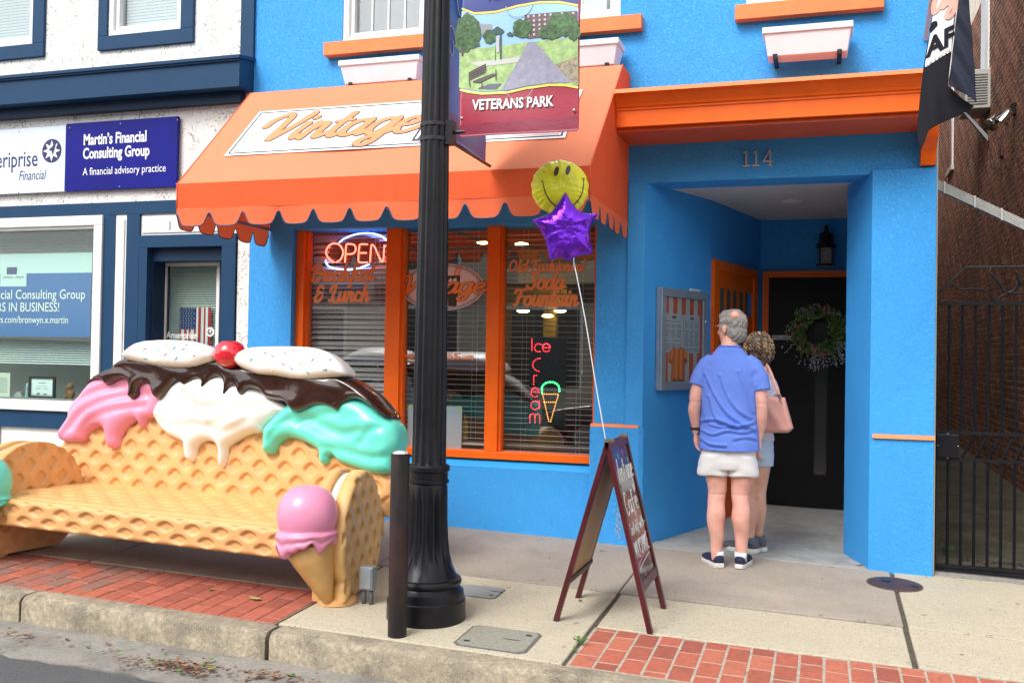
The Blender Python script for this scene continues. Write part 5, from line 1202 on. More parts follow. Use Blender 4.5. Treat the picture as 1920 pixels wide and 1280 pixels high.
GRS = M('print_grass', (.22, .36, .12), .6, var=(30, .4)); TRE = M('print_tree', (.06, .13, .05), .6, var=(50, .7)); PTH = M('print_path', (.30, .29, .38), .6, var=(30, .15)); BLD = M('print_brick_block', (.16, .09, .11), .6, var=(60, .3)); BNC = M('print_bench', (.10, .07, .08), .6); KSK = M('print_kiosk', (.05, .10, .10), .6); PVL = M('print_paving', (.55, .55, .52), .6); SOI = M('print_soil', (.34, .28, .2), .6, var=(60, .4)); LGR = M('print_light_grass', (.35, .5, .2), .6, var=(25, .3))
def pr(name, pts, mat, w): sheet(name, [nb_(*p) for p in pts], fbn, w, mat, bs_, t=None, cell=.007)
pr('print_lawn', [(862, 95), (985, 80), (1085, 72), (1085, 161), (1030, 156), (985, 162), (950, 170), (905, 173), (862, 166)], LGR, .004)
pr('print_block', [(984, 30), (1084, 22), (1084, 66), (988, 74)], BLD, .0045); pr('print_block', [(892, 46), (922, 46), (922, 66), (892, 66)], M('print_grey_house', (.3, .32, .36), .6), .0045)
wl_ = []
for r in range(5):
    for c in range(9): u, v = nb_(990+c*10.5, 31-c*.8+r*8.5); wl_.append([(u, v-.012), (u+.012, v-.012), (u+.012, v), (u, v)])
multi('print_windows', [[(u, v) for u, v in q] for q in wl_], lambda u, v, w: fbn(u, v, w+.008*math.sin(u*9+v*5)+.005*math.sin(v*11+u*3)), .0062, M('print_pale', (.5, .52, .55), .6), bs_)
rt = random.Random(4)
def blob(cx, cy, rx, ry, n=26): return [(cx+rx*(1+rt.uniform(-.16, .16))*math.cos(2*math.pi*k/n), cy+ry*(1+rt.uniform(-.16, .16))*math.sin(2*math.pi*k/n)) for k in range(n)]
for cx, cy, rx, ry in [(880, 62, 24, 34), (867, 85, 12, 15), (980, 55, 20, 17), (1058, 48, 27, 23), (1032, 64, 24, 12), (918, 70, 12, 13), (1078, 62, 12, 16)]: pr('print_tree', blob(cx, cy, rx, ry), TRE, .0068)
pr('print_trunk', [(866, 90), (870, 90), (870, 107), (866, 107)], BNC, .0072)
pr('print_paving', [(880, 118), (975, 106), (970, 116), (900, 126)], PVL, .0052)
pr('print_path', [(990, 80), (1004, 80), (1072, 156), (1030, 155), (985, 161), (950, 170), (940, 168)], PTH, .0058)
pr('print_bed', [(1040, 122), (1084, 108), (1084, 158), (1068, 152)], SOI, .0054)
pr('print_kiosk', [(919, 60), (933, 50), (946, 58), (941, 64), (924, 65)], KSK, .0075); pr('print_kiosk', [(927, 64), (929, 64), (929, 114), (927, 114)], KSK, .0075); pr('print_kiosk', [(937, 63), (940, 63), (940, 112), (937, 112)], KSK, .0075); pr('print_kiosk_panel', [(930, 68), (936, 68), (936, 98), (930, 99)], M('print_pale'), .0076)
pr('print_kiosk', [(948, 66), (957, 60), (964, 66), (960, 69)], KSK, .0075); pr('print_kiosk', [(954, 68), (956, 68), (956, 92), (954, 92)], KSK, .0075)
for k in range(4): pr('print_bench', [(880+k*.4, 137+k*4.2), (910, 120+k*4.4), (911, 123+k*4.4), (881, 140+k*4.2)], BNC, .0078)
pr('print_bench', [(884, 155), (924, 138), (932, 140), (900, 157)], BNC, .0078)
for x0, y0, x1, y1 in [(879, 135, 884, 165), (903, 156, 907, 168), (928, 130, 932, 152), (909, 119, 912, 135)]: pr('print_bench', [(x0, y0), (x0+2.4, y0), (x1, y1), (x1-2.4, y1)], BNC, .0079)
pr('print_shadow', [(893, 168), (920, 158), (942, 157), (930, 168)], M('print_shade', (.12, .13, .2), .6), .0062)
LW = M('banner_letter', (.85, .85, .82), .5); LS = M('banner_letter_shade', (.08, .01, .015), .5)
p = nb_(888, 208); q = nb_(1058, 197)
ang = math.atan2(q[1]-p[1], q[0]-p[0])
fbt = lambda u, v, w: fbn(p[0]+u*math.cos(ang)-v*math.sin(ang), p[1]+u*math.sin(ang)+v*math.cos(ang), w+.008*math.sin((p[0]+u)*9+(p[1]+v)*5)+.005*math.sin((p[1]+v)*11+(p[0]+u)*3))
text('lettering_shade', 'VETERANS PARK', lambda u, v, w: fbt(u+.003, v-.003, w), .079, LS, bs_, w=.004, bold=.002, sx=.76)
text('lettering', 'VETERANS PARK', fbt, .079, LW, bs_, w=.006, bold=.002, sx=.76)
text('lettering', 'Visit', lambda u, v, w: fbn(.13+u, nb_(900, 2)[1]+v, w), .07, LW, bs_, w=.014, shear=.3)
for px_, py_ in ((867, 223), (1077, 208)):
    c = fbn(*nb_(px_, py_), .012); MB().ell(c, (.008, .004, .008), 10, 6).out('eyelet', M('chrome'), bs_, True)
for px_, py_ in ((975, 165), (975, 10)):
    c_ = nb_(px_, py_); R_ = .075
    MB().tube([fbn(c_[0]+R_*math.cos(a), c_[1]+R_*.9*math.sin(a), .013) for a in np.linspace(math.pi*1.02, math.pi*1.98, 16)], .0018, 4).out('wind_slit', M('print_pale'), bs_, True)
# second banner, edge-on, hung towards the building
b2 = thing('street_banner', 'blue banner with pale curls behind the lamp post, seen nearly edge on', 'banner', (-2.06, 5.5, 1.2))
f2 = lambda u, v, w: (-2.06+.012*np.sin(u*6+v*4)+w if not isinstance(u, float) else -2.06+.012*math.sin(u*6+v*4)+w, 5.05+u, 1.225+v)
B2 = M('banner_azure', (.02, .13, .50), .45, var=(2.5, .35)); 
us, vs_, U, V = grid([(0, 0), (.78, 0), (.78, 1.5), (0, 1.5)], .02); D = poly_sd(U, V, [(0, 0), (.78, 0), (.78, 1.5), (0, 1.5)])
sd_mesh('cloth', D, us, vs_, lambda s, u, v: .0+0*s, lambda s, u, v: -.003+0*s, f2, B2, b2)
us, vs_, U, V = grid([(0, 0), (.78, 0), (.78, .12), (0, .12)], .02); D = poly_sd(U, V, [(0, -.0), (.78, -.0), (.78, .14), (0, .30)])
sd_mesh('lower_band', D, us, vs_, lambda s, u, v: .003+0*s, None, f2, M('banner_violet', (.10, .08, .28), .45), b2)
mb = MB()
for (cu, cv, r) in [(.12, .55, .08), (.3, .85, .1), (.15, 1.1, .09), (.35, .45, .07), (.5, 1.2, .1), (.55, .7, .09)]:
    pts = [f2(float(cu+r*(1-k/26)*math.cos(k*.42)), float(cv+r*1.5*(1-k/26)*math.sin(k*.42)), .006) for k in range(18)]; mb.tube(pts, .004, 4)
mb.out('curl_print', M('banner_curl', (.6, .72, .85), .5), b2, True)
# =================================================================== CAFE FLAG
fg_ = thing('cafe_flag', 'black cafe flag with white printed middle, hanging folded in front of the alley corner', 'flag', (.6, 6.0, 1.2))
YF = 6.0; fO = at(1720, 275, YF); ff_ = frame((fO.x, YF, fO.z), (1, 0, 0), (0, 0, 1))
def fp(x, y, s=2.287): p = at(1680+x/s, y/s, YF); return (p.x-fO.x, p.z-fO.z)
FK = M('flag_black', (.010, .010, .016), .75, spec=.2, bump=(14, .3, .01)); FW = M('flag_print_white', (.78, .8, .84), .6); FS = M('flag_print_salmon', (.8, .38, .3), .6)
def fsheet(name, P, w, mat, wv, t=.004):
    us, vs_, U, V = grid(P, .009); D = poly_sd(U, V, P)
    return sd_mesh(name, D, us, vs_, lambda s, u, v: w+wv(u, v), (lambda s, u, v: w-t+wv(u, v)) if t else None, ff_, mat, fg_)
w1 = lambda u, v: .012*np.sin((u-v*.18)*24)+.005*np.sin((u+v*.1)*60+2)
main = [fp(*p) for p in [(165, -160), (165, 0), (142, 150), (118, 290), (100, 450), (90, 560), (93, 600), (108, 645), (122, 610), (140, 560), (200, 525), (270, 495), (335, 457), (300, 430), (220, 370), (240, 200), (262, 0), (265, -160)]]
fsheet('cloth', main, 0, FK, w1)
fold_ = [fp(*p) for p in [(262, -160), (262, 0), (248, 120), (236, 240), (222, 360), (222, 376), (260, 405), (335, 455), (331, 380), (325, 290), (312, 130), (300, 0), (290, -160)]]
w2 = lambda u, v: .03*np.sin((u-fp(222, 0)[0])*16)+.008*np.sin((u*1.0+v*.5)*70)
fsheet('fold', fold_, .065, M('flag_black_lit', (.016, .019, .036), .7, spec=.25, bump=(16, .4, .01)), w2)  # paler copy of the black cloth: light on the fold put into its colour
fsheet('white_field', [fp(*p) for p in [(168, -160), (168, 0), (146, 150), (122, 292), (180, 255), (236, 226), (243, 120), (258, 0), (262, -160)]], .003, FW, w1, None)
fsheet('border_print', [fp(*p) for p in [(127, 272), (180, 240), (232, 214), (231, 219), (180, 245), (126, 277)]], .006, FS, w1, None)
fsheet('border_print', [fp(*p) for p in [(125, 284), (180, 249), (235, 222), (234, 227), (180, 254), (124, 289)]], .006, FK, w1, None)
ftx = lambda px, py: (lambda o2: (lambda u, v, w: ff_(o2[0]+u, o2[1]+v+.45*u, w+.012*math.sin((o2[0]+u-(o2[1]+v)*.18)*24)+.005*math.sin((o2[0]+u+(o2[1]+v)*.1)*60+2))))(fp(px, py))
text('lettering', 'AF', ftx(133, 245), .15, FK, fg_, w=.008, bold=.006, sx=.82)
us_, vs_q, D_, Lw = script_sd('ag', r0=.17, slant=.2)
fq = ftx(150, 62); sd_mesh('lettering', D_, us_, vs_q, lambda s, u, v: .008+0*s, None, lambda u, v, w: tuple(np.array(c) for c in zip(*[fq(float(a)*.078, float(b)*.10, float(c_)) for a, b, c_ in zip(u, v, w)])), FS, fg_)
fsheet('glass_print', [fp(*p) for p in [(158, 90), (176, 88), (180, 108), (150, 140), (142, 138), (144, 120)]], .006, FK, w1, None)
MB().tube([(.62, 7.14, 2.2), (.66, 6.0, 2.95)], .014, 10).out('pole', M('flag_pole_white', (.7, .7, .68), .4), fg_, True)
# =================================================================== BALLOONS
def foil(n, c): return M(n, c, .1, metal=.75, bump=((9, .5, .03), (28, .35, .01)), var=(4, .1))
YBal = 5.5
def bal(name, lab, px, py, P, T, R, mat, wr):
    c = at(px, py, YBal); t = thing(name, lab, 'balloon', c)
    U_ = Vector((.955, .297, 0)); fr = frame(c, U_, (0, 0, 1))
    us, vs_, U, V = grid(P, .0055); D = poly_sd(U, V, P)
    f = lambda s, u, v: dome(s, R, T)+wr(s, u, v); o = sd_mesh('foil', D, us, vs_, f, lambda s, u, v: -f(s, u, v), fr, mat, t)
    return t, c, fr, f
r_ = (at(1102, 352, YBal)-at(998, 352, YBal)).length/2
an = np.linspace(0, 2*math.pi, 73)[:-1]
wr1 = lambda s, u, v: -(.006*np.abs(np.sin(np.arctan2(v, u)*14+np.sin(u*30)*1.2))+.004*np.sin(np.arctan2(v, u)*31))*np.clip(1-s/.07, 0, 1)*np.clip(s/.01, 0, 1)-.012*np.clip(-u/.15, 0, 1)*np.abs(np.sin(v*55+u*20))*np.clip(1-s/.09, 0, 1)*np.clip(s/.01, 0, 1)
FY_ = foil('foil_yellow', (.95, .90, .03)); FP_ = foil('foil_purple', (.20, .03, .72))
FY_.node_tree.nodes['Principled BSDF'].inputs['Metallic'].default_value = 0
bt, bc, bfr, bf = bal('smiley_balloon', 'round yellow foil balloon with a smiling face behind the purple star balloon', 1050, 352, [((r_+.003*math.sin(a*17))*math.cos(a), (r_*.96+.003*math.sin(a*13))*math.sin(a)) for a in an], .085, .11, FY_, wr1)
BKP = M('balloon_print', (.06, .06, .055), .35)
def onb(x, y): return ((x-1050)/50*r_, -(y-352)/50*r_)
def bprint(P, name):
    us, vs_, U, V = grid(P, .003); D = poly_sd(U, V, P)
    def w_(s, u, v):
        q = np.hypot(u, v/.96); s2 = r_-q; return bf(s2, u, v)+.0015
    sd_mesh(name, D, us, vs_, w_, None, bfr, BKP, bt)
for ex, ey in ((1042.5, 328), (1062.5, 325.5)):
    c_ = onb(ex, ey); bprint([(c_[0]+.0135*math.cos(a)+.006*math.sin(a), c_[1]+.03*math.sin(a)) for a in an[::3]], 'eye')
sm = catmull([onb(*p) for p in [(1016, 346), (1019, 345), (1020, 349), (1023, 362), (1029, 374), (1038, 384), (1049, 390), (1062, 390), (1075, 383), (1084, 372), (1089, 358), (1090, 341), (1087, 338), (1093, 338)]], 6)
L1 = []; L2 = []
for i, (u, v) in enumerate(sm):
    a, b = sm[max(i-1, 0)], sm[min(i+1, len(sm)-1)]; d_ = math.hypot(b[0]-a[0], b[1]-a[1])+1e-9; nx_, ny_ = -(b[1]-a[1])/d_, (b[0]-a[0])/d_; t_ = .0016+.0022*math.sin(math.pi*i/len(sm))
    L1.append((u+nx_*t_, v+ny_*t_)); L2.append((u-nx_*t_, v-ny_*t_))
bprint(L1+L2[::-1], 'smile')
spx = [(1060, 361), (1072, 380), (1086, 394), (1103, 398), (1119, 399), (1112, 412), (1105, 428), (1106, 450), (1110, 472), (1090, 477), (1075, 484), (1068, 489), (1055, 484), (1045, 484), (1032, 488), (1028, 470), (1023, 450), (1015, 435), (1004, 420), (1003, 414), (1018, 408), (1035, 398), (1048, 380)]
YBal = 5.38; c0 = at(1062, 430, YBal)
P = []
for x, y in spx: q = at(x, y, YBal); P.append(((q-c0).dot(Vector((.955, .297, 0)))/.955*1.0, q.z-c0.z))
wr2 = lambda s, u, v: -(.010*np.abs(np.sin(np.arctan2(v, u)*5+.3+np.sin(s*40)*.4))**.7)*np.clip(s/.02, 0, 1)*np.clip(1-s/.09, .15, 1)+.004*np.sin(u*60+v*45)*np.clip(1-s/.06, 0, 1)*np.clip(s/.01, 0, 1)
bt2, bc2, fr2, _ = bal('star_balloon', 'purple foil star balloon tied over the yellow one', 1062, 430, catmull(P, 4, True), .07, .075, FP_, wr2)
tl = at(1076, 490, 5.38); MB().tube([tl+Vector((0, 0, .03)), tl, tl+Vector((.003, 0, -.025)), tl+Vector((.002, 0, -.045))], [.016, .009, .014, .004], 8, flat=.3).out('filling_neck', M('clear_foil', (.6, .58, .62), .15, metal=.4), bt2, True)
pA = at(1137, 832, 5.42)
MB().tube(catmull([tl, tl.lerp(pA, .33)+Vector((.006, 0, 0)), tl.lerp(pA, .66)+Vector((.0, 0, 0)), pA], 6), .0028, 6).out('ribbon', M('curling_ribbon', (.85, .85, .88), .3), bt2, True)
rr2 = random.Random(9); mb = MB()
for k in range(3):
    pts = []; c = at(1158+3*k, 945+5*k, 5.4)
    for i in range(30): a = i*.9; pts.append((c.x+.012*math.cos(a)+rr2.uniform(-.004, .004), c.y+.012*math.sin(a), c.z-.0058*i))
    mb.tube(pts, .0018, 4)
mb.out('curled_ribbon', M('curling_ribbon'), bt2, True)
# =================================================================== A-FRAME BOARD
af = thing('sandwich_board', 'dark red wooden sandwich board with black chalk panel advertising a cool milkshake', 'sandwich board', (-1.12, 5.45, gz(-1.1, 5.45)))
MAH = M('mahogany_paint', (.070, .007, .010), .34, coat=.15, var=(7, .3), dirt=((50, (.35, .25, .22), .72, .8, .5),)); CHK = M('chalk_black', (.012, .013, .016), .16, coat=.3); TAN = M('board_back_tan', (.50, .30, .115), .45, var=(3, .12))
Y0a, Y1a = 5.17, 5.69
def aplane(xt, xb, s):
    top = Vector((xt, Y0a, -.445)); bot = Vector((xb, Y0a, gz(xb, Y0a)+.004)); V_ = (top-bot).normalized(); L = (top-bot).length
    N_ = Vector((V_.z, 0, -V_.x))*s
    def f(u, v, w): return (bot.x+V_.x*v+N_.x*w, Y0a+u, bot.z+V_.z*v+N_.z*w)
    return f, L
def abox(mb, f, u0, u1, v0, v1, w0, w1):
    c = [(u0, v0), (u1, v0), (u1, v1), (u0, v1)]
    return mb.add([f(a, b, w0) for a, b in c]+[f(a, b, w1) for a, b in c], [(3, 2, 1, 0), (4, 5, 6, 7), (0, 1, 5, 4), (1, 2, 6, 5), (2, 3, 7, 6), (3, 0, 4, 7)])
for s, xt, xb in ((1, -1.105, -.855), (-1, -1.125, -1.40)):
    f, L = aplane(xt, xb, 1 if s > 0 else -1); W = Y1a-Y0a
    for u0 in (0, W-.042): abox(MB(), f, u0, u0+.042, 0, L, -.028, 0).out('leg', MAH, af, bev=.004)
    [abox(MB(), f, .042, W-.042, va, vb, -.027, -.001).out('rail', MAH, af, bev=.003) for va, vb in ((L-.05, L-.002), (.21, .262))]
    abox(MB(), f, .042, W-.042, .262, L-.05, -.018, -.008).out('panel', CHK if s > 0 else CHK, af)
    if s < 0: abox(MB(), f, .04, W-.04, .262, L-.05, -.026, -.0185).out('panel_back', TAN, af)
    if s < 0: abox(MB(), f, 0, W, .235, .262, -.034, -.0285).out('backing_batten', M('dark_batten', (.06, .03, .025), .5), af)
    mb = MB()
    for u0 in (.02, W-.02): mb.ell(Vector(f(u0, .004, -.014)), (.016, .016, .006), 10, 6)
    mb.out('foot_pad', BLACKM, af, True)
    if s > 0: FA, LA = f, L
MB().box(-1.135, -1.09, Y0a+.05, Y0a+.09, -.455, -.44).box(-1.135, -1.09, Y1a-.09, Y1a-.05, -.455, -.44).out('hinge', M('brass', (.4, .28, .1), .35, metal=.8), af)
CW = M('chalk_white', (.85, .85, .85), .6)
def stroke(pts, r, mat, nm, f=None): MB().tube([(f or FA)(u, v, -.0068) for u, v in catmull(pts, 4)], r, 5, flat=.3).out(nm, mat, af, True)
ww = .436; HX = LA-.05
def hand(word, u0, v0, h, wd, r=.0042):
    H = {'V': [[(0, 1), (.35, 0), (.8, 1.05)]], 'i': [[(.2, .6), (.25, 0), (.5, .15)]], 'n': [[(.1, .6), (.1, 0)], [(.1, .35), (.4, .62), (.6, .4), (.62, 0)]], 't': [[(.3, 1), (.25, .1), (.55, .05)], [(0, .65), (.6, .7)]],
         'a': [[(.65, .5), (.3, .62), (.08, .3), (.3, 0), (.6, .2), (.66, .6)], [(.66, .5), (.68, .05), (.85, .1)]], 'g': [[(.65, .5), (.3, .62), (.08, .3), (.3, 0), (.6, .2), (.66, .6)], [(.66, .5), (.66, -.45), (.3, -.6), (.15, -.3)]],
         'e': [[(.08, .3), (.6, .38), (.4, .62), (.1, .4), (.2, .02), (.65, .1)]], 'C': [[(.75, .9), (.4, 1.05), (.08, .5), (.35, 0), (.8, .15)]], 'f': [[(.65, .95), (.4, 1.0), (.32, .5), (.3, -.3)], [(.05, .55), (.65, .6)]], 'é': [[(.08, .3), (.6, .38), (.4, .62), (.1, .4), (.2, .02), (.65, .1)], [(.35, .8), (.6, 1.0)]],
         'o': [[(.4, .62), (.08, .4), (.2, .02), (.6, .1), (.65, .5), (.4, .62)]], 'l': [[(.3, 1), (.28, 0)]], 'w': [[(.05, .6), (.2, 0), (.42, .5), (.62, 0), (.85, .6)]], 'h': [[(.12, 1), (.12, 0)], [(.12, .35), (.4, .6), (.6, .35), (.6, 0)]], ' ': [],
         'M': [[(.08, 0), (.12, 1), (.4, .3), (.68, 1), (.74, 0)]], 'I': [[(.3, 1), (.3, 0)]], 'L': [[(.15, 1), (.15, 0), (.65, .02)]], 'K': [[(.12, 1), (.12, 0)], [(.65, 1), (.15, .5), (.7, 0)]], 'S': [[(.65, .9), (.3, 1), (.12, .72), (.6, .35), (.45, 0), (.08, .1)]], 'H': [[(.12, 1), (.12, 0)], [(.12, .5), (.62, .5)], [(.62, 1), (.62, 0)]], 'A': [[(.05, 0), (.38, 1), (.7, 0)], [(.2, .4), (.58, .4)]], 'E': [[(.65, 1), (.15, 1), (.15, 0), (.68, 0)], [(.15, .52), (.55, .52)]], '!': [[(.3, 1), (.3, .3)], [(.3, .05), (.3, 0)]]}
    x = u0; mb = MB()
    for ch in word:
        for s in H[ch]: mb.tube([FA(x+a*wd, v0+b*h, -.0068) for a, b in catmull(s, 4)], r, 5)
        x += wd*(.92 if ch != 'w' else 1.1)*(.6 if ch in 'iIl! ' else 1)
    mb.out('chalk_lettering', CW, af, True)
hand('Vintage', .055, HX-.19, .125, .072, .0021); hand('Café', .07, HX-.37, .12, .10, .0024); hand('Cool off with a', .06, HX-.475, .06, .037, .0014); hand('MILKSHAKE!', .07, HX-.60, .085, .05, .0017)
CG = M('chalk_green', (.2, .6, .35), .6); CP = M('chalk_pink', (.75, .2, .35), .6)
stroke([(.08, HX-.635), (.25, HX-.61), (.42, HX-.60)], .003, CP, 'chalk_underline'); stroke([(.10, HX-.66), (.2, HX-.645), (.42, HX-.625)], .002, CW, 'chalk_underline')
for i, (u, v) in enumerate([(.30, HX-.04), (.17, HX-.05), (.4, HX-.09), (.39, HX-.27), (.4, HX-.36), (.09, HX-.2), (.2, HX-.70), (.33, HX-.74), (.38, HX-.6)]):
    mb = MB(); d_ = .018
    for a in (0, .8, 1.6, 2.4): mb.tube([FA(u-d_*math.cos(a)*.6, v-d_*math.sin(a), -.0068), FA(u+d_*math.cos(a)*.6, v+d_*math.sin(a), -.0068)], .0013, 4)
    mb.out('chalk_star', CG if i % 3 else CP, af, True)
# =================================================================== WINDOW LETTERING, NEON, LIGHT SIGN
YG = 7.2885
ORL = M('vinyl_orange', (1, .27, .045), .5); PKL = M('vinyl_pale', (.55, .30, .22), .5)
wl = thing('window_lettering', 'orange script lettering and oval soda logo stuck on the cafe window panes', 'lettering', (-2.9, YG, -.2))
def wscript(txt, px0, px1, py, k=1.0, r0=.12, outline=True):
    a, b = at(px0, py, YG), at(px1, py, YG); us_, vs_q, D_, Lw = script_sd(txt, r0=r0, slant=.2); L_ = b.x-a.x
    xh = k; sx = L_/(Lw+.2)/xh
    f = frame((a.x, YG, a.z), (1, 0, 0), (0, 0, 1))
    if outline: script('lettering_edge', txt, f, xh, PKL, wl, w=0, sx=sx, r0=r0, slant=.2, grow=.06, t=.0005)
    script('lettering', txt, f, xh, ORL, wl, w=.0012, sx=sx, r0=r0, slant=.2, t=.0005)
wscript('Breakfast', 584, 702, 527, .078, .13); wscript('& Lunch', 588, 694, 565, .078, .13)
wscript('Old-Fashioned', 953, 1096, 509, .05, .12); wscript('Soda', 988, 1060, 542, .075, .13); wscript('Fountain', 962, 1086, 573, .075, .13)
a, b = at(750, 671, YG), at(897, 672, YG)
text('web_address', 'www.VintageCafeHdG.com', frame((a.x, YG, a.z), (1, 0, 0), (0, 0, 1)), .068, ORL, wl, w=.001, sx=(b.x-a.x)/.068/11.9, bold=.0015)
c = at(829, 538, YG); rx, ry = (at(907, 538, YG).x-at(751, 538, YG).x)/2, (at(829, 494, YG).z-at(829, 582, YG).z)/2
fo = frame((c.x, YG, c.z), (1, 0, 0), (0, 0, 1)); elp = lambda k: [(rx*k*math.cos(a), ry*k*math.sin(a)) for a in np.linspace(0, 2*math.pi, 49)[:-1]]
LGP = M('logo_pink', (.85, .62, .56), .5); LGK = M('logo_dark', (.05, .03, .02), .5)
flat('logo_oval', elp(1), fo, 0, LGP, wl, t=.0004)
for k0, k1 in ((.955, .93), (.90, .885)):
    A, B = elp(k0), elp(k1); n = len(A); mesh('logo_ring', [fo(*p, .001) for p in A+B], [(i, (i+1) % n, (i+1) % n+n, i+n) for i in range(n)], LGK, wl)
flat('logo_glass', [(-.015, -.155), (.055, -.155), (.085, .09), (-.03, .09)], lambda u, v, w: fo(u+.07, v, w), .0018, LGK, wl, t=.0004)
flat('logo_ice', [(.02, .06), (.05, .075), (.06, .04), (.035, .02)], lambda u, v, w: fo(u+.07, v, w), .0026, LGP, wl, t=.0004); flat('logo_ice', [(-.02, .05), (.005, .075), (.02, .045), (.0, .015)], lambda u, v, w: fo(u+.07, v, w), .0026, LGP, wl, t=.0004)
MB().tube([fo(.105, .09, .003), fo(.125, .16, .003)], .006, 6).tube([fo(.14, .09, .003), fo(.16, .165, .003)], .006, 6).out('logo_straws', ORL, wl, True)
us_, vs_q, D_, Lw = script_sd('Vintage', r0=.17, slant=.2); xh = .082; sx = rx*2.0/(Lw)/xh
fo2 = frame((c.x-rx*1.0, YG, c.z-.05), (1, 0, 0), (0, 0, 1))
script('lettering_edge', 'Vintage', fo2, xh, LGK, wl, w=.0034, sx=sx, r0=.13, slant=.2, grow=.04, t=.0005, nib=.5); script('lettering', 'Vintage', fo2, xh, ORL, wl, w=.0046, sx=sx, r0=.13, slant=.2, t=.0005, nib=.5)
# neon
YN = 7.325
ne = thing('neon_sign', 'glowing red OPEN neon sign inside a blue neon oval behind the left pane', 'neon sign', at(665, 470, YN))
NR = M('neon_red', (1, .2, .15), .4, emit=((1, .10, .06), 5)); NB = M('neon_blue', (.4, .6, 1), .4, emit=((.22, .42, 1), 4.5))
def neon(pts, mat, r=.0062, nm='tube_letter'): MB().tube([at(x, y, YN) for x, y in catmull([(560+a/5.82, 400+b/5.82) for a, b in pts], 6)], r, 8).out(nm, mat, ne, True)
neon([(385, 530), (340, 505), (303, 450), (303, 400), (340, 345), (395, 328), (450, 350), (482, 405), (480, 455), (450, 510), (410, 532)], NR)
neon([(505, 535), (512, 440), (520, 345), (560, 335), (605, 345), (622, 385), (605, 430), (560, 445), (525, 445)], NR); neon([(752, 338), (680, 338), (662, 360), (655, 440), (652, 520), (680, 536), (750, 534)], NR); neon([(672, 432), (740, 432)], NR)
neon([(778, 535), (785, 440), (795, 345), (830, 370), (870, 460), (905, 525), (925, 500), (930, 420), (935, 345)], NR)
el_ = [(615, 408, 0)]; neon([(440, 320), (500, 275), (600, 235), (700, 218), (800, 220), (880, 240), (940, 275), (1000, 330)], NB, nm='tube_oval'); neon([(293, 510), (310, 560), (360, 592), (450, 612), (560, 615), (680, 590), (770, 555)], NB, nm='tube_oval')
cb = at(560+640/5.82, 400+415/5.82, 7.345); MB().ell(cb, (.26, .004, .135), 40, 16).out('backing', M('neon_backing', (.012, .01, .012), .4), ne, True)
mb = MB(); Pn = lambda a, b: at(560+a/5.82, 400+b/5.82, YN)
for a_, b_, c_, d_ in ((505, 245, 480, 40), (548, 235, 485, 60), (765, 215, 900, 80), (770, 215, 930, 60)): mb.tube([Pn(a_, b_), Pn(c_, d_)], .0028, 4)
mb.out('hanging_chain', BLACKM, ne)
# light sign : dots
ls = thing('light_sign', 'black Ice Cream sign of red, green and amber light dots behind the right pane', 'light sign', at(1024, 716, YN))
a_, b_ = at(996, 632, YN), at(1052, 803, YN); BOX('board', M('sign_black', (.01, .011, .012), .3), ls, a_.x-.01, b_.x+.03, YN, YN+.012, b_.z, a_.z)
LR = M('led_red', (1, .1, .1), .4, emit=((1, .03, .05), 4)); LG = M('led_green', (.1, 1, .3), .4, emit=((.05, 1, .2), 3.5)); LAm = M('led_amber', (1, .5, .1), .4, emit=((1, .34, .06), 3)); LO = M('led_off', (.06, .06, .065), .4)
def dots(P, gap, mat, nm, r=.0043):
    mb = MB()
    for L in P:
        L = [at(930+x/3.657, 470+y/3.657, YN-.004) for x, y in L]; acc = 0; mb.ell(L[0], (r, r*.6, r), 7, 4)
        for p, q in zip(L[:-1], L[1:]):
            d_ = (q-p).length; s = gap-acc
            while s <= d_: mb.ell(p.lerp(q, s/d_), (r, r*.6, r), 7, 4); s += gap
            acc = (acc+d_) % gap
    mb.out(nm, mat, ls, True)
arc = lambda cx, cy, rx, ry, a0, a1, n=14: [(cx+rx*math.cos(math.radians(a0+(a1-a0)*k/n)), cy-ry*math.sin(math.radians(a0+(a1-a0)*k/n))) for k in range(n+1)]
dots([[(246, 605), (246, 692)], arc(292, 665, 28, 28, 50, 310), arc(345, 665, 26, 28, 320, 0)+[(320, 664)], arc(345, 665, 26, 28, 180, 0)], .017, LR, 'dots_ice')
dots([arc(300, 782, 48, 44, 88, 275), [(258, 915), (258, 855), (285, 853)], [(242, 968), (296, 966)], arc(268, 970, 28, 32, 0, 320), arc(268, 1058, 30, 30, 0, 350), [(298, 1030), (298, 1088)], [(232, 1176), (232, 1122)], arc(250, 1135, 16, 18, 180, 0)+[(267, 1178)], arc(284, 1135, 16, 18, 180, 0)+[(300, 1178)]], .018, LR, 'dots_cream')
dots([[(316, 972), (314, 940)]+arc(374, 945, 60, 46, 180, 0)+[(434, 972)]], .0195, LG, 'dots_scoop', .0075)
dots([[(318, 982), (428, 982)], [(320, 985), (362, 1168), (374, 1170), (428, 985)], [(330, 1037), (412, 1037)]], .0175, LAm, 'dots_cone')
dots([arc(395, 815, 44, 34, 0, 360), [(410, 780), (418, 720), (440, 730)], arc(402, 630, 20, 20, 0, 360), [(395, 700), (430, 700)], arc(380, 860, 52, 30, 180, 0)], .021, LO, 'dots_unlit', .004)
mb = MB(); mb.tube([at(1000, 632, YN), at(1000, 560, YN)], .0015, 4).tube([at(1046, 632, YN), at(1046, 560, YN)], .0015, 4).out('hanging_wire', GREYM, ls)
a_, b_ = at(765, 757, YN), at(865, 838, YN)
pc = thing('white_poster', 'plain white poster board taped low in the middle cafe pane', 'poster', (a_.x, YN, b_.z)); BOX('board', M('poster_board', (.62, .68, .74), .7), pc, a_.x, b_.x, YN, YN+.004, -.74, a_.z-.01)
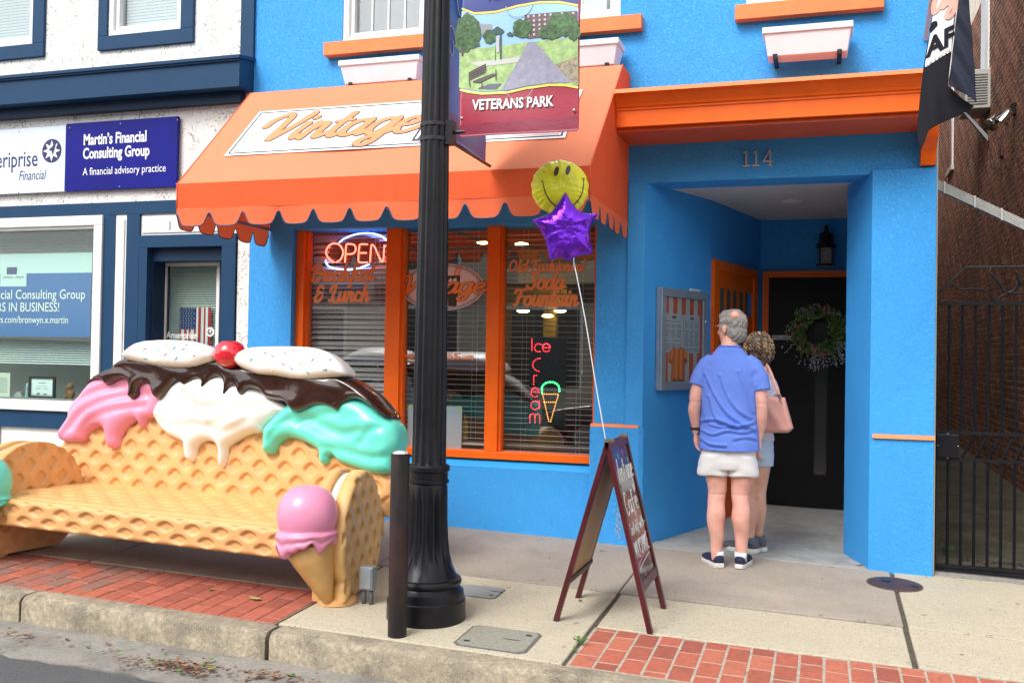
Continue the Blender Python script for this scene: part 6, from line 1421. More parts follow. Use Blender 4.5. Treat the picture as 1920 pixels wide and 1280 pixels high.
BOX('tape', M('yellow_tape', (.8, .75, .1), .5), pc, b_.x-.04, b_.x-.01, YN-.003, YN-.001, a_.z-.03, a_.z-.005); BOX('tape', M('yellow_tape'), pc, a_.x+.01, a_.x+.04, YN-.003, YN-.001, a_.z-.03, a_.z-.005)
text('lettering', 'D', frame((at(829, 813, YN).x, YN-.002, at(829, 813, YN).z), (1, 0, 0), (0, 0, 1)), .07, BLACKM, pc, w=0, bold=.003, sx=.6)
c = at(871, 800, 7.42); mu = thing('mustard_bottle', 'yellow mustard bottle standing inside the middle pane by the white poster', 'bottle', (c.x, c.y, -.66)); MB().lathe([(.026, 0), (.028, .01), (.028, .12), (.024, .15), (.01, .165)], (c.x, c.y, -.68), 16).out('body', M('mustard_plastic', (.65, .45, .02), .35), mu, True, auto=50); MB().lathe([(.011, .165), (.003, .205)], (c.x, c.y, -.68), 10).out('nozzle', M('mustard_plastic'), mu, True)
BOX('shelf', M('inner_shelf', (.3, .31, .32), .5), cafe, -4.14, -1.66, 7.38, 7.5, -.72, -.69)
# =================================================================== MENU CASE
u1 = Vector((.375, .927, 0)).normalized(); n1 = Vector((u1.y, -u1.x, 0)); A1 = Vector((-1.263, 7.15, 0))
def sp1(u, v, w): p = A1+u1*u+n1*w; return (p.x, p.y, v)
def sb1(mb, u0, u1_, w0, w1, z0, z1): return mb.extr([(u0, z0), (u1_, z0), (u1_, z1), (u0, z1)], lambda a, b, c: sp1(a, b, c), w0, w1)
mc = thing('menu_case', 'grey metal framed menu display case on the angled blue entry wall', 'display case', sp1(.45, -.22, 0))
CASE = M('case_metal', (.34, .40, .45), .35, metal=.5, var=(6, .1)); u0, uE, z0, z1, wd = .135, .83, -.235, .535, .055
sb1(MB(), u0, uE, .001, wd-.02, z0, z1).out('box', CASE, mc, bev=.006)
mb = MB(); sb1(mb, u0, uE, wd-.02, wd, z1-.065, z1); sb1(mb, u0, uE, wd-.02, wd, z0, z0+.065); sb1(mb, u0, u0+.065, wd-.02, wd, z0+.065, z1-.065); sb1(mb, uE-.065, uE, wd-.02, wd, z0+.065, z1-.065); mb.out('door_frame', CASE, mc, bev=.005)
mu0, mu1, mz0, mz1 = u0+.065, uE-.065, z0+.065, z1-.065
SW = M('stripe_cream', (.55, .52, .46), .6); SO = M('stripe_orange', (.62, .12, .03), .6)
n = 9
for k in range(n): a_ = mu0+(mu1-mu0)*k/n; sb1(MB(), a_, mu0+(mu1-mu0)*(k+1)/n, wd-.0195, wd-.018, mz0, mz1).out('stripe', SO if k % 2 == 0 else SW, mc)
mid = (mu0+mu1)/2
for k, (a_, b_) in enumerate(((mu0, mid-.003), (mid+.003, mu1-.03))):
    sb1(MB(), a_, b_, wd-.0175, wd-.0165, .05, .345).out('menu_page', M('menu_paper', (.50, .52, .52), .6), mc); mb = MB()
    rk2 = random.Random(k+2); z = .285
    while z > .065:
        for q in range(3):
            ua = a_+.015+(b_-a_-.02)*q/3; L_ = (b_-a_)/3*rk2.uniform(.4, .82); sb1(mb, ua, ua+L_, wd-.0162, wd-.0158, z, z+.0042)
        z -= .0125 if rk2.random() > .2 else .028
    c = (a_+b_)/2; sb1(mb, c-.03, c+.03, wd-.0162, wd-.0158, .308, .33); mb.out('menu_print', M('menu_ink', (.14, .14, .15), .7), mc)
TS = [(.30, -.165), (.47, -.165), (.475, -.02), (.50, .0), (.52, -.035), (.55, -.02), (.53, .06), (.49, .085), (.45, .095), (.42, .08), (.385, .08), (.35, .095), (.31, .085), (.275, .05), (.26, -.01), (.295, -.035), (.31, -.01)]
us, vs_, U, V = grid(TS, .006); D = poly_sd(U, V, TS)
sd_mesh('folded_shirt', D, us, vs_, lambda s, u, v: wd-.016+dome(s, .02, .012)+.002*np.sin(u*90), None, lambda u, v, w: (A1.x+u1.x*u+n1.x*w, A1.y+u1.y*u+n1.y*w, v), M('shirt_orange', (.45, .13, .02), .8, bump=(25, .5, .006)), mc)
sb1(MB(), mu0, mu1, wd-.006, wd-.004, mz0, mz1).out('glass', glass_mat('case_glass', (.93, .95, .95), .05), mc)
mb = MB(); mb.ell(Vector(sp1(uE-.03, .30, wd)), (.008, .008, .008), 8, 6); mb.out('lock', M('chrome'), mc, True); sb1(MB(), uE-.22, uE-.09, .01, .035, z1+.001, z1+.018).out('lamp_housing', M('pale_housing', (.6, .62, .62), .4), mc)
# =================================================================== LANTERN AND WREATH
c = at(1549, 465, 9.18); ln = thing('wall_lantern', 'black wall lantern above the black door', 'lantern', (c.x, 9.2, c.z))
lx, ly = c.x, 9.17
MB().box(lx-.06, lx+.06, 9.27, 9.299, c.z-.12, c.z+.14).out('back_plate', BLACKM, ln)
MB().lathe([(.085, -.165), (.085, -.15), (.07, -.148)], (lx, ly, c.z), 8).out('base', BLACKM, ln); MB().lathe([(.085, -.0), (.092, .01), (.06, .06), (.058, .12), (.02, .15), (.012, .2), (.002, .21)], (lx, ly, c.z), 8).out('roof', BLACKM, ln)
mb = MB()
for a in range(4): an_ = a*math.pi/2+.785; x, y = lx+.078*math.cos(an_), ly+.078*math.sin(an_); mb.box(x-.007, x+.007, y-.007, y+.007, c.z-.15, c.z)
mb.box(lx-.01, lx+.01, ly, 9.28, c.z+.03, c.z+.05).out('cage', BLACKM, ln)
MB().box(lx-.045, lx+.045, ly-.045, ly+.045, c.z-.147, c.z-.003).out('glass_body', M('frosted_lantern', (.25, .22, .2), .3, var=(40, .5)), ln)
c = at(1533, 620, 9.2); wt = thing('door_wreath', 'green leafy wreath with small pink and white flowers on the black door', 'wreath', c)
MB().tube([(c.x+.17*math.cos(a), 9.24, c.z+.17*math.sin(a)) for a in np.linspace(0, 2*math.pi, 30)], .02, 8).out('ring', M('twig_brown', (.08, .05, .03), .9, bump=(60, .8, .01)), wt, True)
rw = random.Random(21)
def leaf(mb, p, d, n_, L, W):
    d = d.normalized(); s = d.cross(n_); s = s.normalized() if s.length > 1e-6 else Vector((1, 0, 0)); u = s.cross(d)
    mb.add([p, p+d*L*.45+s*W+u*L*.08, p+d*L, p+d*L*.45-s*W+u*L*.08, p+d*L*.5-u*L*.02], [(0, 1, 4), (1, 2, 4), (2, 3, 4), (3, 0, 4)])
def rv(): return Vector((rw.uniform(-1, 1), rw.uniform(-1, 1), rw.uniform(-1, 1)))
mbs = [MB(), MB()]; pk = MB(); wh = MB()
for k in range(520):
    a = rw.uniform(0, 2*math.pi); rr_ = .17+rw.gauss(0, .03); p = Vector((c.x+rr_*math.cos(a), 9.22+rw.uniform(-.05, .01), c.z+rr_*math.sin(a)))
    d = (Vector((math.cos(a), -.3, math.sin(a)))*rw.uniform(-.3, .9)+Vector((-math.sin(a), 0, math.cos(a)))+rv()*.8); leaf(mbs[k % 2], p, d, rv(), rw.uniform(.045, .085), rw.uniform(.010, .018))
for k in range(58):
    a = rw.choice([rw.uniform(2.3, 4.9), rw.uniform(4.6, 6.6), rw.uniform(0, 6.28)]); rr_ = .18+rw.uniform(0, .06); p = Vector((c.x+rr_*math.cos(a), 9.19, c.z+rr_*math.sin(a))); d = Vector((math.cos(a)*.8, 0, math.sin(a)*.4-.8))
    dst, stp = (wh, 9)
    for j in range(stp): q = p+d*(.014*j)+rv()*.006; leaf(dst, q, rv(), rv(), .016, .007)
for k in range(60):
    a = rw.choice([rw.uniform(2.6, 4.0), rw.uniform(4.4, 5.2), rw.uniform(1.0, 2.2)]); rr_ = .17+rw.uniform(-.03, .06); p = Vector((c.x+rr_*math.cos(a), 9.175, c.z+rr_*math.sin(a)))
    for j in range(6): leaf(pk, p, rv(), rv(), .018, .009)
mbs[0].out('leaves', M('wreath_green', (.07, .16, .03), .7), wt, kind='stuff'); mbs[1].out('leaves', M('wreath_green_light', (.15, .27, .06), .7), wt, kind='stuff'); wh.out('white_sprigs', M('wreath_white', (.7, .72, .75), .7), wt, kind='stuff'); pk.out('pink_flowers', M('wreath_pink', (.7, .28, .36), .7), wt, kind='stuff')
# =================================================================== LITTER AND WEEDS
LFC = [M('leaf_brown', (.20, .075, .03), .8), M('leaf_dark', (.09, .035, .02), .85), M('leaf_tan', (.38, .20, .10), .8), M('leaf_green', (.10, .22, .03), .7)]
rl = random.Random(33)
def curl_leaf(mb, x, y, z, s):
    a = rl.uniform(0, 6.28); c_, s_ = math.cos(a), math.sin(a); k = rl.uniform(.1, .6); V = []
    pro = [(-1, 0), (-.55, .42), (0, .55), (.5, .35), (1.1, 0), (.5, -.35), (0, -.55), (-.55, -.42)]
    for u, v in pro: V.append((x+s*(u*c_-v*s_), y+s*(u*s_+v*c_), z+.002+s*k*(v*v+.35*u*u)*1.3+rl.uniform(0, s*.12)))
    V.append((x, y, z+.002+rl.uniform(0, .3)*s)); mb.add(V, [(i, (i+1) % 8, 8) for i in range(8)])
groups = [((-4.55, 3.92), .36, .09, 150), ((-4.1, 4.2), .28, .05, 22), ((-3.05, 4.15), .30, .09, 190), ((-2.55, 4.2), .2, .07, 60), ((-2.1, 4.12), .3, .08, 60), ((-3.6, 4.25), .35, .06, 14)]
bl4 = [MB() for _ in range(4)]
for (cx, cy), sx_, sy_, n in groups:
    for k in range(n):
        x, y = cx+rl.gauss(0, sx_*.5), cy+rl.gauss(0, sy_*.55); y = min(y, 4.37)
        c_ = rl.choices([0, 1, 2, 3], [5, 5, 2, .9])[0]; curl_leaf(bl4[c_], x, y, road_z(x, y)+.02+rl.uniform(0, .02), rl.uniform(.008, .02)*(1.3 if c_ == 3 else 1))
for k in range(60):
    x, y = rl.uniform(-2.7, 1.4), rl.choice([rl.uniform(4.6, 7.1), 7.08, 5.86]); c_ = rl.choices([0, 1, 2, 3], [5, 3, 2, 1])[0]; curl_leaf(bl4[c_], x, y, gz(x, y)+.002, rl.uniform(.005, .014))
for k in range(26):
    x, y = rl.uniform(-1.1, .3), rl.uniform(7.3, 9.1)
    if x > (-1.2+(y-7.15)*.36): curl_leaf(bl4[rl.choice([0, 1])], x, y, gz(x, y)+.005, rl.uniform(.006, .014))
for k in range(160):
    x, y = rl.uniform(.75, 2.0), rl.choice([rl.uniform(7.5, 13), rl.gauss(7.75, .05), rl.gauss(9.2, .5)]); curl_leaf(bl4[rl.choice([0, 1, 1, 2])], x, y, az(x, y)+.003, rl.uniform(.006, .02))
for k, nm in enumerate(('brown', 'dark brown', 'tan', 'green')):
    o = bl4[k].out('leaf_litter', LFC[k]); o['kind'] = 'stuff'
for (px, py, s, m_, lab) in [(478, 1124, .045, M('leaf_yellow', (.42, .35, .12), .7), 'large dry yellowish leaf on the red pavers under the bench'), (396, 1107, .022, LFC[3], 'small fresh green leaf with stalk on the red pavers before the bench'), (1128, 1033, .02, LFC[2], 'small tan leaf on the pavement left of the sandwich board legs'), (1612, 1062, .028, LFC[0], 'curled brown leaf at the foot of the blue pillar in the entry'), (1088, 1127, .02, LFC[1], 'dark brown crumpled leaf on the slab between the board legs')]:
    q = onground(px, py); mb = MB(); curl_leaf(mb, q.x, q.y, q.z+.002, s); tag(mb.out('fallen_leaf', m_), lab, 'leaf', 'fallen leaves on the pavement')
def plant(name, lab, c, n, h, r, cat='weed'):
    t = thing(name, lab, cat, c); st = MB(); lf = MB()
    for k in range(n):
        a = rl.uniform(0, 6.28); top = Vector((c.x+r*math.cos(a)*rl.uniform(.3, 1), c.y+r*math.sin(a)*rl.uniform(.3, 1), c.z+h*rl.uniform(.5, 1))); st.tube([c, c.lerp(top, .5)+Vector((0, 0, h*.1)), top], .0018, 4)
        for j in range(7): p = c.lerp(top, rl.uniform(.3, 1)); leaf(lf, p, Vector((rl.uniform(-1, 1), rl.uniform(-1, 1), rl.uniform(-.2, .6))), Vector((rl.uniform(-1, 1), rl.uniform(-1, 1), 1)), rl.uniform(.2, .34)*h, rl.uniform(.05, .09)*h)
    st.out('stems', LFC[3], t); o = lf.out('leaves', M('weed_green', (.06, .15, .025), .7), t)
plant('weed', 'dark leafy weed growing in the shade under the bench', Vector((-4.72, 5.75, gz(-4.72, 5.75))), 14, .16, .15)
q = onground(1090, 1208); plant('weed', 'small green weed sprouting at the corner of the red pavers', q, 10, .05, .05)
q = onground(1078, 1222); plant('weed', 'tiny pale weed in the joint beside the pavers, nearest the kerb', q, 6, .03, .03)
q = at(1790, 1020, 7.9); plant('weed', 'weed tuft in the alley behind the gate near the pillar', Vector((.86, 7.85, az(.86, 7.85))), 8, .09, .06)
plant('weed', 'leafy weed at the foot of the brick alley wall behind the gate', Vector((1.55, 8.1, az(1.55, 8.1))), 14, .14, .12)
dg_ = thing('alley_drain', 'slotted drain across the alley floor behind the gate', 'drain', (1.2, 7.78, az(1.2, 7.78)))
for k in range(24): BOX('slot_bar', M('drain_iron', (.04, .035, .03), .8), dg_, .95+.035*k, .97+.035*k, 7.72, 7.82, az(1.2, 7.78)-.005, az(1.2, 7.78)+.006)
# =================================================================== PEOPLE
def fuse(mb, voxel=.006, sm=4):
    o = mesh('tmp', mb.v, mb.f); m = o.modifiers.new('r', 'REMESH'); m.mode = 'VOXEL'; m.voxel_size = voxel
    s = o.modifiers.new('s', 'SMOOTH'); s.iterations = sm; s.factor = .5
    dg = bpy.context.evaluated_depsgraph_get(); me = o.evaluated_get(dg).to_mesh()
    n = len(me.vertices); V = np.empty(n*3); me.vertices.foreach_get('co', V); V = V.reshape(-1, 3)
    Nn = np.empty(n*3); me.vertices.foreach_get('normal', Nn); Nn = Nn.reshape(-1, 3)
    Fc = [tuple(p.vertices) for p in me.polygons]; o.evaluated_get(dg).to_mesh_clear(); bpy.data.objects.remove(o); return V, Nn, Fc
def placed(V, org, yaw):
    c, s = math.cos(yaw), math.sin(yaw); X = V[:, 0]*c-V[:, 1]*s+org[0]; Y = V[:, 0]*s+V[:, 1]*c+org[1]; return np.stack([X, Y, V[:, 2]+org[2]], 1)
def SKIN(n, c): return M(n, c, .5, sss=.08, bump=(140, .12, .001), var=(14, .10), dirt=((9, (c[0]*.95, c[1]*.62, c[2]*.58), .50, .72, .7), (22, (c[0]*.7, c[1]*.6, c[2]*.6), .62, .75, .4)))
def rotz(p, a, c=(0, 0)): x, y = p[0]-c[0], p[1]-c[1]; return (c[0]+x*math.cos(a)-y*math.sin(a), c[1]+x*math.sin(a)+y*math.cos(a), p[2])
def hand_(mb, w, d, side, s=1.0):              # w wrist, d direction down the hand, side = thumb side vector
    d = d.normalized(); th = side.normalized(); n_ = d.cross(th).normalized(); th = n_.cross(d).normalized()
    c = w+d*.045*s; mb.tube([w, w+d*.02*s, w+d*.05*s, w+d*.085*s], [.024*s, .030*s, .036*s, .033*s], 12, flat=.55, up=tuple(n_))
    inw = n_
    for k, (o, L) in enumerate(((.026, .066), (.009, .074), (-.009, .070), (-.025, .054))):
        b = w+d*.078*s+th*o*s; p1 = b+d*L*.38*s+inw*.004*s; p2 = p1+d*L*.30*s+inw*.016*s; p3 = p2+d*L*.14*s+inw*.022*s
        mb.tube([b-d*.02*s, b, p1, p2, p3], [.009*s, .0092*s, .0086*s, .0078*s, .006*s], 8)
    b = w+d*.028*s+th*.024*s; mb.tube([b, b+d*.028*s+th*.016*s+inw*.006*s, b+d*.052*s+th*.018*s+inw*.014*s, b+d*.068*s+th*.012*s+inw*.02*s], [.013*s, .0115*s, .010*s, .007*s], 8)
def head_(mb, c, yaw, s=1.0, female=False):
    R = Matrix.Rotation(yaw, 3, 'Z'); P = lambda x, y, z: Vector(c)+R @ Vector((x*s, y*s, z*s))
    mb.ell(P(0, -.012, .035), (.076*s, .094*s, .088*s), 24, 16, R); mb.ell(P(0, .022, -.02), (.062*s, .072*s, .09*s), 20, 14, R); mb.ell(P(0, .052, -.075), (.036*s, .034*s, .03*s), 14, 10, R)
    mb.tube([P(0, .088, .015), P(0, .104, -.01), P(0, .112, -.028), P(0, .096, -.036)], [.009*s, .012*s, .016*s, .012*s], 10)
    for q in (-1, 1): mb.ell(P(q*.078, -.004, -.008), (.011*s, .02*s, .033*s), 12, 8, R); mb.ell(P(q*.03, .078, .022), (.022*s, .014*s, .008*s), 10, 6, R)
    mb.ell(P(0, .087, -.062), (.022*s, .009*s, .007*s), 10, 6, R)
    return P
def person(name, lab, org, yaw):
    t = thing(name, lab, 'person', org); return t
# ---- man
MO_ = (-.625, 6.80, -1.402); YW = math.radians(6)
mn = person('person', 'grey haired man seen from behind in blue t-shirt and white shorts reading the menu', MO_, YW)
SK1 = SKIN('skin_man', (.70, .37, .295)); SK2 = SKIN('skin_woman', (.64, .37, .27))
mb = MB()
HC = (.01, .03, 1.615); HY = math.radians(48)
P = head_(mb, HC, HY, 1.0)
mb.tube([(0, -.01, 1.40), (0, .0, 1.47), (.005, .015, 1.56)], [.075, .06, .058], 16)
mb.rings([(0, 0, .80, .15, .10), (0, 0, .95, .155, .11), (0, 0, 1.15, .165, .11), (0, -.01, 1.34, .175, .10), (0, -.01, 1.42, .12, .075), (0, 0, 1.47, .06, .06)], 28)
AL = [(-.145, -.005, 1.365), (-.193, -.015, 1.26), (-.224, -.03, 1.12), (-.226, -.005, 1.02), (-.214, .02, .90)]; AR = [(.155, -.005, 1.365), (.195, -.02, 1.23), (.212, -.035, 1.09), (.21, -.01, .98), (.20, .015, .865)]
for A in (AL, AR): mb.tube(catmull(A, 4), list(np.interp(np.linspace(0, 1, 17), [0, .25, .5, .62, .8, 1], [.052, .050, .042, .045, .036, .027])), 16)
hand_(mb, Vector(AL[-1]), Vector((.16, .12, -1)), Vector((.55, .8, 0))); hand_(mb, Vector(AR[-1]), Vector((-.14, .1, -1)), Vector((-.55, .8, 0)))
for s, xa, xk, xn, ya in ((-1, -.080, -.070, -.068, -.03), (1, .095, .085, .097, -.015)):
    L = [(xa, .0, .84), (xa, .0, .68), (xk, .005, .52), (xk+s*.004, -.012, .42), (xk+s*.006, -.028, .33), (xn, ya+.004, .20), (xn, ya, .10), (xn, ya+.005, .05)]
    mb.tube(catmull(L, 3), list(np.interp(np.linspace(0, 1, 22), [0, .16, .31, .42, .55, .75, .88, 1], [.09, .08, .060, .058, .064, .043, .035, .037])), 18)
V, Nn, Fc = fuse(mb, .0062, 5)
V = V-Nn*(.004*np.exp(-((V[:, 2]-.495)/.006)**2)*(V[:, 1] < 0)*(np.abs(V[:, 0]) < .15)+.003*np.exp(-((V[:, 2]-1.115)/.01)**2)*(np.abs(V[:, 0]) > .18))[:, None]+Nn*(.002*np.sin(V[:, 2]*40+V[:, 0]*30))[:, None]
mesh('body', placed(V, MO_, YW), Fc, SK1, mn, True)
# t-shirt
mb = MB().rings([(.008, -.002, .795, .201, .150), (.006, 0, .90, .197, .148), (.003, .0, 1.02, .192, .142), (0, 0, 1.15, .198, .135), (0, -.005, 1.26, .198, .125), (0, -.008, 1.34, .185, .108), (0, -.008, 1.40, .155, .09), (0, -.004, 1.44, .118, .076), (0, 0, 1.475, .09, .07), (0, .005, 1.498, .070, .064)], 40)
mb.tube([(-.11, 0, 1.395), (-.150, -.005, 1.368), (-.188, -.012, 1.30), (-.208, -.018, 1.225)], [.06, .058, .060, .064], 20); mb.tube([(.11, 0, 1.395), (.158, -.005, 1.365), (.195, -.012, 1.29), (.21, -.02, 1.20)], [.06, .06, .063, .068], 20)
V, Nn, Fc = fuse(mb, .0062, 6)
x, y, z = V[:, 0], V[:, 1], V[:, 2]; bk = np.clip(-Nn[:, 1], 0, 1)
f_ = lambda a, b, c: np.sin(a*x+b*z+c)
fold1 = np.zeros_like(x)
for L_, am, wd_ in [([(-.16, 1.31), (-.10, 1.18), (-.02, 1.06), (.08, .985), (.17, .95)], .010, .013), ([(-.06, 1.30), (-.02, 1.18), (.05, 1.08), (.14, 1.02)], .008, .012), ([(.06, 1.33), (.11, 1.2), (.16, 1.06)], .007, .011), ([(-.13, 1.16), (-.10, 1.04), (-.03, .985), (.06, .96)], .009, .011), ([(-.19, .985), (-.1, 1.005), (.0, .985), (.06, .965), (.16, .99)], .010, .010), ([(-.18, .93), (-.10, .905), (-.01, .935), (.09, .925), (.17, .94)], .008, .010), ([(-.19, .875), (-.12, .84), (-.02, .835)], .009, .011), ([(.04, .88), (.11, .895), (.18, .88)], .006, .011), ([(-.13, .97), (-.05, .955), (.03, .975)], .007, .007), ([(.17, 1.24), (.15, 1.12), (.18, 1.0)], .007, .012), ([(-.18, 1.22), (-.175, 1.1), (-.15, 1.0)], .006, .012)]:
    C_ = catmull(L_, 5); fold1 = fold1+am*np.exp(-(dpoly(x, z, C_)/wd_)**2)-am*.7*np.exp(-(dpoly(x, z, [(p[0]-.004, p[1]-wd_*1.9) for p in C_])/wd_)**2)
fold2 = .0025*np.sin(9*np.arctan2(y, x)+z*12)*np.clip((1.0-z)/.2, 0, 1)+.004*np.sin(70*z-30*np.abs(x))*np.exp(-((np.abs(x)-.17)/.03)**2)*np.exp(-((z-1.30)/.06)**2)
V = V+Nn*(1.5*fold1*(.25+.75*bk)+fold2)[:, None]
SHB = M('tshirt_blue', (.115, .215, .68), .85, bump=((500, .2, .0008), (24, .35, .006)), var=(3, .07), dirt=((3.5, (.17, .26, .78), .52, .75, .6),))
mesh('tshirt', placed(V, MO_, YW), Fc, SHB, mn, True)
def ringtube(pts, r, n, nm, mat, par, **k): pts = placed(np.array([list(p) for p in pts]), MO_, YW); MB().tube([tuple(p) for p in pts], r, n).out(nm, mat, par, True)
ringtube([(.008+.202*math.cos(a), -.002+.152*math.sin(a), .80) for a in np.linspace(0, 2*math.pi, 40)], .0045, 6, 'hem', SHB, mn); ringtube([(.071*math.cos(a), .005+.066*math.sin(a), 1.497) for a in np.linspace(0, 2*math.pi, 30)], .006, 6, 'collar', SHB, mn)
# shorts
SHW = M('shorts_white', (.70, .69, .70), .85, bump=((400, .2, .0008), (20, .4, .008)), var=(4, .05))
mb = MB().rings([(0, 0, .665, .150, .116), (0, 0, .72, .180, .124), (.004, 0, .78, .178, .122), (.006, 0, .85, .165, .11), (.006, 0, .88, .15, .10)], 36)
for s in (-1, 1): mb.rings([(s*.097, .002, .622, .104, .106), (s*.096, 0, .70, .101, .110), (s*.09, 0, .76, .090, .116)], 26)
V, Nn, Fc = fuse(mb, .0065, 14); x, y, z = V.T
V = V+Nn*(.004+.005*np.sin(34*np.abs(x)+22*z)*np.clip((.86-z)/.2, 0, 1)+.003*np.sin(45*z+30*np.abs(x))*np.exp(-((z-.70)/.05)**2)-.005*np.exp(-(x/.010)**2)*(y < 0))[:, None]; mesh('shorts', placed(V, MO_, YW), Fc, SHW, mn, True)
# hair
mb = MB(); R = Matrix.Rotation(HY, 3, 'Z'); PH = lambda x, y, z: Vector(HC)+R @ Vector((x, y, z))
mb.ell(PH(0, -.024, .045), (.083, .094, .090), 28, 20, R).ell(PH(0, -.046, -.02), (.076, .066, .082), 24, 16, R).ell(PH(.0, .02, .08), (.066, .068, .05), 20, 14, R)
for q in (-1, 1): mb.ell(PH(q*.068, .006, .035), (.017, .04, .048), 14, 10, R)
V, Nn, Fc = fuse(mb, .0045, 3); bp = np.array(PH(0, -.078, .088)); d = np.linalg.norm(V-bp, axis=1)
V = V+Nn*(.0035*np.sin(V[:, 0]*420+V[:, 2]*160)*np.sin(V[:, 2]*90+V[:, 1]*240)+.004*np.sin(V[:, 0]*130+V[:, 1]*170)*np.sin(V[:, 2]*95)-.024*np.exp(-(d/.030)**4))[:, None]
mesh('hair', placed(V, MO_, YW), Fc, M('hair_grey', (.27, .255, .245), .6, bump=((1, .9, .006),), aniso=(260, 260, 38), var=(.9, .6)), mn, True)
mb = MB(); g1 = [PH(-.085, .0, .004), PH(-.08, .05, .018), PH(-.066, .092, .022)]; g2 = [PH(.085, .0, .004), PH(.08, .05, .018), PH(.066, .092, .022)]
bpv = placed(np.array([[HC[0]+.022, HC[1]-.070, HC[2]+.088]]), MO_, YW)[0]; MB().ell(tuple(bpv), (.034, .040, .034), 20, 14).out('scalp', SK1, mn, True)
arr = placed(np.array([list(p) for p in g1+g2]), MO_, YW); mb.tube(arr[:3].tolist(), .0018, 6).tube(arr[3:].tolist(), .0018, 6).tube([arr[2].tolist(), arr[5].tolist()], .0018, 6); mb.out('glasses', M('silver_wire', (.5, .5, .5), .3, metal=.9), mn, True)
w_ = np.array(AL[-1])+np.array([.0, 0, .03]); pts = placed(np.array([[w_[0]+.033*math.cos(a), w_[1]+.033*math.sin(a), w_[2]+.002*math.sin(a*3)] for a in np.linspace(0, 2*math.pi, 24)]), MO_, YW)
MB().tube(pts.tolist(), .011, 8).out('bracelet', M('black_beads', (.01, .01, .012), .3, bump=(160, 1, .004)), mn, True)
# shoes
def shoe(par, x, y, yaw_, org, by, mu, ms, sock, L=.285, nm='shoe', zf=0):
    c, s = math.cos(yaw_), math.sin(yaw_)
    def pl(V):
        V = np.array(V, float); X = V[:, 0]*c-V[:, 1]*s+x; Y = V[:, 0]*s+V[:, 1]*c+y; return placed(np.stack([X, Y, V[:, 2]], 1), org, by)
    ys = np.linspace(-.075, L-.075, 14); q = (ys+.075)/L; wd = np.interp(q, [0, .08, .25, .5, .72, .9, 1], [.022, .034, .037, .037, .046, .038, .014])
    so_ = MB(); n = len(ys); V_ = []
    out = [(wd[i], ys[i]) for i in range(n)]+[(-wd[i], ys[i]) for i in range(n-1, -1, -1)]; m_ = len(out)
    zb = lambda yy: max(0, (yy-(L-.14))/.07)**2*.006+max(0, (-.04-yy)/.035)*.006
    for z_, k in ((0, .96), (.006, 1.04), (.024, 1.03), (.030, .98)): V_ += [(a*k, b*(1 if k < 1 else 1.01), z_+zb(b)) for a, b in out]
    Fq = [(i*m_+j, i*m_+(j+1) % m_, (i+1)*m_+(j+1) % m_, (i+1)*m_+j) for i in range(3) for j in range(m_)]+[tuple(range(m_))[::-1], tuple(range(3*m_, 4*m_))]
    mesh('sole', pl(V_), Fq, ms, par, True).data.set_sharp_from_angle(angle=.9)
    mb = MB().ell((0, -.035, .055), (.038, .042, .045), 16, 10).ell((0, .03, .055), (.04, .07, .038), 16, 10).ell((0, .11, .042), (.045, .085, .030), 16, 10).ell((0, .155, .038), (.043, .05, .026), 16, 10).ell((0, -.03, .075), (.034, .036, .02), 12, 8)
    V, Nn, Fc = fuse(mb, .006, 3); V = V[:, :]; mesh(nm, pl(V), Fc, mu, par, True)
    mb = MB().tube([(0, -.02, .05), (0, -.022, .085), (0, -.022, .108)], [.04, .042, .041], 16); mesh('sock', pl(mb.v), mb.f, sock, par, True)
NVS = M('shoe_navy', (.012, .016, .06), .8, bump=(300, .4, .002)); SOLE = M('sole_white', (.68, .66, .62), .5); SOCK = M('sock_white', (.75, .75, .75), .9)
shoe(mn, -.068, -.005, math.radians(22), MO_, YW, NVS, SOLE, SOCK); shoe(mn, .097, .002, math.radians(-14), MO_, YW, NVS, SOLE, SOCK)
# ---- woman
WO_ = (-.505, 7.30, gz(-.50, 7.3)+.006); WY = math.radians(12)
wm = person('person', 'woman with curly brown hair, pink shoulder bag and pale shorts, half hidden behind the man', WO_, WY)
mb = MB(); HC2 = (.045, .02, 1.475); P = head_(mb, HC2, math.radians(25), .93, True)
mb.tube([(.02, -.01, 1.28), (.035, 0, 1.34), (.045, .01, 1.42)], [.06, .05, .048], 14)
mb.rings([(0, 0, .72, .12, .09), (0, 0, .86, .13, .09), (0, 0, 1.0, .12, .085), (0, -.005, 1.18, .145, .095), (0, -.01, 1.28, .12, .07), (0, 0, 1.33, .05, .05)], 26)
BL_ = [(-.145, 0, 1.26), (-.185, -.01, 1.12), (-.19, .01, 1.0), (-.15, .08, .93), (-.10, .15, .95)]; BR_ = [(.12, 0, 1.25), (.14, -.005, 1.13), (.14, .02, 1.0), (.13, .10, .96), (.06, .17, .99)]
for A in (BL_, BR_): mb.tube(catmull(A, 4), list(np.interp(np.linspace(0, 1, 17), [0, .3, .5, .75, 1], [.042, .04, .036, .034, .024])), 14)
hand_(mb, Vector(BL_[-1]), Vector((.4, .8, .1)), Vector((.3, 0, 1)), .88); hand_(mb, Vector(BR_[-1]), Vector((-.5, .8, .1)), Vector((-.3, 0, 1)), .88)
LEGS = ((-.055, -.012, -.01, -.03), (.07, .055, .06, .05))
for xa, xk, xn, ya in LEGS:
    L = [(xa, 0, .78), (xa, 0, .64), (xk, .01, .46), (xk, -.005, .38), (xk+.002, -.02+ya*.5, .30), (xn, ya, .17), (xn, ya, .09), (xn, ya+.005, .045)]
    mb.tube(catmull(L, 3), list(np.interp(np.linspace(0, 1, 22), [0, .16, .33, .42, .55, .75, .88, 1], [.078, .07, .056, .053, .058, .040, .033, .035])), 16)
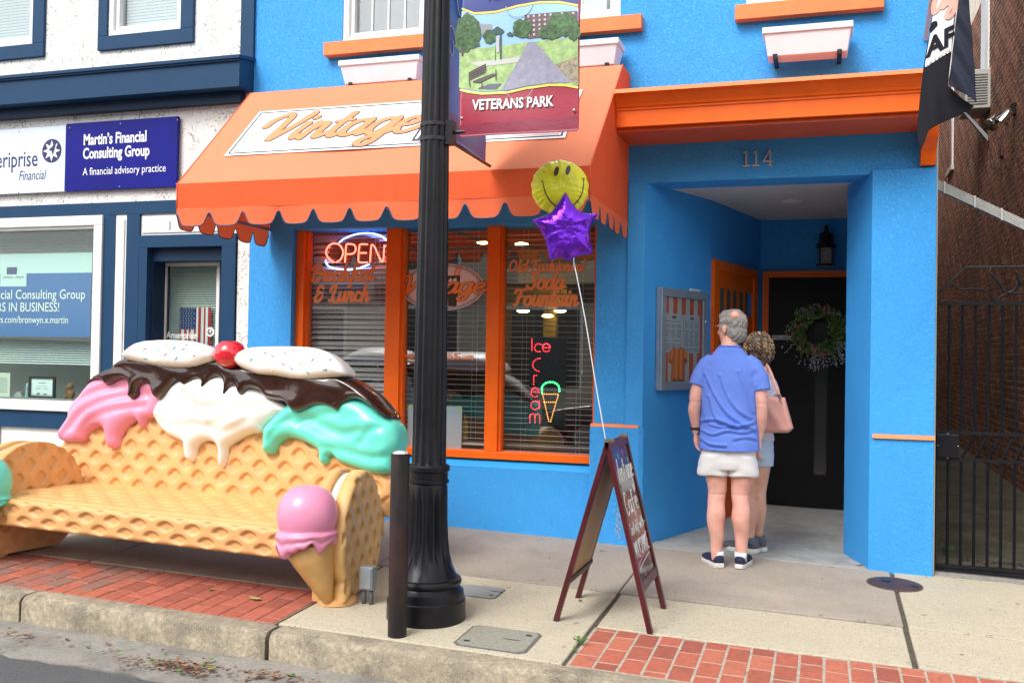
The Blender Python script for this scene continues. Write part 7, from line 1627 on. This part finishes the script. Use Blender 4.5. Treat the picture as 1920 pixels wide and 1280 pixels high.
V, Nn, Fc = fuse(mb, .0065, 5); mesh('body', placed(V, WO_, WY), Fc, SK2, wm, True)
mb = MB().rings([(0, 0, .80, .158, .12), (0, 0, .92, .15, .115), (.01, 0, 1.05, .145, .11), (.015, 0, 1.18, .148, .11), (.02, -.005, 1.25, .14, .09), (.025, -.004, 1.29, .10, .07), (.03, 0, 1.335, .062, .055)], 34)
mb.tube([(-.10, 0, 1.26), (-.15, -.003, 1.24), (-.185, -.01, 1.13)], [.055, .058, .058], 16).tube([(.09, 0, 1.25), (.125, -.003, 1.22), (.145, -.008, 1.13)], [.052, .052, .052], 16)
V, Nn, Fc = fuse(mb, .0065, 5); V = V+Nn*(.004*np.sin(V[:, 2]*50+V[:, 0]*30))[:, None]; mesh('blouse', placed(V, WO_, WY), Fc, M('blouse_pale', (.68, .62, .68), .8, bump=(22, .4, .006), spots=((60, .3, (.5, .45, .6), .4),)), wm, True)
mb = MB().rings([(0, 0, .68, .155, .12), (0, 0, .76, .158, .125), (0, 0, .84, .15, .115)], 30)
mb.rings([(-.070, 0, .62, .085, .092), (-.070, 0, .72, .085, .105)], 22).rings([(.075, .005, .62, .083, .09), (.075, .0, .72, .085, .105)], 22)
V, Nn, Fc = fuse(mb, .0065, 4); mesh('shorts', placed(V, WO_, WY), Fc, M('shorts_pale_blue', (.45, .56, .70), .85, bump=(20, .4, .006)), wm, True)
GRS_ = M('shoe_grey', (.10, .095, .12), .85, bump=(300, .4, .002)); SKG = M('sock_grey', (.09, .12, .15), .9)
shoe(wm, -.01, -.03, math.radians(62), WO_, WY, GRS_, M('sole_white'), SKG, L=.25); shoe(wm, .06, .05, math.radians(35), WO_, WY, GRS_, M('sole_white'), SKG, L=.25)
# curls
HR = [M('curl_brown', (.24, .15, .085), .5), M('curl_blonde', (.55, .38, .22), .5), M('curl_dark', (.08, .055, .04), .5)]
hb = MB(); hm = [MB(), MB(), MB()]; c = Vector((HC2[0]-.004, HC2[1]-.02, HC2[2]+.012)); rh = random.Random(8)
hb.ell(c+Vector((0, -.012, 0)), (.095, .10, .105), 24, 16).ell(c+Vector((0, -.04, -.075)), (.085, .06, .07), 20, 12)
V, Nn, Fc = fuse(hb, .007, 3); mesh('hair', placed(V, WO_, WY), Fc, HR[2], wm, True)
for k in range(420):
    th = rh.uniform(0, 6.28); ph = rh.uniform(-.95, 1.25)
    d = Vector((math.cos(th)*math.cos(ph), math.sin(th)*math.cos(ph), math.sin(ph)))
    if d.y > .45 and d.z < .5: continue
    b = c+Vector((d.x*.092, d.y*.098-.012, d.z*.102)); pts = []; fall = Vector((d.x*.3, d.y*.3-.1, -1)).normalized(); s = d.cross(fall).normalized(); L = rh.uniform(.03, .06); ra = rh.uniform(.006, .010)
    for i in range(13): a = i*.95+k; pts.append(b+fall*(L*i/12)+d*(ra*math.cos(a)+.004)+s*ra*math.sin(a))
    arr = placed(np.array([list(p) for p in pts]), WO_, WY); hm[rh.choices([0, 1, 2], [4, 3, 3])[0]].tube(arr.tolist(), rh.uniform(.0022, .0034), 5)
for k in range(3): o = hm[k].out('curls', HR[k], wm, True); o['kind'] = 'stuff'
# bag
BG = M('bag_pink', (.60, .30, .255), .5, bump=(60, .2, .002), var=(4, .05))
pb = [at(x, y, 7.13) for x, y in [(1426, 740), (1472, 745), (1488, 803), (1478, 811), (1430, 811), (1420, 806)]]
bg_ = thing('shoulder_bag', 'dusty pink leather shoulder bag hanging at the woman\'s side', 'bag', pb[4])
P2 = [(p.x, p.z) for p in pb]; us, vs_, U, V = grid(P2, .006); D = poly_sd(U, V, P2)
wf = lambda s, u, v: .008+dome(s, .03, .045+0*s)*np.clip(1.35-(v-P2[4][1])/.30, .2, 1)+.003*np.sin(u*60+v*40)*np.clip(s/.03, 0, 1)
sd_mesh('body', D, us, vs_, wf, lambda s, u, v: -wf(s, u, v), lambda u, v, w: (u, 7.13-w, v), BG, bg_)
def st(pts, Y, r): MB().tube(catmull([at(x, y, Y+dy) for x, y, dy in pts], 5), r, 8, flat=.35, up=(0, 1, 0)).out('strap', BG, bg_, True)
st([(1434, 742, 0), (1437, 720, .03), (1437, 700, .08), (1434, 685, .13)], 7.12, .010); st([(1463, 745, -.01), (1455, 725, .0), (1446, 700, .06), (1438, 684, .13), (1433, 680, .16)], 7.10, .010)
MB().tube(catmull([at(x, y, 7.06) for x, y in [(1461, 743), (1462, 752), (1468, 757)]], 4), .003, 6).out('tassel_cord', M('bag_dark', (.15, .08, .07), .5), bg_, True); MB().box(*[q for q in (at(1461, 742, 7.08).x-.008, at(1461, 742, 7.08).x+.008, 7.06, 7.075, at(1461, 742, 7.08).z-.012, at(1461, 742, 7.08).z+.012)]).out('buckle', M('chrome'), bg_)
# =================================================================== ACROSS THE STREET (seen only in the glass)
ox = thing('opposite_building', 'two storey cream building across the street with dark shop windows', 'building', (-6, -13, -1.6))
OC = M('cream_render', (.5, .46, .38), .8, var=(1.5, .08)); BOX('wall', OC, ox, -22, 14, -19, -13, -2.2, 6.5); BOX('roof', M('roof_felt'), ox, -22.2, 14.2, -19.2, -12.7, 6.5, 6.9)
for i in range(9):
    x = -20.5+3.8*i
    for z, h in ((-.9, 2.3), (2.6, 1.8)): BOX('window', M('opposite_glass', (.05, .06, .07), .1), ox, x, x+2.3, -13.0, -12.96, z, z+h); BOX('window_frame', WHITE, ox, x-.1, x+2.4, -12.985, -12.97, z-.1, z+h+.1)
    BOX('fascia', M('fascia_dark', (.08, .05, .045), .6), ox, x-.4, x+3.0, -12.9, -12.8, 1.65, 2.15)
MB().prism([(XL, -13), (XR, -13), (XR, -9), (XL, -9)], lambda x, y: road_z(x, y)-.1, lambda x, y: road_z(x, -9)+.16).out('far_pavement', SLAB1, kind='structure')
car = thing('parked_car', 'dark grey saloon car parked behind the viewpoint, seen only as a reflection', 'car', (-2.6, -3.2, -1.7))
cxx, cyy = -2.6, -3.2; cz = road_z(-2.6, -3.2)
def cf(u, v, w): return (cxx+u, cyy+w, cz+v)
low = catmull([(-2.3, .35), (-2.28, .62), (-2.1, .78), (-1.2, .92), (0, .95), (1.3, .93), (2.15, .86), (2.3, .6), (2.25, .3), (0, .22)], 4, True); CARP = M('car_paint', (.03, .033, .04), .15, metal=.4, coat=1)
us, vs_, U, V = grid(low, .04); D = poly_sd(U, V, low); ff2 = lambda s, u, v: .78+dome(s, .35, .1)
sd_mesh('body', D, us, vs_, ff2, lambda s, u, v: -ff2(s, u, v), cf, CARP, car)
cab = catmull([(-1.35, .9), (-.7, 1.34), (-.1, 1.45), (.7, 1.42), (1.65, .92), (0, .85)], 5, True); us, vs_, U, V = grid(cab, .04); D = poly_sd(U, V, cab); ff3 = lambda s, u, v: .58+dome(s, .4, .16)
sd_mesh('cabin', D, us, vs_, ff3, lambda s, u, v: -ff3(s, u, v), cf, M('car_glass', (.02, .025, .03), .03), car)
MB().tube([cf(x, z, s*.70) for x, z in catmull([(-1.3, .93), (-.7, 1.36), (-.1, 1.47), (.7, 1.44), (1.6, .95)], 5) for s in (1,)], .02, 6).tube([cf(x, z, -.70) for x, z in catmull([(-1.3, .93), (-.7, 1.36), (-.1, 1.47), (.7, 1.44), (1.6, .95)], 5)], .02, 6).out('roof_rail', M('chrome'), car, True)
for x in (-1.45, 1.4):
    for s in (-1, 1):
        w_ = MB().tube([cf(x, .33, s*.66), cf(x, .33, s*.9)], .33, 28).out('wheel', M('tyre', (.02, .02, .02), .8), car); MB().tube([cf(x, .33, s*.9), cf(x, .33, s*.915)], .2, 20).out('rim', GREYM, w_)
